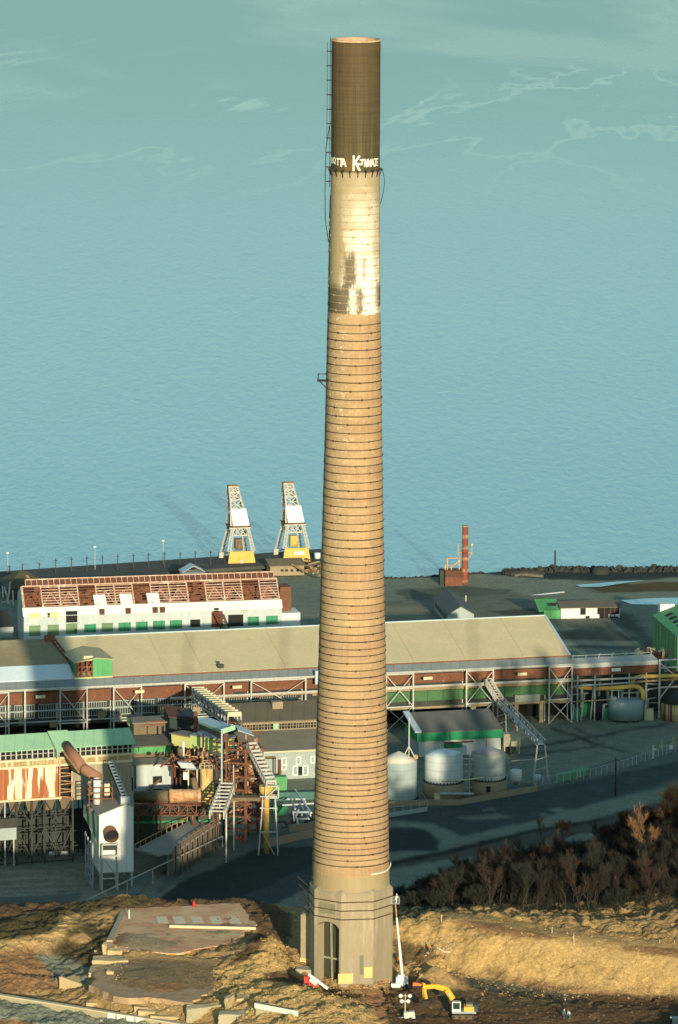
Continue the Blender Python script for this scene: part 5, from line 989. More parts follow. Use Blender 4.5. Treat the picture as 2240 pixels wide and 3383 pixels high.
for i, (x, y) in enumerate(((176,2824),(212,2822))):
    p = P(x, y, z=ZP); o = MB().box(-1,1,-.3,.3,0,.7,lambda a,b,c: p+V((a,b,c))).build('concrete_barrier', m_white, None, p); tag(o, 'short white barrier under the trestle, '+('nearer the left edge' if i == 0 else 'nearer the white tower building'), 'barrier', 'white barriers under the trestle')
# rust duct
Yg = A.y; duct = thing('rust_duct', 'fat rust brown duct slanting down from the green dormer in two lengths', 'duct', P(230, 2470, y=Yg))
d0, d1 = P(218, 2462, y=Yg+3.5), P(277, 2540, y=Yg-6); d2 = P(330, 2572, y=Yg-9)
MB().tube([d0, d0.lerp(d1,.3), d0.lerp(d1,.31), d0.lerp(d1,.62), d0.lerp(d1,.63), d1], [1.12,1.12,1.18,1.18,1.12,1.12], 18).build('upper_length', mat('brown_rust',(.34,.17,.10),(.26,.12,.075),.5,.8,third=(.45,.25,.13),thr=(.6,.7)), duct)
MB().tube([d1, d1.lerp(d2,.1), d2], [1.3,1.2,1.12], 18).build('lower_length', bpy.data.materials['brown_rust'], duct); MB().tube([d1-(d2-d1).normalized()*.1, d1+(d2-d1)*.01], [1.2,1.2], 18).build('joint_shadow_mouth', m_dark, duct)
m = MB(); s_ = V((-1.1,-.3,-.7)); m.beam(d0+s_, d1+s_, .35); m.build('rail', m_rustl, duct)
# white tower building
A = P(328, 2938, z=ZP); fr = yawfr(A, 10); wS = fr.a_of(441); cb = fr.c_of(328, 2884); cl = fr.c_of(326, 2694); cp_ = fr.c_of(421, 2657); ap = fr.a_of(418); cr_ = fr.c_of(441, 2667)
wt = thing('white_tower_building', 'tall narrow white tower building on legs with a round rusty duct in its face', 'building', A)
DS = 13.5
m = MB(); m.add([fr(0,0,cb), fr(wS,0,cb), fr(wS,0,cr_), fr(ap,0,cp_), fr(0,0,cl), fr(0,DS,cb), fr(wS,DS,cb), fr(wS,DS,cr_), fr(ap,DS,cp_), fr(0,DS,cl)], [(0,1,2,3,4),(9,8,7,6,5),(0,5,6,1),(1,6,7,2),(4,9,5,0)]); m.build('wall', mat('clean_white_siding',(.80,.80,.74),(.72,.73,.68),.3,.6,seam=('X',1.1),seamc=.18), wt)
MB().slab([fr(-.4,-.2,cl-.1), fr(ap,-.2,cp_+.1), fr(ap,DS+.3,cp_+.1), fr(-.4,DS+.3,cl-.1)], (0,0,.15)).slab([fr(wS+.3,-.2,cr_-.1), fr(wS+.3,DS+.3,cr_-.1), fr(ap,DS+.3,cp_+.1), fr(ap,-.2,cp_+.1)], (0,0,.15)).build('roof', mat('tower_roof',(.30,.28,.22),(.26,.25,.2),.4), wt)
t = NT('green_white_stripes', .6); wv = t.n.new('ShaderNodeTexWave'); wv.wave_type = 'BANDS'; wv.bands_direction = 'Y'; wv.inputs['Scale'].default_value = .314159/5.4; t.link(t.coord(), wv.inputs['Vector']); m_st = t.col(t.mix(t.ramp(wv.outputs['Fac'], .45, .55), (.03,.17,.08), (.46,.52,.46)))
MB().slab([fr(-.06,0,cb+5.5), fr(-.06,0,cl-.2), fr(-.06,DS,cl-.2), fr(-1.4,DS+2,cl-1), fr(-1.4,DS+2,cb+9.8), fr(-.06,4,cb+6.5)], -fr.u*.12).build('striped_side', m_st, wt)
for a, b in ((.3,.3),(wS-.3,.3),(wS-.3,DS-.4),(.3,DS-.4),(wS*.5,.3)): MB().beam(fr(a,b,-.3), fr(a,b,cb), .45).build('leg', m_steelw, wt)
m = MB()
for c_ in (0, 3.4, 6.8): m.beam(fr(-1.3,1,c_), fr(-1.3,DS,c_), .2); m.beam(fr(-1.3,1,c_), fr(-1.3,DS,c_+3.4), .2); m.beam(fr(-1.3,DS,c_), fr(-1.3,1,c_+3.4), .2)
for b in (1, 5, 9, DS): m.beam(fr(-1.3,b,-.3), fr(-1.3,b,10), .26)
m.build('side_brace', m_grey, wt)
pc = fr.face(362, 2752, 0); ah, ch_ = fr.q(362, 2752, 0)
MB().tube([fr(ah,.1,ch_+.3), fr(ah+.2,-2.6,ch_-.2)], [1.55,1.55], 22, cap=False).tube([fr(ah+.02,-.1,ch_+.28), fr(ah+.2,-2.6,ch_-.2)], [1.45,1.45], 22, cap=False).build('duct_stub', mat('duct_rust',(.30,.16,.085),(.20,.10,.06),.8), wt); MB().tube([fr(ah+.02,-.02,ch_+.29), fr(ah+.1,-1.2,ch_)], [1.46,1.46], 22).build('duct_mouth', m_dark, wt)
m = MB(); a0, a1 = fr.a_of(338, -2.6), fr.a_of(389, -2.6); ct = fr.c_of(360, 2790, -2.6)
for a in (a0, a1):
    for b in (-2.6, -.4): m.beam(fr(a,b,-.3), fr(a,b,ct), .28)
for c_ in (ct, ct-2.6, 3.0): m.beam(fr(a0,-2.6,c_), fr(a1,-2.6,c_), .3)
m.beam(fr(a0,-2.6,ct-2.6), fr(a1,-2.6,3), .2); m.build('duct_stand', m_steelw, wt); MB().box(a0+.2,a1-.2,-2.2,-.5,ct-1.4,ct-.2,fr).build('duct_cradle', m_dgrey, wt)
o = thing('roof_conveyor', 'short studded conveyor housing with a white end drum on the white tower roof', 'conveyor', fr(ap,2,cp_)); e0, e1 = fr(ap-.3,.3,cp_+1.0), fr(ap-.6,DS+8,cp_+4.6); m = MB()
for s in (-.55, .55): m.beam(e0+fr.u*s+V((0,0,.5)), e1+fr.u*s+V((0,0,.5)), .25); m.beam(e0+fr.u*s-V((0,0,.6)), e1+fr.u*s-V((0,0,.6)), .25)
for i in range(12): q_ = e0.lerp(e1, i/11); m.beam(q_-fr.u*.6+V((0,0,.55)), q_+fr.u*.6+V((0,0,.55)), .34)
m.build('frame', m_grey, o); MB().slab([e0-fr.u*.7-V((0,0,.4)), e0+fr.u*.7-V((0,0,.4)), e1+fr.u*.7-V((0,0,.4)), e1-fr.u*.7-V((0,0,.4))], (0,0,.5)).build('belt', m_dgrey, o); MB().tube([e0-fr.u*1.0+V((0,-.4,-.1)), e0+fr.u*1.0+V((0,-.4,-.1))], .95, 14).build('end_drum', m_white, o)
cy = P(320.5, 2627, y=A.y+9); o = thing('white_vent_stack', 'short fat white vent cylinder with a red steel landing on the white tower roof', 'vent stack', cy); hv = (P(320, 2571, at=cy)-cy).z
MB().lathe([(.85,-2),(.85,hv),(.72,hv),(.72,hv-.3)], cy, 20).build('cylinder', m_white, o); MB().lathe([(.86,hv-.35),(.86,hv+.02)], cy, 20, cap=False).build('rim', m_rust, o)
m = MB(); q = lambda a, b, c: cy+fr.u*a+fr.v*b+V((0,0,c))
for c_ in (-.4, .9, 2.1): m.frame([q(-2,-2,c_), q(3.2,-2,c_), q(3.2,2.6,c_), q(-2,2.6,c_)], .22)
for a, b in ((-2,-2),(3.2,-2),(3.2,2.6),(-2,2.6),(.8,-2)): m.beam(q(a,b,-4), q(a,b,2.1), .26)
m.build('landing', m_rust, o); MB().box(1.6,2.8,-.6,.4,0,2.6,q).build('white_box', m_cream, o)
# stepped sheds to the right of the duct
def shed(name, label, pxL, pxR, Y, pyT, pyB, depth, roofrise, wm, rm, yaw=12, over=.4):
    A = base_at(pxL, Y); fr = yawfr(A, yaw); w = fr.a_of(pxR); cT, cB = fr.c_of(pxL, pyT), fr.c_of(pxL, pyB)
    o = thing(name, label, 'shed', fr(0,0,max(cB,0))); MB().box(0,w,0,depth,cB,cT,fr).build('wall', wm, o)
    MB().slab([fr(-over,-over,cT), fr(w+over,-over,cT), fr(w-.5,depth,cT+roofrise), fr(-over+.5,depth,cT+roofrise)], (0,0,.25)).build('roof', rm, o)
    return o, fr, w, cT, cB
o, f3, w, cT, cB = shed('brown_shed', 'tall brown boarded shed with narrow dark windows behind the green windowed shed', 442, 546, 318, 2391, 2470, 6, .2, m_brn, m_tar)
C2 = lambda x, y: (380+x/3.733, 2380+y/3.733)
for x0, x1 in ((512,535),(572,606),(392,402)): win(f3, *C2(x0,70), *C2(x1,195), 0, m_dark, 'window', o)
for y in (8, 48): win(f3, *C2(365,y), *C2(620,y+14), -.02, m_rust, 'girt', o, .2)
o, f_, w, cT, cB = shed('lime_panel_shed', 'small lime green panelled box high beside the brown boarded shed', 426, 478, 324, 2374, 2399, 3, .2, m_lime, m_dgrey)
o, f2_, w, cT, cB = shed('green_windowed_shed', 'bright green shed with three small square windows above the white shed', 431, 565, 306, 2468, 2512, 7, 1.0, m_green, mat('dark_hip_roof',(.14,.12,.085),(.10,.09,.07),.3), 12, .7)
for x0, x1 in ((388,440),(492,518),(574,602)): win(f2_, *C2(x0,386), *C2(x1,428), 0, m_dark, 'window', o)
MB().box(.2,w-.2,-.06,0,cB,cB+1.6,f2_).build('stained_base', m_brn, o)
o, f1_, w, cT, cB = shed('white_shed', 'plain white walled shed with one dark square opening', 428, 570, 297, 2529, 2660, 4.5, .5, m_whitew, m_tar)
win(f1_, *C2(466,690), *C2(580,772), 0, m_dark, 'window', o); win(f1_, *C2(180,706), *C2(222,870), 0, m_dark, 'doorway', o); win(f1_, *C2(466,846), *C2(580,860), 0, m_dark, 'slot', o)
MB().beam(f1_.face(*C2(555,725),-.2), f1_.face(*C2(405,868),-2.5), .4).build('chute', m_brn, o)
MB().beam(f1_.face(*C2(250,565),-.3), f1_.face(*C2(250,840),-.3), .3).build('downpipe', m_dark, o)
# yellow green gallery
ga, gb, gc = base_at(566, 309), base_at(629, 305), base_at(746, 298)
o = thing('lime_gallery', 'long kinked yellow green gallery leading into the rusty tower', 'conveyor gallery', gb)
f = Fr(ga, gb); w = f.L; c0, c1_ = f.c_of(600, 2468), f.c_of(600, 2431); MB().box(0,w-.02,0,3.2,c0,c1_,f).build('left_wall', mat('yellow_siding',(.64,.62,.20),(.56,.55,.19),.4,.7), o); MB().box(-.3,w,-.3,4,c1_,c1_+.3,f).build('left_roof', m_tar, o)
f = Fr(gb, gc); w = f.L; c0, c1_ = f.c_of(629, 2470), f.c_of(629, 2429); c2_, c3_ = f.c_of(745, 2491), f.c_of(745, 2446)
MB().hexa([f(0,0,c0), f(w,0,c2_), f(w,3,c2_), f(0,3,c0), f(0,0,c1_), f(w,0,c3_), f(w,3,c3_), f(0,3,c1_)]).build('right_wall', m_lime, o); MB().slab([f(0,-.4,c1_+.02), f(w+.2,-.4,c3_+.02), f(w+.2,4.2,c3_+.3), f(0,4.2,c1_+.3)], (0,0,.25)).build('right_roof', m_gmet, o)
for a in (w*.35, w*.8): MB().beam(f(a,1,-.3), f(a,1,c0-.5), .4).build('support', m_rust, o)
p = f.face(726, 2495, -1); MB().beam(p, V((p.x, p.y, ZP)), .35).build('white_post', m_white, o)
q_ = P(606, 2498, y=290); MB().tube([q_, P(606, 2448, y=290)], .32, 8).build('white_flue', m_white, o)
rr2 = random.Random(8)
o = thing('wrecked_steelwork', 'tangle of rusty wrecked steel and ducts hanging below the yellow green gallery', 'steelwork', P(625, 2560, y=290)); m = MB(); m2 = MB()
for i in range(130):
    p = P(566+rr2.random()*140, 2490+rr2.random()*44+max(0,(i%3-1))*18, y=rr2.uniform(284,300)); d = V((rr2.choice([0,0,rr2.uniform(-3,3)]), rr2.uniform(-1,1), rr2.choice([0,rr2.uniform(-3,3)]))); (m if i % 3 else m2).beam(p, p+d, rr2.uniform(.15,.45))
m.build('rusty_beams', m_rust, o)['kind'] = 'stuff'; m2.build('pale_beams', m_rustl, o)['kind'] = 'stuff'
m = MB()
for i in range(9): p = P(580+rr2.random()*110, 2478+rr2.random()*42, y=rr2.uniform(288,302)); m.lathe([(.9,-.8),(.9,.8)], p, 9)
m3 = MB()
for i in range(10): p = P(570+i*13, 2505, y=298); m3.beam(V((p.x, p.y, ZP)), p+V((0,0,2)), .35)
o2 = m.build('drums', m_brn, o); o2['kind'] = 'stuff'; m3.build('columns', m_rustd, o)
# tan tank, canopy, rust drum on its truss
tc2 = base_at(683, 282); o = thing('tan_stained_tank', 'upright tan tank with brown stains beside the rusty tower', 'tank', tc2); zt2 = P(683, 2540, at=tc2).z-ZP; zb2 = P(683, 2640, at=tc2).z-ZP
t = NT('stained_tan', .7); f_ = t.ramp(t.noise(1.1, t.coord((1,1,.25)), 5, .7), .42, .62); MB().lathe([(1.6,max(0,zb2-6)),(1.6,zt2),(1.2,zt2+.2),(.1,zt2+.3)], tc2, 24).build('shell', t.col(t.mix(f_, (.62,.44,.17), (.32,.18,.07))), o); m = MB()
for k in range(10): a = k*math.pi/5; m.beam(tc2+V((1.7*math.cos(a),1.7*math.sin(a),zt2)), tc2+V((1.7*math.cos(a),1.7*math.sin(a),zt2+1.1)), .1); b_ = a+math.pi/5; m.beam(tc2+V((1.7*math.cos(a),1.7*math.sin(a),zt2+1.1)), tc2+V((1.7*math.cos(b_),1.7*math.sin(b_),zt2+1.1)), .1)
m.build('handrail', m_cream, o)
p0 = P(614, 2540, y=284); q = lambda a, b, c: p0+V((a,b,c)); o = thing('pipe_canopy', 'grey flat canopy on white legs over a bent brown pipe', 'canopy', q(0,0,-7)); MB().box(0,4.4,0,3,-.3,0,q).build('roof', m_gmet, o)
for a in (.6, 2.6, 3.8): MB().beam(q(a,.2,-.3), q(a,.2,-5), .3).build('leg', m_cream, o)
MB().tube([q(1.8,-.3,-2), q(2,-.6,-3.4), q(2.6,-.8,-5.4)], .75, 12).build('bent_pipe', m_brn, o); MB().box(-.6,.6,.2,2,-2.6,-.9,q).build('white_hood', m_white, o); MB().slab([q(-2,.5,1.4), q(1.4,.5,1.2), q(2.4,.3,-.05), q(-1,.3,.1)], (0,1.5,0)).build('white_roof', m_whitew, o)
r0, r1 = P(560, 2630, y=268), P(664, 2627, y=268); o = thing('rust_drum', 'long horizontal rust drum with a flanged right end on a truss bridge', 'kiln drum', (r0+r1)/2)
t = NT('drum_rust', .7); f_ = t.ramp(t.noise(.8, None, 6, .7), .42, .62); MB().tube([r0, r0.lerp(r1,.1), r0.lerp(r1,.11), r0.lerp(r1,.9), r0.lerp(r1,.91), r1], [1.65,1.65,1.5,1.5,1.7,1.7], 24).build('shell', t.col(t.mix(f_, (.42,.20,.09), (.60,.42,.22))), o)
MB().tube([r1+V((0,-.1,0)), r1+V((.25,-.1,0))], 1.2, 20).build('end_flange', m_rust, o)
l0 = P(446, 2632, y=270); MB().tube([l0, r0+V((-.1,0,0))], 1.3, 16).build('grey_extension', m_brn, o)
m = MB(); z1 = r0.z-1.8; z2 = z1-2.4; n = 8
for b in (-1.2, 1.4):
    L_ = [V((l0.x+(r1.x+1-l0.x)*i/n, r0.y+b, 0)) for i in range(n+1)]
    for i in range(n+1):
        m.beam(L_[i]+V((0,0,z2)), L_[i]+V((0,0,z1)), .22)
        if i < n: m.beam(L_[i]+V((0,0,z1)), L_[i+1]+V((0,0,z1)), .3); m.beam(L_[i]+V((0,0,z2)), L_[i+1]+V((0,0,z2)), .25); m.beam(L_[i]+V((0,0,z2 if i % 2 else z1)), L_[i+1]+V((0,0,z1 if i % 2 else z2)), .2)
m.build('truss_bridge', m_rust, o)
for x in (455, 530, 640, 668): b = base_at(x, 268); MB().beam(b, V((b.x, b.y, z2)), .5).build('pier', m_rustd, o)
A = base_at(428, 273); f = yawfr(A, 8); w = f.a_of(700); o = thing('dark_retaining_wall', 'dark green stained wall behind the drum bridge', 'wall', f(w/2,0,0)); MB().box(0,w,0,.8,-1,f.c_of(500,2665),f).build('wall', mat('wall_dark_green',(.05,.07,.045),(.035,.05,.038),.3), o); MB().box(0,w,-.15,0,f.c_of(500,2720),f.c_of(500,2712),f).build('ledge', m_dgreen, o)
# flat deck with railings
zd_ = -32.0; dp = [P(a, b, z=zd_) for a, b in ((446,2806),(636,2707),(690,2724),(722,2716),(580,2812),(520,2822))]
o = thing('flat_deck', 'long flat grey deck roof on posts running up to the right', 'deck', V((dp[0].x+5, dp[0].y+8, ZP))); MB().slab(dp, (0,0,-.5)).build('deck', mat('deck_grey',(.30,.31,.26),(.24,.25,.215),.25,.9,third=(.12,.08,.06),thr=(.70,.74),tsc=.5), o)
for i in range(10):
    p = dp[4].lerp(dp[3], i/9) if i < 9 else dp[3]; p = V((p.x, p.y-.3, zd_)); MB().beam(V((p.x, p.y, ZP)), p+V((0,0,1.2)), .32).build('post', m_rustd, o)
m = MB(); m.beam(dp[4]+V((0,-.3,1.2)), dp[3]+V((0,-.3,1.2)), .16); m.beam(dp[4]+V((0,-.3,.6)), dp[3]+V((0,-.3,.6)), .12); m.beam(dp[0]+V((0,.3,1.1)), dp[1]+V((0,.3,1.1)), .16)
for i in range(12): p = dp[0].lerp(dp[1], i/11); m.beam(p+V((0,.3,-.2)), p+V((0,.3,1.1)), .16)
m.build('railing', m_rustl, o)
MB().slab([dp[4]+V((-2,1.5,-.6)), dp[3]+V((0,1.5,-.6)), V((dp[3].x, dp[3].y+1.5, ZP-.5)), V((dp[4].x-2, dp[4].y+1.5, ZP-.5))], (0,.4,0)).build('underside_wall', mat('mottled_wall',(.20,.22,.17),(.12,.13,.105),.5,.9,third=(.34,.33,.25),thr=(.58,.66),tsc=.3,stretch=(1,1,.2)), o)
m = MB(); m.beam(P(283,2975,z=-31), P(735,2762,z=-35.5), .22); m.build('handrail_pipe', m_steelw, o)
for x, y in ((283,2975),(350,2943),(420,2908),(505,2868),(580,2835),(660,2797),(735,2762)): p = P(x, y, z=-31-(x-283)/452*4.5); o2 = MB().beam(p, V((p.x, p.y, min(p.z-3, ZP+1))), .2).build('rail_post', m_steelw, o)
MB().slab([P(470,2858,z=ZP+.4), P(720,2760,z=ZP+.4), P(740,2768,z=ZP+.4), P(500,2900,z=ZP+.4), P(455,2952,z=ZP+.4), P(420,2952,z=ZP+.4)], (0,0,-.8)).build('walkway', mat('walk',(.20,.22,.18),(.15,.17,.14),.3), o)
# ------------------------------------------------------------------ rusty tower and its conveyors
tA = base_at(752, 276); fr = yawfr(tA, 8); wT = fr.a_of(866); hTw = fr.c_of(770, 2465); C3 = lambda x, y: (680+x/4.126, 2380+y/4.126)
tw = thing('rusty_tower', 'tall rusty stripped steel tower with a small green and white gable roof', 'tower', fr(wT/2,4,0))
DT = 8.5; hF = fr.c_of(860, 2472)
for a, b, h in ((4.2,0,hF),(wT,0,hF),(0,2.5,hTw+2.5),(0,DT,hTw+2.5),(wT*.72,DT,hTw+2.5),(wT,DT,hF+1)): MB().beam(fr(a,b,-.3), fr(a,b,h), .62 if h == hF else .5).build('column', m_rust, tw)
rr3 = random.Random(21)
lev = np.linspace(3, hF-.5, 7)
for i, c_ in enumerate(lev):
    m = MB(); m.frame([fr(4.2,0,c_), fr(wT,0,c_), fr(wT,DT,c_), fr(0,DT,c_), fr(0,2.5,c_)], .42)
    if i < 6: n_c = lev[i+1]; m.beam(fr(4.2,0,c_), fr(wT,0,n_c), .22); m.beam(fr(wT,.1,c_), fr(4.2,.1,n_c), .22); m.beam(fr(0,2.5,c_), fr(4.2,0,n_c), .22)
    m.build('floor_frame', m_rust, tw)
    if i in (1, 3, 4, 5): MB().box(1,wT-.5,1.5,DT-.5,c_-.15,c_+.1,fr).build('floor', m_rustd, tw)
m = MB(); m2 = MB(); m3 = MB()
for i in range(260):
    a, b, c_ = rr3.uniform(0, wT), rr3.uniform(.3, DT), rr3.uniform(7, hF+4 if rr3.random() < .5 else hF); 
    if a > wT*.75: c_ = min(c_, hF-1)
    d = rr3.choice([(rr3.uniform(-2.5,2.5),0,0),(0,0,rr3.uniform(.6,2.6)),(rr3.uniform(-1.6,1.6),rr3.uniform(-1,1),rr3.uniform(-1.5,1.5))]); p = fr(a,b,c_); e = V(p)+fr.u*d[0]+fr.v*d[1]+V((0,0,d[2])); (m, m, m2, m3)[i % 4].beam(p, e, rr3.uniform(.14,.4))
for nm, mm, mt in (('rusty_pipes', m, m_rust), ('pale_pipes', m2, m_rustl), ('dark_plant', m3, m_rustd)): o = mm.build(nm, mt, tw); o['kind'] = 'stuff'
m = MB()
for i in range(7): p = fr(rr3.uniform(5,wT-1), rr3.uniform(1,5), rr3.uniform(11,hF-4)); m.lathe([(1.1,-1.2),(1.1,1.0),(.5,1.6)], p, 10)
o = m.build('vessels', m_rustl, tw); o['kind'] = 'stuff'
g0 = fr.q(731, 2428, 0); cg = hTw+2.6; g_ = lambda x, y: P(680+x/4.126, 2380+y/4.126, y=tA.y+2)
pk, le, re_ = g_(400,66), g_(205,118), g_(655,215); dv = V((.6,7,0)); pk2 = g_(400,132); le2 = g_(222,182)
MB().slab([g_(400,62), g_(205,122), g_(228,184), g_(400,128)], (.1,.3,0)).build('green_gable', m_mint, tw)
gg = lambda x, y, Y: P(680+x/4.126, 2380+y/4.126, y=tA.y+Y)
MB().slab([gg(440,140,-1), gg(655,215,-1), gg(600,132,7), gg(400,62,7)], (0,0,.15)).build('white_roof', m_tankb, tw)
o = thing('blue_roof_gallery', 'sloping gallery with a pale blue roof entering the rusty tower top', 'conveyor gallery', P(720, 2420, y=290))
z4 = lambda x, y, Y: P(500+x/2.613, 2200+y/2.613, y=Y)
MB().slab([z4(408,478,300), z4(600,550,283), z4(708,503,285), z4(590,478,293), z4(500,446,300), z4(402,448,302)], (0,0,-.2)).build('roof', m_tankb, o); MB().slab([z4(408,480,300), z4(600,552,283), z4(612,585,283), z4(408,498,300)], (.05,.3,0)).build('fascia', m_mint, o)
q0, q1 = z4(410,500,300.5), z4(605,580,284); MB().slab([q0, q1, q1-V((0,0,1.5)), q0-V((0,0,1.0))], (0,.4,0)).build('wall', m_dgrey, o)
for t_ in (.2, .8): p = q0.lerp(q1, t_); MB().beam(p-V((0,0,2)), V((p.x, p.y+.5, ZP)), .45).build('support', m_rustd, o)
p = z4(382,570,315); MB().tube([V((p.x,p.y,ZP)), p, z4(382,395,315)], [.5,.5,.45], 10).build('rust_flue', m_rust, o)
A = base_at(560, 332); f = yawfr(A, 10); w = f.a_of(650); o = thing('dark_green_block', 'dark green black block building behind the yellow green gallery', 'building', f(w/2,0,0)); c_ = f.c_of(600, 2368); MB().box(0,w,0,10,-1,c_,f).build('wall', mat('blackgreen',(.03,.05,.042),(.02,.035,.03),.4), o); MB().slab([f(-.3,-.3,c_), f(w+.3,-.3,c_-1.2), f(w+.3,10.3,c_-.6), f(-.3,10.3,c_+1)], (0,0,.25)).build('roof', m_rustd, o)
# truss conveyors
def conveyor(name, label, p0, p1, w, h, n, ms, rib, belt=True, sub='conveyor', mt2=None):
    p0, p1 = V(p0), V(p1); d = (p1-p0); s = d.cross(V((0,0,1))).normalized()*w/2; u = V((0,0,h)); o = thing(name, label, sub, V((p1.x, p1.y, p1.z)))
    for sg in (-1, 1):
        m = MB(); m.beam(p0+s*sg, p1+s*sg, .3); m.beam(p0+s*sg+u, p1+s*sg+u, .3)
        for i in range(n): a, b = p0.lerp(p1, i/n)+s*sg, p0.lerp(p1, (i+1)/n)+s*sg; m.beam(a, a+u, .2); m.beam(a if i % 2 else a+u, b+u if i % 2 else b, .18)
        m.beam(p1+s*sg, p1+s*sg+u, .3); m.build('side_truss', ms, o)
    for i in range(n+1): a = p0.lerp(p1, i/n)+u; MB().beam(a-s*1.05, a+s*1.05, rib, rib*(1.7 if rib > .5 else 1)).build('cross_rib', mt2 or ms, o)
    if belt: MB().slab([p0-s*.8+u*.25, p0+s*.8+u*.25, p1+s*.8+u*.25, p1-s*.8+u*.25], (0,0,.2)).build('belt', m_rustd, o)
    return o
k0 = HF(HF.a_of(652, -2), -2.5, HF.c_of(652, 2312, -2.5)); k1 = P(775, 2398, y=287)
conveyor('truss_conveyor', 'white ribbed conveyor climbing from the pipe rack to the rusty tower top', k0, k1, 3.0, 2.8, 12, m_steelw, .62, mt2=m_cream)
k0 = P(832, 2475, y=279); k1 = P(896, 2600, y=266)
conveyor('truss_conveyor', 'white stepped conveyor coming out of the right side of the rusty tower', k0, k1, 2.2, 1.4, 10, m_steelw, .5, False, mt2=m_steelw)
o = thing('hopper_frame', 'white steel frame with a yellow hopper and yellow column below the stepped conveyor', 'hopper', base_at(885, 264)); q = lambda a, b, c: base_at(847, 264)+V((a,b,c)); hh = lambda py_: (P(880, py_, y=264)).z-ZP
c0, c1, c2, c3 = hh(2597), hh(2636), hh(2742), hh(2670); L0 = base_at(877, 264)-base_at(847, 264); wF = (base_at(919, 264)-base_at(877, 264)).x; q2 = lambda a, b, c: base_at(877, 264)+V((a,b,c))
m = MB()
for c_ in (c0, c1): m.frame([q2(0,0,c_), q2(wF,0,c_), q2(wF,3,c_), q2(0,3,c_)], .28)
for a, b in ((0,0),(wF,0),(wF,3),(0,3)): m.beam(q2(a,b,c1), q2(a,b,c0), .28)
m.beam(q2(0,0,c1), q2(wF,0,c0), .2); m.build('top_frame', m_steelw, o)
m = MB()
for a, e in ((-.6,-1.6),(wF*.75,wF*.98)):
    for b in (0, 3): m.beam(q2(e,b,0), q2(a,b,c1-.4), .26)
for c_ in (c3, (c1+c3)/2+1.5, c3*.5): m.beam(q2(-1.3,0,c_), q2(wF*.9,0,c_), .24)
m.beam(q2(wF*.7,0,.2), q2(-.8,0,c3*.5), .18); m.build('legs_frame', m_steelw, o)
cH = P(881, 2608, y=266.5); MB().lathe([(.5,-1.6),(1.5,-.9),(1.75,0),(1.75,.9)], cH, 18).build('hopper', m_yel, o); b = base_at(880, 266); MB().lathe([(.62,0),(.62,hh(2640))], b, 14).build('column', m_yel, o)
MB().box(-8,-1.2,1,4,c1-1.0,c1-.2,q2).build('yellow_girder', m_brn, o)
k0 = P(750, 2612, y=270); k1 = P(716, 2704, y=252)
o = conveyor('truss_conveyor', 'grey ladder like conveyor sloping down left to the flat deck', k0, k1, 3.2, 1.7, 8, m_steelw, .34, False)
for t_ in (0, .75):
    p = k0.lerp(k1, t_)+V((1.6,0,0)); MB().beam(V((p.x, p.y, ZP-.3)), p, .34).build('leg', m_steelw, o)
MB().beam(k0+V((-1.2,0,1.5)), k0+V((-1.2,0,14)), .4).build('tall_post', m_grey, o)
p = P(770, 2520, y=270); MB().beam(k0+V((1.5,0,1)), k0+V((1.5,0,6)), .2).build('slim_post', m_steelw, o)
# ------------------------------------------------------------------ mid building with clerestory
A = P(862, 2578, z=ZP); zE = P(859, 2485, at=A).z; B = P(1037, 2477, z=zE); fr = Fr(A, V((B.x, B.y, ZP))); aR2 = fr.a_of(1130); aL = fr.a_of(815, 0); cE = zE-ZP
o = thing('clerestory_building', 'low building with a row of broad clerestory windows, left of the chimney', 'building', fr(6,0,0))
MB().box(aL,aR2,0,11.5,-1,cE,fr).build('wall', mat('blue_grey_wall',(.36,.41,.38),(.30,.345,.325),.3,.8), o)
MB().slab([fr(aL-.5,-.6,cE), fr(aR2,-.6,cE), fr(aR2,11.5,cE+2.6), fr(aL-.5,11.5,cE+2.6)], (0,0,.25)).build('lower_roof', m_tar, o); MB().box(aL-.5,aR2,-.75,-.62,cE-.15,cE+.2,fr).build('eave_gutter', m_cream, o)
ck0, ck1 = cE+2.8, cE+4.9; aU = fr.a_of(785, 11.6)
MB().box(aU,aR2,11.8,12,ck0-1,ck1,fr).build('clerestory', m_dark, o); MB().box(aU,aR2,11.5,11.75,ck0-.05,ck0+.3,fr).build('clerestory_sill', m_tanb, o); MB().box(aU,aR2,11.45,11.79,ck1-.45,ck1,fr).build('clerestory_head', m_tanb, o)
a = aU+.2; i = 0
while a < aR2-2:
    if i == 6: MB().box(a,a+1.3,11.5,11.78,ck0+.3,ck1-.45,fr).build('green_pane', m_mint, o)
    else:
        m = MB(); 
        for d in (0, .62): m.beam(fr(a+d,11.6,ck0+.3), fr(a+d,11.6,ck1-.45), .16)
        m.beam(fr(a,11.6,(ck0+ck1)/2), fr(a+1.3,11.6,(ck0+ck1)/2), .1); m.build('window', m_tanb, o)
    a += 1.45; i += 1
MB().slab([fr(aU-.8,11.2,ck1), fr(aR2,11.2,ck1), fr(aR2,24,ck1+2.3), fr(aU-1.2,24,ck1+2.3)], (0,0,.25)).build('upper_roof', mat('brown_tar',(.19,.155,.095),(.15,.125,.08),.25,.9,seam=('X',3.),seamc=.3), o); MB().box(aU,aR2,12.1,24,0,ck1,fr).build('rear_wall', m_dgrey, o)
a0 = fr.a_of(897, 20); MB().box(a0,a0+2.6,19,21,ck1+1.4,ck1+3.4,fr).build('roof_vent', m_tanb, o)
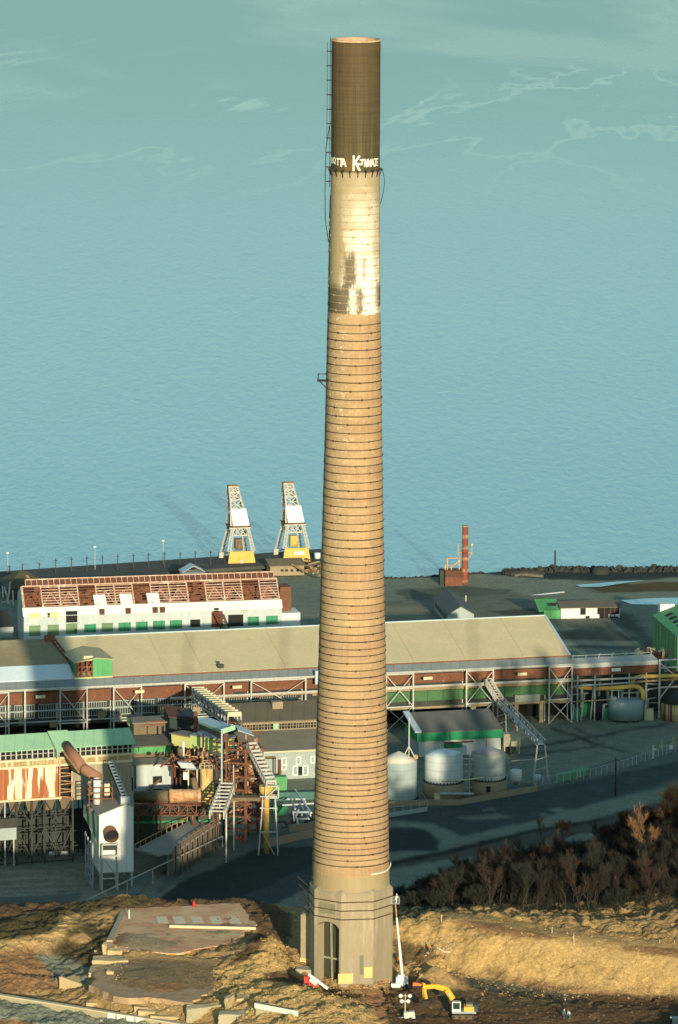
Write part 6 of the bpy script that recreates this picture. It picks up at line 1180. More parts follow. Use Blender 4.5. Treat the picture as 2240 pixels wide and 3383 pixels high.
for x0, x1, y0, y1 in ((1035,1095,512,600),(1035,1095,610,670),(1235,1290,500,600),(1432,1480,490,580),(1190,1250,625,745),(1325,1390,620,745)):
    a0, c1 = fr.q(*C3(x0,y0)); a1, c0 = fr.q(*C3(x1,y1)); c0 = fr.q(*C3(x0,y1))[1]; m = MB(); P4 = [fr(a0,-.06,c0), fr(a1,-.06,c0), fr(a1,-.06,c1), fr(a0,-.06,c1)]; m.frame(P4, .3); w_ = m.build('window_frame', m_white, o); MB().box(a0,a1,-.05,-.01,c0,c1,fr).build('pane', m_tankc, w_)
win(fr, *C3(1248,632), *C3(1328,745), 0, m_dark, 'doorway', o)
MB().slab([fr.face(*C3(775,520),-3), fr.face(*C3(955,508),-3), fr.face(*C3(955,520),0), fr.face(*C3(775,530),0)], (0,0,.3)).build('red_canopy', m_rust, o)
for x in (800, 945): p = fr.face(*C3(x,520),-2.8); MB().beam(p, V((p.x, p.y, ZP)), .3).build('canopy_post', m_rustd, o)
MB().box(fr.a_of(918),fr.a_of(925),-1.5,-.5,0,5,fr).build('red_pipe', m_rust, o)
p = P(918, 2612, z=ZP); f = yawfr(p, 8); w = f.a_of(938)*2; h = f.c_of(905, 2567); o = MB().box(-2.6,2.2,0,2.4,-.2,h,f).build('green_bin', m_green, None, p); tag(o, 'upright bright green bin beside the stepped conveyor', 'bin')
p = P(925, 2695, z=ZP); f = yawfr(p, 8); o = MB().box(-1.6,1.6,0,1.6,0,2.4,f).build('green_crate', m_dgreen, None, p); tag(o, 'small dark green crate below the upright green bin', 'crate')
A = P(905, 2645, z=ZP); f = yawfr(A, 9); o = thing('low_wall', 'low dark teal wall in front of the clerestory building', 'wall', A); MB().box(0,f.a_of(1130),0,.5,-.3,1.9,f).build('wall', mat('teal_wall',(.07,.19,.15),(.06,.14,.115),.4), o)
# collapsed pale steelwork beside the chimney
o = thing('collapsed_steelwork', 'collapsed pale grey steel frame lying beside the chimney foot', 'steelwork', P(985, 2690, z=ZP)); m = MB(); m2 = MB()
for (x0,y0,x1,y1), mm in zip(((1055,1072,1355,1072),(1045,1155,1480,1130),(1210,935,1435,1265),(1140,1020,1220,1210),(1280,1130,1405,1345),(1185,1250,1385,1250),(1190,1250,1205,1370),(1215,1270,1260,1415),(1240,1340,1400,1340),(1265,1220,1240,1290),(1380,1180,1440,1260),(1310,1250,1310,1290),(1385,1240,1430,1300),(1300,1060,1360,1110)), [m,m,m,m2]*4):
    a, b = C3(x0,y0), C3(x1,y1); Y0, Y1 = (290 if y0 < 1200 else 268), (288 if y1 < 1200 else 266); mm.beam(P(*a,y=Y0), P(*b,y=Y1), .34)
m.build('beams', mat('bluish_steel',(.55,.60,.60),(.46,.52,.53),.6), o); m2.build('braces', bpy.data.materials['bluish_steel'], o)
m = MB()
for i in range(40): p = P(940+rr3.random()*90, 2690+rr3.random()*45, z=ZP+rr3.random()*1.2); m.beam(p, p+V((rr3.uniform(-2,2), rr3.uniform(-1,1), rr3.uniform(-.5,1.2))), .25)
m.build('scrap', m_rustd, o)['kind'] = 'stuff'
# ramp parapets
for pts, h, l in ((((887,2793),(935,2783),(985,2772),(1040,2762)), 1.5, 'curved pinkish parapet of the ramp behind the chimney foot'), (((956,2746),(1040,2738)), 1.4, 'short straight pinkish parapet above the curved one')):
    g = [P(a, b, z=ZP+.3) for a, b in pts]; m = MB()
    for a, b in zip(g[:-1], g[1:]): m.hexa([a-V((0,0,2.2)), b-V((0,0,2.2)), b+V((0,.6,-2.2)), a+V((0,.6,-2.2)), a+V((0,0,h)), b+V((0,0,h)), b+V((0,.6,h)), a+V((0,.6,h))])
    o = m.build('parapet', mat('pinkish_concrete',(.42,.29,.19),(.34,.235,.155),.5) if 'pinkish_concrete' not in bpy.data.materials else bpy.data.materials['pinkish_concrete'], None, g[0]); tag(o, l, 'parapet')
for i in range(3):
    p = P(782+i*14, 2773, z=ZP); o = MB().lathe([(.28,0),(.08,1.0)], p, 8).build('traffic_cone', plain('cone_red', (.62,.07,.04)) if 'cone_red' not in bpy.data.materials else bpy.data.materials['cone_red'], None, p); tag(o, 'small red cone in the row below the rusty tower', 'cone', 'red cones in a row')
# ------------------------------------------------------------------ right: green fascia shed, tanks, bund
A = P(1376, 2502, z=ZP); B = P(1661, 2488, z=ZP); fr = Fr(A, B); w = fr.a_of(1661, -1.2); c0, c1 = fr.c_of(1376, 2451, -1.2), fr.c_of(1376, 2424, -1.2)
o = thing('green_fascia_shed', 'grey roofed shed with a deep green fascia and white wall behind the tanks', 'shed', A); dR, hR = 9.6, 3.0
MB().box(.6,w-.1,0,dR,-.5,c0+.5,fr).build('wall', m_whitew, o); MB().box(-.2,w,-1.2,-.9,c0,c1,fr).box(-.2,.1,-.9,dR,c0,c1+.1,fr).build('fascia', mat('emerald',(.015,.27,.11),(.012,.22,.09),.5,.6), o)
MB().slab([fr(-.3,-1.3,c1), fr(w+.1,-1.3,c1), fr(w-.3,dR,c1+hR), fr(-.5,dR,c1+hR)], (0,0,.22)).build('roof', mat('mottled_tar',(.15,.15,.13),(.115,.12,.105),.12,.9,third=(.23,.21,.15),thr=(.6,.75),tsc=.12), o); MB().slab([fr(-.8,-1.4,c1+.25), fr(.9,-1.4,c1+.25), fr(.6,dR,c1+hR+.25), fr(-.9,dR,c1+hR+.25)], (0,0,.35)).build('barge_strip', m_tankb, o)
C6 = lambda x, y: (1250+x/2.613, 2250+y/2.613)
win(fr, *C6(568,536), *C6(725,580), 0, m_dgreen, 'doors', o); win(fr, *C6(568,528), *C6(820,540), -.1, m_rustd, 'door_track', o)
def tank(name, label, px_, py_, rpx, pyRim, cone, ringpy=None, mt=None, topm=None, inside=None):
    c = P(px_, py_, z=ZP); r = rpx*((c-CAM).length)/FPX; h = (P(px_, pyRim, at=c)-c).z; o = thing(name, label, 'tank', c); zb = 0
    if ringpy: zb = (P(px_, ringpy, at=c)-c).z; MB().lathe([(r+.35,-.5),(r+.35,zb-.25)], c, 40).build('plinth', m_tanb, o); 
    MB().lathe([(r+.12,zb-.24),(r+.12,zb)], c, 40).build('bolt_ring', m_dgrey, o); MB().lathe([(r,zb+.01),(r,h)], c, 48, cap=False).build('shell', mt or m_tank, o)
    MB().lathe([(r+.02,h),(r*.5,h+cone*.55),(.05,h+cone)], c, 48).build('roof', topm or m_tank, o)
    m = MB()
    for k in range(36): a = k*math.pi/18; p = c+V((math.cos(a)*(r+.14), math.sin(a)*(r+.14), zb+.1)); m.beam(p-V((0,0,.25)), p+V((0,0,.2)), .26)
    b = m.build('bolts', m_dgrey, o); b['kind'] = 'stuff'
    return o, c, r, h, zb
o, tcA, rA, hA, _ = tank('storage_tank', 'tallest pale tank, partly hidden by the chimney, with a stained cone roof', 1317, 2636, 60, 2512, 2.3, None, m_tankc if 0 else mat('grey_blue_tank',(.36,.43,.42),(.31,.375,.375),.25,.55,third=(.33,.30,.24),thr=(.6,.72),tsc=.4,stretch=(1,1,.12),seam=('Z',2.1),seamc=.3), mat('stained_cone',(.62,.60,.50),(.50,.49,.42),.3,.6,third=(.30,.14,.09),thr=(.58,.63),tsc=.35))
m = MB(); tp = tcA+V((rA*.55,-.5,hA+1))
for a in (-1.3, 0, 1.3): m.beam(tp+V((a,0 if a else 1,0)), tp+V((0,0,2.6)), .22)
m.beam(tp+V((0,0,2.6)), tp+V((0,0,9.5)), .26); m.build('mast', m_steelw, o); MB().lathe([(.6,0),(.6,.8),(.2,1.1)], tp+V((1.6,.4,-.6)), 10).build('hatch', m_rustl, o)
o, tcB, rB, hB, zbB = tank('storage_tank', 'bright pale blue topped tank, middle one of the three storage tanks', 1465, 2631, 63.5, 2489, 1.1, 2578, mat('white_tank',(.60,.66,.64),(.50,.56,.55),.2,.5,third=(.42,.40,.30),thr=(.60,.72),tsc=.4,stretch=(1,1,.12),seam=('Z',2.0),seamc=.3), m_tankb)
MB().box(-rB*.2,rB+2.5,-rB-1.0,-rB-.2,zbB-2.2,zbB-1.9,lambda a,b,c: tcB+V((a,b,c))).build('walkway', m_tankb, o); MB().beam(tcB+V((-rB*.6,-rB-.4,zbB-.3)), tcB+V((-rB*.2,-rB-.6,zbB-2)), .3).build('stair', m_rustl, o); MB().box(-.8,.6,-rB-.55,-rB-.3,0,1.9,lambda a,b,c: tcB+V((a-1.5,b,c))).build('door', m_cream, o)
MB().tube([tcB+V((-rB*.1,-rB-.3,zbB+.9)), tcB+V((rB+1.5,-rB+.6,zbB+1.1)), tcB+V((rB+5,-rB+2,zbB+1.3))], .22, 8).build('pipe', m_cream, o)
o, tcC, rC_, hC, zbC = tank('storage_tank', 'dull grey tank with a rust tinted cone top, right hand of the three storage tanks', 1612, 2620, 56.5, 2485, 1.5, 2570, mat('dull_tank',(.40,.445,.40),(.34,.385,.35),.25,.6,third=(.30,.25,.17),thr=(.60,.72),tsc=.4,stretch=(1,1,.12),seam=('Z',2.0),seamc=.3), mat('dull_cone',(.36,.36,.37),(.33,.30,.31),.3,.6,third=(.30,.20,.17),thr=(.6,.7),tsc=.5))
MB().box(-.5,.5,-rC_-.45,-rC_-.3,1.2,2.6,lambda a,b,c: tcC+V((a,b,c))).build('doorway', m_dark, o); MB().beam(tcC+V((-.5,.5,hC+1)), tcC+V((-.5,.5,hC+4)), .18).build('vent_pipe', m_rustd, o)
o = thing('tank_catwalk', 'pale catwalk tower squeezed between the two plinth tanks', 'catwalk', (tcB+tcC)/2); m = MB(); mid = (tcB+tcC)/2+V((0,-1,0))
for a in (-.9, .9): m.beam(mid+V((a,0,0)), mid+V((a,0,9.5)), .22); m.beam(mid+V((a,2,0)), mid+V((a,2,9.5)), .22)
for c_ in (2, 4, 6, 7.6, 9): m.beam(mid+V((-1.4,0,c_)), mid+V((1.6,0,c_)), .22)
m.build('frame', m_steelw, o)
c = P(1705, 2590, z=ZP); o = thing('small_white_tank', 'small upright white tank on legs at the right end of the tan kerb wall', 'tank', c); r = 1.38; h = (P(1705, 2545, at=c)-c).z; MB().lathe([(.9,.6),(r,.9),(r,h),(r*.9,h+.12),(.1,h+.25)], c, 24).lathe([(r+.06,h-.9),(r+.06,h-.7)], c, 24).build('shell', m_white, o)
for k in range(4): a = k*math.pi/2+.6; MB().beam(c+V((math.cos(a)*1.1,math.sin(a)*1.1,-.3)), c+V((math.cos(a)*1.1,math.sin(a)*1.1,1)), .25).build('leg', m_steelw, o)
m = MB(); m.beam(c+V((-3.2,-.4,2.2)), c+V((-.9,-.4,2.4)), .25); m.beam(c+V((-3,-.3,0)), c+V((-3,-.3,2.6)), .25); m.build('pipe', m_steelw, o)
pts = [P(a, b, z=ZP) for a, b in ((1262,2668),(1415,2661),(1520,2660),(1640,2638),(1770,2615))]; m = MB()
for a, b in zip(pts[:-1], pts[1:]): m.hexa([a-V((0,0,.6)), b-V((0,0,.6)), b+V((0,.5,-.6)), a+V((0,.5,-.6)), a+V((0,0,1.35)), b+V((0,0,1.35)), b+V((0,.5,1.35)), a+V((0,.5,1.35))])
a = pts[-1]; b = a+V((-1,7,0)); m.hexa([a-V((0,0,.6)), a+V((.4,0,-.6)), b+V((.4,0,-.6)), b-V((0,0,.6)), a+V((0,0,1.34)), a+V((.4,0,1.34)), b+V((.4,0,1.34)), b+V((0,0,1.34))]); o = m.build('bund_wall', m_tanb, None, pts[2]); tag(o, 'low tan kerb wall running round the foot of the storage tanks', 'wall')
o = thing('fenced_low_wall', 'low white wall with thin fence posts between the tanks and the dark yard', 'wall', P(1350, 2690, z=ZP)); a, b = P(1250, 2706, z=ZP), P(1412, 2680, z=ZP); MB().hexa([a-V((0,0,.5)), b-V((0,0,.5)), b+V((0,.4,-.5)), a+V((0,.4,-.5)), a+V((0,0,1)), b+V((0,0,1)), b+V((0,.4,1)), a+V((0,.4,1))]).build('wall', m_grey, o)
for i in range(7): p = a.lerp(b, i/6)+V((0,.2,.9)); MB().beam(p, p+V((0,0,1.4)), .12).build('post', m_steelw, o)
MB().beam(a+V((0,.2,2.3)), b+V((0,.2,2.3)), .08).beam(b+V((0,.2,2.3)), b+V((-1,9,2.3)), .08).build('rail', m_steelw, o)
# white truss conveyor on the right
k0 = HF(HF.a_of(1612, -2), -2.2, HF.c_of(1612, 2262, -2.2)); g1 = P(1797, 2580, z=ZP); k2 = P(1788, 2464, at=g1+V((0,1.5,0))); k1 = P(1655, 2328, y=HF(HF.a_of(1655), 0, 0).y-6)
o = conveyor('long_truss_conveyor', 'slim white truss conveyor sloping from the pipe rack down to the open yard', k0, k1, 1.9, 1.5, 7, m_steelw, .18, True); d = k2-k1; s = d.cross(V((0,0,1))).normalized()*.95; u = V((0,0,1.5)); m = MB(); n = 14
for sg in (-1, 1):
    m.beam(k1+s*sg, k2+s*sg, .28); m.beam(k1+s*sg+u, k2+s*sg+u, .28)
    for i in range(n): a, b = k1.lerp(k2, i/n)+s*sg, k1.lerp(k2, (i+1)/n)+s*sg; m.beam(a, a+u, .16); m.beam(a if i % 2 else a+u, b+u if i % 2 else b, .16)
m.build('lower_truss', m_steelw, o); MB().slab([k1-s*.8+u*.2, k1+s*.8+u*.2, k2+s*.8+u*.2, k2-s*.8+u*.2], (0,0,.2)).build('lower_belt', m_grey, o)
for t_, sp_x in ((.02, 1.3), (.30, 1.5), (1.0, 2.0)):
    p = k1.lerp(k2, t_); m = MB()
    for sg in (-1, 1):
        for e in (-.9, .9): m.beam(V((p.x+sg*sp_x*.9, p.y+e*1.6, ZP-.3)), p+V((sg*.95,e*.6,0)), .24)
    h = p.z-ZP
    for f_ in (.3, .6): m.beam(V((p.x-sp_x*.9*(1-f_*.3), p.y-1.5*(1-f_*.5), ZP+h*f_)), V((p.x+sp_x*.9*(1-f_*.3), p.y-1.5*(1-f_*.5), ZP+h*(f_+.12))), .18)
    m.build('trestle', m_steelw, o)
p = P(1661, 2492, z=ZP); f = yawfr(p, 8); w = f.a_of(1720); c0, c1 = f.c_of(1690, 2466), f.c_of(1690, 2426); o = thing('cream_bin', 'cream coloured box bin on four legs beside the green fascia shed', 'bin', p); MB().box(.2,w,0,3.6,c0,c1,f).build('box', m_cream, o)
for a in (.5, w-.3):
    for b in (.3, 3.3): MB().beam(f(a,b,-.3), f(a,b,c0), .28).build('leg', m_cream, o)
MB().lathe([(1.1,-.2),(1.0,.9),(.3,1.4)], f(w*.45,1.6,.1), 14).build('spill_heap', m_dgrey, o)
# yard fence, posts, pole, green skip
fp = [P(a, b, z=ZP) for a, b in ((1770,2600),(1840,2588),(1950,2570),(2060,2540),(2160,2505),(2300,2458))]; o = thing('chain_fence', 'chain link fence with pale posts curving along the yard edge', 'fence', fp[2]); tot = 0
for a, b in zip(fp[:-1], fp[1:]):
    n = max(1, int((b-a).length/2.0)); 
    for i in range(n): p = a.lerp(b, i/n); MB().beam(p-V((0,0,.3)), p+V((0,0,2.2)), .13).build('post', m_steelw, o)
    MB().beam(a+V((0,0,2.15)), b+V((0,0,2.15)), .07).build('top_rail', m_steelw, o)
t = NT('chain_link', .6); t.b.inputs['Alpha'].default_value = .16; m_ch = t.col((.45,.47,.45)); m = MB()
for a, b in zip(fp[:-1], fp[1:]): m.add([a, b, b+V((0,0,2.1)), a+V((0,0,2.1))], [(0,1,2,3)])
m.build('mesh', m_ch, o)
p = P(2033, 2626, z=ZP+.3); o = MB().tube([p-V((0,0,.4)), p+V((0,0,(P(2033,2502,at=p)-p).z))], [.22,.16], 8).build('utility_pole', m_pole, None, p); tag(o, 'tall dark wooden utility pole standing between the road and the chain fence', 'utility pole')
p = P(2157, 2508, z=ZP); o = thing('white_pole', 'white pole with a small lamp arm where the fence ends at the right', 'pole', p); MB().beam(p, p+V((0,0,3.6)), .22).build('pole', m_white, o); MB().beam(p+V((0,0,2.6)), p+V((.8,0,2.4)), .25).build('lamp_arm', m_white, o)
for i, (x, y) in enumerate(((2186,2472),(2223,2459))): p = P(x, y, z=ZP); o = MB().beam(p, p+V((0,0,1.9)), .24).build('bollard', m_yel, None, p); tag(o, 'short yellow post in the yard, '+('left' if i == 0 else 'right')+' one of the two by the right edge', 'bollard', 'yellow posts in the yard')
p = P(2212, 2486, z=ZP); o = thing('meter_box', 'white box on a thin post at the right edge of the yard', 'box', p); MB().beam(p, p+V((0,0,2)), .12).build('post', m_steelw, o); MB().box(-.2,.8,-.3,.3,.9,1.8,lambda a,b,c: p+V((a,b,c))).build('box', m_white, o)
a, b = P(1858, 2584, z=ZP), P(1950, 2562, z=ZP); f = Fr(a, b); o = thing('green_skip', 'long bright green skip against the chain fence', 'skip', a); MB().box(0,f.L,0,2,.15,1.9,f).build('body', m_green, o); MB().box(f.L*.62,f.L*.66,-.1,0,.2,1.8,f).build('white_strip', m_white, o)
for t_ in (.05, .33, .66, .95): MB().box(f.L*t_-.1,f.L*t_+.1,-.12,-.01,.1,1.95,f).build('rib', m_dgreen, o)
for i, (x, y) in enumerate(((1775,2562),)): p = P(x, y+16, z=ZP); o = MB().lathe([(.9,0),(1.0,1.2),(.9,1.3)], p, 14).build('blue_tub', m_tankb, None, p); tag(o, 'round pale blue tub between the truss conveyor foot and the tan kerb wall', 'tub')
p0, p1 = P(1690, 2530, z=ZP), P(1790, 2528, z=ZP); o = MB().tube([p0+V((0,0,1.2)), p1+V((0,0,1.6))], .15, 6).build('thin_pipe', m_steelw, None, p0); tag(o, 'thin pale pipe strung across the yard behind the small white tank', 'pipe')
# ------------------------------------------------------------------ demolition site in front
m_conb = mat('broken_concrete', (.52,.40,.22), (.42,.31,.16), .8, .95, third=(.30,.20,.10), thr=(.58,.68), tsc=.6, bump=.4)
m_cong = mat('old_concrete', (.42,.37,.24), (.35,.31,.20), .6, .9, third=(.27,.22,.13), thr=(.6,.72), tsc=.5, bump=.3)
rf = random.Random(31)
a, b = onground(-60, 3280), P(560, 3383, z=-2.3); f = Fr(P(-60, 3281, z=-2.3), P(700, 3402, z=-2.3))
o = thing('retaining_wall', 'long low retaining wall with a pale coping at the bottom left', 'wall', f(20,0,-1)); MB().box(0,f.L,-.1,.6,-2.6,0,f).build('wall', m_cong, o); MB().box(0,f.L,-.25,.8,.01,.25,f).build('coping', mat('coping',(.62,.52,.33),(.5,.42,.26),.7), o)
for i in range(4): a0 = f.a_of(358+i*31); MB().box(a0,a0+1.65,-.33,-.24,-1.3,.2,f).build('white_panel', m_white, o)
def block(label, x0, x1, y0, y1, d=2.0, skew=0., m=None, group='broken concrete blocks along the slab edge'):
    """irregular block: front face between photo columns x0..x1, rows y0 (top) .. y1 (foot)"""
    g = onground((x0+x1)/2, y1); A = P(x0, y1, at=g); w = (P(x1, y1, at=g)-A).x; h = (P(x0, y0, at=g)-P(x0, y1, at=g)).z
    j = lambda s: V((rf.uniform(-s,s), rf.uniform(-s,s), rf.uniform(-s,s))); s = min(.22, h*.16)
    h = max(.35, h-d*.22)
    nx_ = max(2, int(w/.8)); bm = bmesh.new()
    vs_ = [A+V((0,0,-.6)), A+V((w,skew,-.6)), A+V((w,d+skew,-.6)), A+V((0,d,-.6)), A+V((0,.2,h))+j(s), A+V((w,skew+.2,h*rf.uniform(.75,1)))+j(s), A+V((w*.97,d+skew,h*rf.uniform(.8,1.1)))+j(s), A+V((.1,d,h))+j(s)]
    bv = [bm.verts.new(v) for v in vs_]
    for q in [(3,2,1,0),(4,5,6,7),(0,1,5,4),(1,2,6,5),(2,3,7,6),(3,0,4,7)]: bm.faces.new([bv[i] for i in q])
    bmesh.ops.subdivide_edges(bm, edges=bm.edges[:], cuts=3, use_grid_fill=True)
    for v in bm.verts: v.co += j(s*.45)
    m_ = MB(); bm.verts.index_update(); m_.add([v.co.copy() for v in bm.verts], [[v.index for v in fc.verts] for fc in bm.faces]); bm.free()
    o = m_.build('concrete_block', m or m_conb, None, A); tag(o, label, 'concrete block', group); return o
q5 = lambda x0, x1, y0, y1: (x0/2.8, x1/2.8, 3080+y0/2.8, 3080+y1/2.8)
for lab, bx, d, sk in [
 ('narrow upright block at the front left corner of the upper slab', (955,992,95,212), 1.6, 0), ('squarish lit block just right of the narrow upright block', (992,1125,140,214), 3, .3),
 ('long rounded lump of concrete with a dark shadow below, under the upper slab corner', (860,1180,222,300), 4, .6), ('flat tilted slab piece below the long rounded lump', (820,1050,325,385), 5, .2),
 ('small pale chunk at the right end of the flat tilted slab piece', (985,1050,350,405), 1.5, 0), ('big yellowish block standing above the retaining wall', (800,1010,612,720), 4, .3),
 ('low wedge of concrete between the big yellowish block and the stepped chunks', (1110,1245,700,758), 3, 0), ('flat topped chunk, upper one of the stepped chunks', (1243,1385,665,722), 3, 0),
 ('leaning chunk with a dark notch below the flat topped chunk', (1272,1425,700,785), 2.5, .4), ('long tan block at the middle bottom, right of the leaning chunk', (1400,1730,742,830), 4, .2)]:
    block(lab, *q5(*bx), d, sk)
b2 = lambda x0, x1, y0, y1: (x0/1.568, x1/1.568, 2900+y0/1.568, 2900+y1/1.568)
block('large angled wall piece at the lower right corner of the lower slab', *b2(968,1180,668,752), 2.2, 5.5, m_cong); block('thin fin of wall standing beside the large angled wall piece', *b2(1165,1215,612,690), 3, 3)
block('pale rounded lump on the earth right of the thin fin', *b2(1225,1290,608,648), 3, .5); block('greyish tilted plate among the earth lumps near the white plank', *b2(1325,1400,648,705), 3, -.8, m_cong); block('dark toned flat block below the greyish tilted plate', *b2(1130,1290,690,752), 3, 1, m_cong)
block('small tan boulder of concrete at the foot of the brick stub left of the chimney', 975, 1040, 3196, 3218, 2.4, .3, m_cong)
# leaning cut wall
A = onground(196, 3268); f = Fr(A, P(318, 3284, z=A.z-.4)); o = MB().add([f(0,0,-1), f(f.L,0,-1.2), f(f.L,0,.5), f(0,0,2.3), f(0,.7,-1), f(f.L,.7,-1.2), f(f.L,.7,.5), f(0,.7,2.3), f(.6,5,1.6)], [(0,1,2,3),(7,6,5,4),(0,4,5,1),(1,5,6,2),(3,2,6,7),(0,3,7,4)]).build('cut_wall', m_conb, None, A); tag(o, 'triangular cut wall with a smooth lit face, left of the lower slab', 'wall')
A = f(0,4.5,.6); o = MB().hexa([f(.2,.8,1.2), f(f.L*.98,2.6,-.3), f(f.L*1.1,5,-.3), f(1.2,4.2,1.2), f(.2,.8,1.7), f(f.L*.98,2.6,.2), f(f.L*1.1,5,.3), f(1.2,4.2,1.75)]).build('tilted_slab', m_conb, None, A); tag(o, 'thin tilted slab resting behind the triangular cut wall', 'slab')
# slabs proud of the earth, rim stones
def pad(name, label, pts, z, t, m):
    g = [P(a, b, z=z) for a, b in pts]; n = 14; ring = []
    for p, q in zip(g, g[1:]+g[:1]):
        k = max(2, int((q-p).length/1.6)); ring += [p.lerp(q, i/k)+V((rf.uniform(-.55,.55), rf.uniform(-.7,.7), 0)) for i in range(k)]
    o = MB().slab(ring, (0,0,-t)).build(name, m, None, g[0]); tag(o, label, 'slab'); return o
t = NT('slab_stained', .95); f1 = t.ramp(t.noise(.12, None, 7, .65, .6), .38, .62); f2 = t.ramp(t.noise(.6, None, 7, .75), .35, .7); f3 = t.ramp(t.noise(.25, t.coord((1,1.6,1), loc=(9,2,0)), 5, .6), .56, .66)
t.bump(t.noise(2.5, None, 8, .75), .6, .25)
m_slab = t.col(t.mix(t.math('MULTIPLY', f3, .75), t.mix(f2, t.mix(f1, (.68,.325,.165), (.76,.52,.29)), t.mix(f1, (.44,.205,.105), (.62,.37,.19))), (.52,.47,.31)))
o1 = pad('upper_slab', 'broad reddish brown concrete floor slab on the left of the chimney', [(404,3004),(600,2992),(791,2981),(842,3056),(800,3085),(765,3112),(700,3128),(574,3152),(430,3140),(347,3124)], 1.12, 1.6, m_slab)
pad('lower_slab', 'brown lower floor slab strewn with dirt in front of the upper slab', [(320,3200),(420,3176),(560,3172),(690,3186),(712,3230),(690,3275),(630,3312),(520,3298),(400,3296),(300,3262)], .30, 1.2, mat('dirt_slab',(.50,.345,.20),(.36,.235,.13),.25,.95,third=(.25,.16,.085),thr=(.5,.64),tsc=.5,bump=.5))
g = [P(x, y, z=1.13) for x, y in ((404,3006),(420,3006),(372,3112),(352,3112))]; MB().slab(g, (0,0,.35)).build('kerb', m_cong, o1)
for x in (515, 570, 630, 692, 752):
    g = [P(x+dx, y, z=1.124) for dx, y in ((0,3028),(34,3028),(44,3050),(8,3050))]; MB().slab(g, (0,0,.015)).build('pale_patch', mat('pale_patch',(.80,.68,.46),(.68,.54,.34),.8) if 'pale_patch' not in bpy.data.materials else bpy.data.materials['pale_patch'], o1)
a, b = P(560, 3064, z=1.15), P(845, 3071, z=1.15); o = MB().beam(a+V((0,0,.25)), b+V((0,0,.25)), .55, .5).build('white_beam', m_cream, None, a); tag(o, 'long pale beam lying across the reddish brown upper slab', 'beam')
a, b = onground(842, 3366), onground(984, 3364); b.z = a.z = max(a.z, b.z); o = MB().beam(a+V((0,0,.6)), b+V((0,0,.6)), .25, .95).build('white_plank', m_white, None, a); tag(o, 'thick white plank on the earth lumps at the bottom of the photo', 'plank')
a = P(427, 3035, z=1.12); o = MB().beam(a, a+V((0,0,1.7)), .2).build('white_post', m_white, None, a); tag(o, 'short white post standing on the upper slab', 'post')
a = onground(641, 2999); o = MB().lathe([(.32,-.1),(.32,.8),(.2,.95),(.2,1.2)], a, 10).build('red_drum', plain('signal_red', (.75,.03,.02)), None, a); tag(o, 'small bright red drum at the far edge of the upper slab', 'drum')
for i, (x, y0, y1, l) in enumerate(((1459,3022,3056,'nearest the chimney'),(1824,3062,3084,'in the middle of the row'),(1896,3083,3122,'rising from a dark tuft'),(1874,3078,3086,'shortest of the row'),(2180,3104,3116,'toward the right edge'),(2228,3106,3120,'at the right edge'))):
    a = onground(x, y1); o = MB().beam(a-V((0,0,.3)), P(x, y0, at=a), .09).build('survey_stake', m_cream, None, a); tag(o, 'thin pale stake on the bank top, '+l, 'stake', 'stakes along the bank top')
# loose rubble, clods and tufts
def clods(name, polys, n, r0, r1, m, seed, kind='stuff'):
    r_ = random.Random(seed); mb = MB(); k = 0
    while k < n:
        x0, x1, y0, y1 = r_.choice(polys); p = onground(r_.uniform(x0, x1), r_.uniform(y0, y1)); r = r0+(r1-r0)*r_.random()**3.5; k += 1
        pts = [p+V((math.cos(t_)*r*r_.uniform(.6,1.3), math.sin(t_)*r*r_.uniform(.6,1.3), -.3*r)) for t_ in (0,1.5,3.1,4.6)]+[p+V((math.cos(t_)*r*r_.uniform(.3,.8), math.sin(t_)*r*r_.uniform(.3,.8), r*r_.uniform(.3,.9))) for t_ in (.3,1.8,3.4,4.9)]
        mb.hexa(pts)
    o = mb.build(name, m); o['kind'] = kind; return o
m_clod = mat('clods', (.52,.36,.155), (.32,.21,.09), .6, .95, bump=.4)
clods('earth_clods', [(820,1200,3260,3380),(700,900,3200,3340),(1300,1560,3180,3230),(1560,2240,3230,3300),(860,960,3100,3210),(1000,1280,3240,3270),(820,1180,3280,3380),(1340,2240,3050,3200)], 5200, .05, .30, m_clod, 5)
clods('pale_rubble', [(1040,1290,3225,3262),(480,1000,3300,3380),(320,620,3290,3380),(1400,1500,3100,3160),(300,420,3130,3240)], 600, .07, .38, m_conb, 6)
clods('dark_clods', [(1290,2240,3290,3380),(1290,2240,3290,3380),(700,1000,3020,3200),(0,330,3150,3290),(300,780,3190,3320)], 1800, .06, .36, mat('dark_clods',(.17,.115,.06),(.10,.07,.04),.6,.95), 7)
mb = MB(); r_ = random.Random(9)
for i in range(1500):
    if i % 3: x = r_.uniform(1280, 2240); y = np.interp(x, [1280,1440,1560,1780,2000,2240], [3040,3014,3032,3062,3086,3112])+r_.gauss(-4, 7)
    else: x = r_.uniform(0, 760); y = np.interp(x, [0,270,420,760], [3070,3010,2968,2978])+r_.gauss(6, 14 if x < 420 else 4)
    p = onground(x, y); h = r_.uniform(.12, .45); d = V((r_.uniform(-.4,.4), r_.uniform(-.3,.3), h)); s = V((r_.uniform(.03,.07), r_.uniform(-.05,.05), 0)); mb.add([p-s, p+s, p+d], [(0,1,2)])
o = mb.build('dry_grass', mat('dry_grass',(.12,.095,.045),(.08,.066,.035),1.5,.95)); o['kind'] = 'stuff'
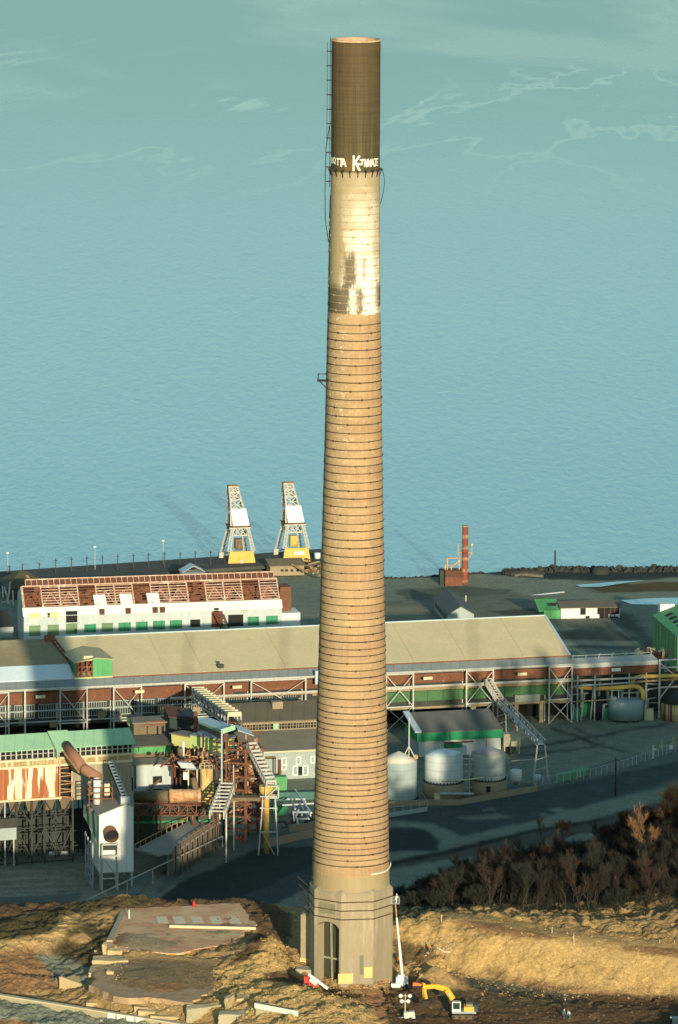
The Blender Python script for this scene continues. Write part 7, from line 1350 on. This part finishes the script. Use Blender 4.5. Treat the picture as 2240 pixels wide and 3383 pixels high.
# ------------------------------------------------------------------ people
m_skin = plain('skin', (.55,.34,.24), .6)
def skinmesh(name, verts, edges, rad, m, parent, off, root=0):
    me = bpy.data.meshes.new(name); me.from_pydata([tuple(V(v)) for v in verts], edges, []); o = bpy.data.objects.new(name, me); C.objects.link(o); me.materials.append(m)
    md = o.modifiers.new('skin', 'SKIN'); md.use_smooth_shade = True
    for i, s in enumerate(me.skin_vertices[0].data): s.radius = (rad[i], rad[i]); s.use_root = (i == root)
    o.modifiers.new('sub', 'SUBSURF').levels = 1; o.modifiers['sub'].render_levels = 2
    o.parent = parent; return o
def person(label, loc, rz, jacket, trousers, helmet, lean=0., arms=((.28,-.1,.95),(-.28,-.1,.95)), scale=1., crouch=0.):
    o = thing('person', label, 'person', loc); o.rotation_euler = (0,0,rz); o.scale = (scale,)*3
    hz = .92-crouch; L_ = lambda x, y, z: (x, y-lean*max(0, z-hz), z)
    J = {'pel':(0,0,hz),'che':L_(0,0,hz+.36),'nec':L_(0,0,hz+.56),'hea':L_(0,-.02,hz+.68),'top':L_(0,-.02,hz+.78)}
    vs_ = [J['pel'], J['che'], J['nec'], J['hea'], J['top']]; es = [(0,1),(1,2),(2,3),(3,4)]; rd = [.13,.15,.06,.095,.07]
    vs_.append(L_(0,-.115,hz+.68)); es.append((3,5)); rd.append(.02)                     # nose
    jk_v = [J['pel'], J['che'], L_(0,0,hz+.52)]; jk_e = [(0,1),(1,2)]; jk_r = [.165,.185,.10]; tr_v = [J['pel']]; tr_e = []; tr_r = [.165]
    for s, (hx, hy, hz_) in zip((1,-1), arms):
        sh = L_(s*.19,0,hz+.47); hand = L_(hx, hy, hz_-crouch); el = tuple((sh[i]+hand[i])/2+(0,.06,-.03)[i] for i in range(3)); b = len(vs_)
        vs_ += [sh, el, hand]; es += [(1,b),(b,b+1),(b+1,b+2)]; rd += [.062,.048,.036]
        jb = len(jk_v); jk_v += [sh, el, tuple(el[i]+(hand[i]-el[i])*.85 for i in range(3))]; jk_e += [(1,jb),(jb,jb+1),(jb+1,jb+2)]; jk_r += [.085,.068,.055]
        for k in range(5):
            fb = len(vs_); dx = (k-2)*.02; ln = (.045,.075,.085,.078,.06)[k]; vs_ += [(hand[0]+dx, hand[1]-.02, hand[2]-.06), (hand[0]+dx*1.3+(s*-.02 if k == 0 else 0), hand[1]-.04, hand[2]-.06-ln)]; es += [(b+2,fb),(fb,fb+1)]; rd += [.01,.008]
        lb = len(vs_); hip = (s*.09,0,hz-.04); kn = (s*.11,-.04-crouch*.6,.49-crouch*.25); an = (s*.11,.02,.08); toe = (s*.12,-.14,.04)
        vs_ += [hip, kn, an, toe]; es += [(0,lb),(lb,lb+1),(lb+1,lb+2),(lb+2,lb+3)]; rd += [.09,.06,.045,.04]
        tb = len(tr_v); tr_v += [hip, kn, an]; tr_e += [(0,tb),(tb,tb+1),(tb+1,tb+2)]; tr_r += [.115,.085,.075]
    skinmesh('body', vs_, es, rd, m_skin, o, loc); skinmesh('jacket', jk_v, jk_e, jk_r, jacket, o, loc); skinmesh('trousers', tr_v, tr_e, tr_r, trousers, o, loc)
    if helmet:
        p = V(J['hea']); mb = MB().lathe([(.16,.03),(.145,.06),(.13,.11),(.08,.16),(.01,.18)], p, 12); h = mb.build('helmet', helmet, None, (0,0,0)); h.parent = o
    return o
m_navy, m_blk, m_blu, m_org, m_wht = plain('navy_cloth', (.03,.07,.14)), plain('black_cloth', (.02,.02,.022)), plain('blue_cloth', (.04,.13,.22)), plain('orange_vest', (.8,.20,.04)), plain('white_cloth', (.85,.85,.82))
person('standing person in black with a white helmet on the pit floor', onground(1867,3334), .2, m_blk, m_blk, m_wht)
person('person in blue with a white helmet, just below the person in black', onground(1863,3368), .4, m_blu, m_navy, m_wht, .15)
person('person in a white top and blue trousers bending beside the person in blue', onground(1883,3368), -.8, m_wht, m_blu, None, .7, ((.2,-.45,.9),(-.2,-.45,.9)))
person('person in a white helmet at the bottom right corner', onground(2216,3392), .5, m_blk, m_blk, m_wht)
person('person in an orange vest walking on the slope right of the chimney', onground(1420,3158), 1.0, m_org, m_navy, None)
person('person in an orange vest at the chimney foot behind the lift boom', onground(1318,3188), .6, m_org, m_blk, None, .4)
o = onground(2236, 3386); MB_ = MB().box(-1.2,3,-1,1,.2,1.2,lambda a,b,c: o+V((a,b,c))).build('grey_machine_cover', m_grey, None, o); tag(MB_, 'pale grey machine cover cut off by the bottom right corner', 'cover')
# ------------------------------------------------------------------ white boom lift beside the chimney
g = onground(1326, 3268); lf = thing('boom_lift', 'white boom lift raised beside the chimney with a worker in its basket', 'boom lift', g); q = lambda a, b, c: g+V((a,b,c))
MB().box(-1.0,1.2,-.9,.9,.75,2.0,q).box(-.7,.6,-.7,.7,2.0,2.4,q).build('turntable', m_white, lf); MB().box(-1.9,-.2,-1.5,-.6,.3,1.0,q).build('counterweight', m_white, lf); MB().box(-1.2,1.2,-1.0,1.0,.45,.74,q).build('chassis', m_grey, lf)
for x in (-.95, .95):
    for y in (-1.0, 1.0): MB().tube([q(x,y-.18,.42), q(x,y+.18,.42)], .44, 14).build('wheel', m_blk, lf)
bt = P(1306, 2984, y=g.y+2.5); b0 = q(.15,.2,2.2); MB().tube([b0, b0.lerp(bt,.45)], [.30,.27], 8).tube([b0.lerp(bt,.45), b0.lerp(bt,.8)], [.22,.2], 8).build('lower_boom', m_white, lf); MB().tube([b0.lerp(bt,.8), bt], [.15,.13], 8).build('upper_boom', m_rustl, lf)
bk = MB(); w = .75
for c_ in (0, .55, 1.1): bk.frame([bt+V((x,y,c_)) for x, y in ((-w,-.5),(w,-.5),(w,.5),(-w,.5))], .09)
for x, y in ((-w,-.5),(w,-.5),(w,.5),(-w,.5)): bk.beam(bt+V((x,y,0)), bt+V((x,y,1.1)), .09)
bk.slab([bt+V((x,y,-.05)) for x, y in ((-w,-.5),(w,-.5),(w,.5),(-w,.5))], (0,0,.05)).build('basket', m_grey, lf); MB().box(-.9,-.5,-.3,.3,-.7,-.05,lambda a,b,c: bt+V((a,b,c))).build('basket_jib', m_dk, lf)
person('person in white standing in the raised lift basket', bt+V((.15,0,.02)), 1.3, m_wht, m_wht, m_wht, .1, ((.3,-.35,1.2),(-.25,-.4,1.15)))
# red and white folded lift left of the base
g = onground(1040, 3262); rl = thing('folded_lift', 'red lift with a white folded boom in the ditch left of the chimney base', 'boom lift', g); f = yawfr(P(1002, 3256, y=g.y), -6); z_ = g.z-f.o.z
MB().hexa([f(.2,0,z_+.6), f(2.2,-.3,z_+.3), f(2.2,1.6,z_+.3), f(.2,1.8,z_+.6), f(.1,.1,z_+2.0), f(1.7,0,z_+1.7), f(1.7,1.5,z_+1.7), f(.1,1.6,z_+2.0)]).build('body', plain('lift_red', (.68,.05,.03)), rl); MB().box(1.9,4.0,-.2,1.4,z_+.2,z_+.9,f).build('chassis', plain('lift_red_dull', (.42,.10,.06)), rl)
MB().beam(P(1020,3219,y=g.y-.6), P(1084,3266,y=g.y-1.6), .5, .45).build('boom', m_white, rl); MB().beam(P(1024,3235,y=g.y-1.0), P(1046,3252,y=g.y-1.3), .6, .5).build('jib', m_white, rl)
for a in (.6, 3.4): MB().tube([f(a,-.45,z_+.4), f(a,-.05,z_+.4)], .42, 12).build('wheel', m_blk, rl)
# light tower
g = onground(1352, 3372); lt = thing('light_tower', 'mobile light tower with four round lamps on a pale green trailer', 'light tower', g); q = lambda a, b, c: g+V((a,b,c))
MB().hexa([q(-.9,-.6,.45), q(1.1,-.6,.45), q(1.1,.6,.45), q(-.9,.6,.45), q(-1.0,-.55,1.5), q(.9,-.55,1.7), q(.9,.55,1.7), q(-1.0,.55,1.5)]).build('trailer', mat('pale_green_paint',(.50,.56,.44),(.44,.5,.4),.8,.5), lt); MB().beam(q(-.9,0,.55), q(-2.3,-.3,.5), .12).build('drawbar', m_grey, lt); MB().beam(q(-2.2,-.3,0), q(-2.2,-.3,.55), .1).build('jockey_stand', m_grey, lt)
for y in (-.7, .7): MB().tube([q(.2,y-.1,.34), q(.2,y+.1,.34)], .34, 12).build('wheel', m_blk, lt)
MB().beam(q(-.75,0,1.5), q(-.75,0,3.6), .16).beam(q(-1.5,0,3.5), q(0,0,3.5), .12).beam(q(-.75,0,3.5), q(-.75,0,4.9), .12).beam(q(-1.5,0,4.5), q(0,0,4.5), .1).build('mast', m_cream, lt)
for x, z in ((-1.55,4.55),(.1,4.55),(-1.35,3.55),(-.2,3.55)): MB().tube([q(x,.15,z), q(x,-.1,z-.03), q(x,-.16,z-.04)], [.15,.36,.36], 14).build('lamp', m_white, lt)
# excavator
m_exy = mat('excavator_yellow', (.80,.40,.02), (.70,.34,.02), 1.0, .5, third=(.40,.22,.05), thr=(.64,.74), tsc=.9); m_exb = plain('dark_blue_paint', (.02,.05,.10))
g = onground(1530, 3362); ex = thing('excavator', 'yellow excavator with a dark blue tail and a drooping boom on the pit floor', 'excavator', g); q = lambda a, b, c: g+V((a,b,c))
for y in (-1.25, 1.25):
    m = MB(); pts = [(-2.1,.42),(-1.9,.8),(1.9,.8),(2.1,.42),(1.9,.06),(-1.9,.06)]; m.slab([q(a,y-.3,c) for a, c in pts], (0,.6,0)); tr = m.build('track', mat('track_mud',(.16,.12,.06),(.10,.075,.04),.9) if 'track_mud' not in bpy.data.materials else bpy.data.materials['track_mud'], ex)
    for a in (-1.8, -.6, .6, 1.8): MB().tube([q(a,y-.36,.42), q(a,y-.31,.42)], .26, 10).build('road_wheel', m_dk, tr)
MB().box(-.9,.9,-.95,.95,.5,1.05,q).build('undercarriage', m_dk, ex); MB().box(-2.0,2.3,-1.35,1.35,1.06,1.42,q).build('deck', m_grey, ex)
MB().hexa([q(.1,-1.3,1.42), q(2.3,-1.3,1.42), q(2.3,1.3,1.42), q(.1,1.3,1.42), q(.1,-1.2,2.25), q(2.1,-1.2,2.3), q(2.1,1.2,2.3), q(.1,1.2,2.25)]).build('engine_house', m_exy, ex); MB().box(.5,1.7,-.8,.9,2.3,2.62,q).build('engine_hood', m_tanb, ex)
MB().hexa([q(2.0,-1.4,1.43), q(2.7,-1.3,1.43), q(2.7,1.3,1.43), q(2.0,1.4,1.43), q(1.9,-1.35,2.75), q(2.45,-1.2,2.6), q(2.45,1.2,2.6), q(1.9,1.35,2.75)]).build('counterweight', m_exb, ex)
cb_ = MB(); x0, x1, y0, y1, z0, z1 = -1.95, -.55, -1.35, -.25, 1.43, 3.05
for x in (x0, x1):
    for y in (y0, y1): cb_.beam(q(x,y,z0), q(x,y,z1), .16)
cb_.box(x0-.05,x1+.05,y0-.05,y1+.05,z1,z1+.14,q).box(x0,x1,y0-.02,y0+.08,z0,z0+.45,q).box(x0-.02,x0+.08,y0,y1,z0,z0+.45,q); cbo = cb_.build('cab', m_white, ex); MB().box(x0+.06,x1-.06,y0+.06,y1-.06,z0+.4,z1-.02,q).build('window', plain('cab_glass', (.03,.06,.05), .15), cbo)
ex0, ex1, ex2, ex3 = P(1497,3300,y=g.y+.3), P(1474,3266,y=g.y+.3), P(1404,3260,y=g.y+.2), P(1409,3302,y=g.y)
bm_ = MB(); 
for a, b, w0 in ((ex0,ex1,.95),(ex1,P(1440,3258,y=g.y+.3),.95),(P(1440,3258,y=g.y+.3),ex2,.75)): bm_.beam(a, b, .6, w0)
bm_.lathe([(.36,-.25),(.36,.25)], ex1, 12); bm_.build('boom', m_exy, ex); MB().tube([P(1423,3251,y=g.y+.2), P(1462,3259,y=g.y+.2)], .14, 8).build('boom_ram', m_exy, ex); MB().tube([P(1479,3279,y=g.y-.3), P(1487,3296,y=g.y-.3)], .1, 6).build('lift_ram', m_steelw, ex)
MB().hexa([P(1396,3246,y=g.y-.05), P(1405,3249,y=g.y-.05), P(1405,3249,y=g.y+.35), P(1396,3246,y=g.y+.35), P(1404,3300,y=g.y-.05), P(1413,3300,y=g.y-.05), P(1413,3300,y=g.y+.35), P(1404,3300,y=g.y+.35)]).build('stick', m_exy, ex); MB().tube([P(1397,3262,y=g.y-.15), P(1398,3295,y=g.y-.15)], .1, 6).build('stick_ram', m_exy, ex)
bk = P(1407,3306,y=g.y); MB().add([bk+V((-.7,-.5,0)), bk+V((.6,-.5,.1)), bk+V((.5,-.5,-.8)), bk+V((-.3,-.5,-1.0)), bk+V((-.7,.6,0)), bk+V((.6,.6,.1)), bk+V((.5,.6,-.8)), bk+V((-.3,.6,-1.0))], [(3,2,1,0),(4,5,6,7),(1,2,6,5),(2,3,7,6),(3,0,4,7),(0,1,5,4)]).build('bucket', m_dk, ex)
# small orange rock drill and cables by the base
g = onground(1378, 3262); o = thing('rock_drill', 'small orange rock drill behind the excavator stick', 'drill rig', g); q = lambda a, b, c: g+V((a,b,c)); MB().box(-.8,.8,-.5,.5,.2,.9,q).build('body', m_org, o); MB().beam(q(-.4,0,.6), q(.9,.2,2.4), .3).build('mast', m_rustl, o)
for y in (-.5, .5): MB().box(-.9,.9,y-.15,y+.15,0,.35,q).build('track', m_dk, o)
pts = [onground(x, y)+V((0,0,.12)) for x, y in ((1238,3232),(1262,3275),(1280,3300),(1284,3345),(1275,3383))]; o = MB().tube(pts, .1, 6).build('hose', m_dk, None, pts[0]); tag(o, 'dark hose lying from the chimney foot down to the bottom of the photo', 'hose')
pts = [onground(x, y)+V((0,0,.1)) for x, y in ((1428,3128),(1450,3138),(1470,3155),(1486,3160))]; o = MB().tube(pts, .2, 6).build('pale_pipe', m_cream, None, pts[0]); tag(o, 'pale pipe lying on the slope right of the chimney', 'pipe')
# ------------------------------------------------------------------ bare winter wood on the slope
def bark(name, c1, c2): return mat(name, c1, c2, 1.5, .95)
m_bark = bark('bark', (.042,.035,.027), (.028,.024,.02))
TW = [bark('brown_twigs', (.046,.037,.026), (.030,.026,.020)), bark('reddish_twigs', (.075,.045,.030), (.05,.033,.023)), bark('grey_twigs', (.038,.040,.030), (.026,.028,.022))]  # twig colours darkened so the sunlit wood reads as shaded
TW.append(bark('sunlit_twigs', (.34,.18,.085), (.22,.115,.06)))  # lit copy: orange sunlight painted into the twig colour
def tree_proto(seed, h, spread, tw, trunks=1, name='bare_tree'):
    r_ = random.Random(seed); tr = MB(); cr = MB(); tips = []
    def grow(p, d, l, r, lev):
        q = p+d*l; mid = p+d*l*.5+V((r_.uniform(-.06,.06)*l, r_.uniform(-.06,.06)*l, 0)); tr.tube([p, mid, q], [r, r*.85, r*.62], 5 if lev < 2 else 3, cap=False)
        if lev >= 3 or l < .7: tips.append((q, d, l)); return
        for k in range(r_.choice((3,3,4)) if lev else 5):
            a = r_.uniform(0, 6.283); t_ = r_.uniform(.35, 1.) if k else 1.; e = r_.uniform(.35, .95)*spread
            nd = (d+V((math.cos(a)*e, math.sin(a)*e, r_.uniform(.0,.35)))).normalized(); grow(p+d*l*t_, nd, l*r_.uniform(.5,.72), r*.52, lev+1)
    for k in range(trunks):
        b = V((r_.uniform(-.6,.6), r_.uniform(-.6,.6), -.4)) if trunks > 1 else V((0,0,-.4)); grow(b, V((r_.uniform(-.12,.12)*trunks, r_.uniform(-.12,.12)*trunks, 1)).normalized(), h*.42, h*.011+.03, 0)
    for q, d, l in tips:
        for k in range(15):
            a = r_.uniform(0, 6.283); e = r_.uniform(.3, 1.5); nd = (d+V((math.cos(a)*e, math.sin(a)*e, r_.uniform(-.2,.7)))).normalized(); s0 = q-d*r_.uniform(0,l); L_ = r_.uniform(.5, 1.5); s = nd.cross(V((0,0,1))); s = (s.normalized() if s.length > .01 else V((1,0,0)))*r_.uniform(.018,.04); e1 = s0+nd*L_
            cr.add([s0-s, s0+s, e1], [(0,1,2)])
            for j in range(4):
                b = s0+nd*L_*r_.uniform(.3,.9); n2 = (nd+V((r_.uniform(-1,1), r_.uniform(-1,1), r_.uniform(-.2,.8)))).normalized(); cr.add([b-s*.6, b+s*.6, b+n2*r_.uniform(.3,.8)], [(0,1,2)])
    zs_ = [v.z for v in cr.v]; k = h/max(zs_)
    for mb in (tr, cr): mb.v = [V((v.x*k, v.y*k, v.z*k if v.z > 0 else v.z)) for v in mb.v]
    return tr, cr, tw
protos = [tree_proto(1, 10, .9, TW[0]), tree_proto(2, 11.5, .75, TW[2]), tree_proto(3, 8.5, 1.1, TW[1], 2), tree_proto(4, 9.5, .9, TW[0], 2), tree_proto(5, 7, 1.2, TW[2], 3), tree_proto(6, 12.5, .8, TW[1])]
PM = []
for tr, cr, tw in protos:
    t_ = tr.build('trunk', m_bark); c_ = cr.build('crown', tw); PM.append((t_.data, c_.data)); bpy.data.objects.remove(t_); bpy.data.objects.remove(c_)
def tree(k, loc, s, rz, label, group=None, name='bare_tree', tw=None):
    o = thing(name, label, 'tree', loc, group); o.scale = (s,s,s); o.rotation_euler = (0,0,rz)
    for nm, d in zip(('trunk', 'crown'), PM[k]): c = bpy.data.objects.new(nm, d); C.objects.link(c); c.parent = o
    return o
rt = random.Random(77)
WOOD = [(1285,3070),(1285,2965),(1330,2935),(1440,2885),(1560,2825),(1680,2775),(1800,2760),(1930,2735),(2010,2690),(2060,2650),(2120,2690),(2180,2640),(2280,2560),(2280,3130),(2000,3095),(1780,3068),(1560,3040),(1440,3035)]
def inside(x, y): return bool(inpoly(np.array([x]), np.array([y]), WOOD)[0])
cells = [(x, y) for x in np.arange(6, 86, 4.4) for y in np.arange(34, 208, 6.6)]
cells.sort(key=lambda c: c[1]); n = 0
for x, y in cells:
    X, Y = x+rt.uniform(-2,2), y+rt.uniform(-3,3); z = gz(X, Y); k = rt.choice((0,0,1,1,2,3,3,4,5)); s = rt.uniform(.6, 1.05); h = (10,11.5,8.5,9.5,7,12.5)[k]*s
    a, b = proj(X, Y, z+h*.85); a2, b2 = proj(X, Y, z)
    if a > 2300 or proj(X, Y, z)[1] > 3130: continue
    nm = 'bare_tree'
    if not inside(a, b):
        k, s = 4, rt.uniform(.25, .5); h = 7*s; a, b = proj(X, Y, z+h*.85); nm = 'bare_shrub'
        if not inside(a, b+4): continue
    if proj(X, Y, z+h)[1] < np.interp(a, [1285,1440,1560,1680,1800,1930,2060,2240], [2910,2840,2780,2730,2710,2690,2640,2490]): continue
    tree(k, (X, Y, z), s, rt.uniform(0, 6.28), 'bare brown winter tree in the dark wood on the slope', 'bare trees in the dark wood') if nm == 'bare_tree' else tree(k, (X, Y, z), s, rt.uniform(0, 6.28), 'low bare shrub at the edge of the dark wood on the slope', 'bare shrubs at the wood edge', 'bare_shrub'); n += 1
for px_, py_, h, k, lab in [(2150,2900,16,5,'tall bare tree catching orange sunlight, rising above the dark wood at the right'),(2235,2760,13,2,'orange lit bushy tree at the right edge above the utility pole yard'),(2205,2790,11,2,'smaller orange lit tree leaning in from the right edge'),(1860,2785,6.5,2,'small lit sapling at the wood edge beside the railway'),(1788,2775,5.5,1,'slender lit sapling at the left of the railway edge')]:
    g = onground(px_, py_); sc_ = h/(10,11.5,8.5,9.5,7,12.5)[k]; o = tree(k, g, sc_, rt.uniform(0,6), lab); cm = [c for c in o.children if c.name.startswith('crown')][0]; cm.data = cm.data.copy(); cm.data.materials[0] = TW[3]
# brush among and below the trees
mb = MB(); r_ = random.Random(12)
for i in range(30000):
    X, Y = r_.uniform(6, 84), r_.uniform(30, 215); z = gz(X, Y) if i % 4 == 0 else None
    if z is None:
        X, Y, z = lx+r_.uniform(-1.2,1.2), ly+r_.uniform(-1.5,1.5), lz
    else:
        a, b = proj(X, Y, z); ok = inside(a, b-8); lx, ly, lz = (X, Y, z) if ok else (0, 0, -999)
    if lz < -900: continue
    h = r_.uniform(.4, 1.7); d = V((r_.uniform(-1.2,1.2), r_.uniform(-.8,.8), h)); s = V((r_.uniform(.015,.05), r_.uniform(-.04,.04), 0)); p = V((X, Y, z-.2)); mb.add([p-s, p+s, p+d], [(0,1,2)])
o = mb.build('undergrowth', bark('brambles', (.045,.045,.028), (.03,.032,.02))); o['kind'] = 'stuff'
# wooded rise beyond the right edge of the picture
mb = MB()
for i in range(75):
    X, Y = r_.uniform(70, 175), r_.uniform(-40, 125)
    if X < 66+max(0, Y)*.06+6: continue
    z = gz(X, Y); h = r_.uniform(13, 24); rad = h*.2
    mb.tube([V((X,Y,z-.5)), V((X,Y,z+h*.8))], [.35,.1], 5)
    for k in range(420):
        t_ = r_.random()**.7; rr_k = rad*(1-t_)*r_.random()**.4+.15; a = r_.uniform(0,6.283); p = V((X+math.cos(a)*rr_k, Y+math.sin(a)*rr_k, z+h*(.12+.88*t_))); s = V((-math.sin(a),math.cos(a),0))*r_.uniform(.25,.6); mb.add([p-s, p+s, p+V((math.cos(a),math.sin(a),-.6))*r_.uniform(.6,1.3)], [(0,1,2)])
o = mb.build('hillside_wood', mat('fir_needles',(.035,.06,.03),(.025,.04,.022),1.)); o['kind'] = 'stuff'
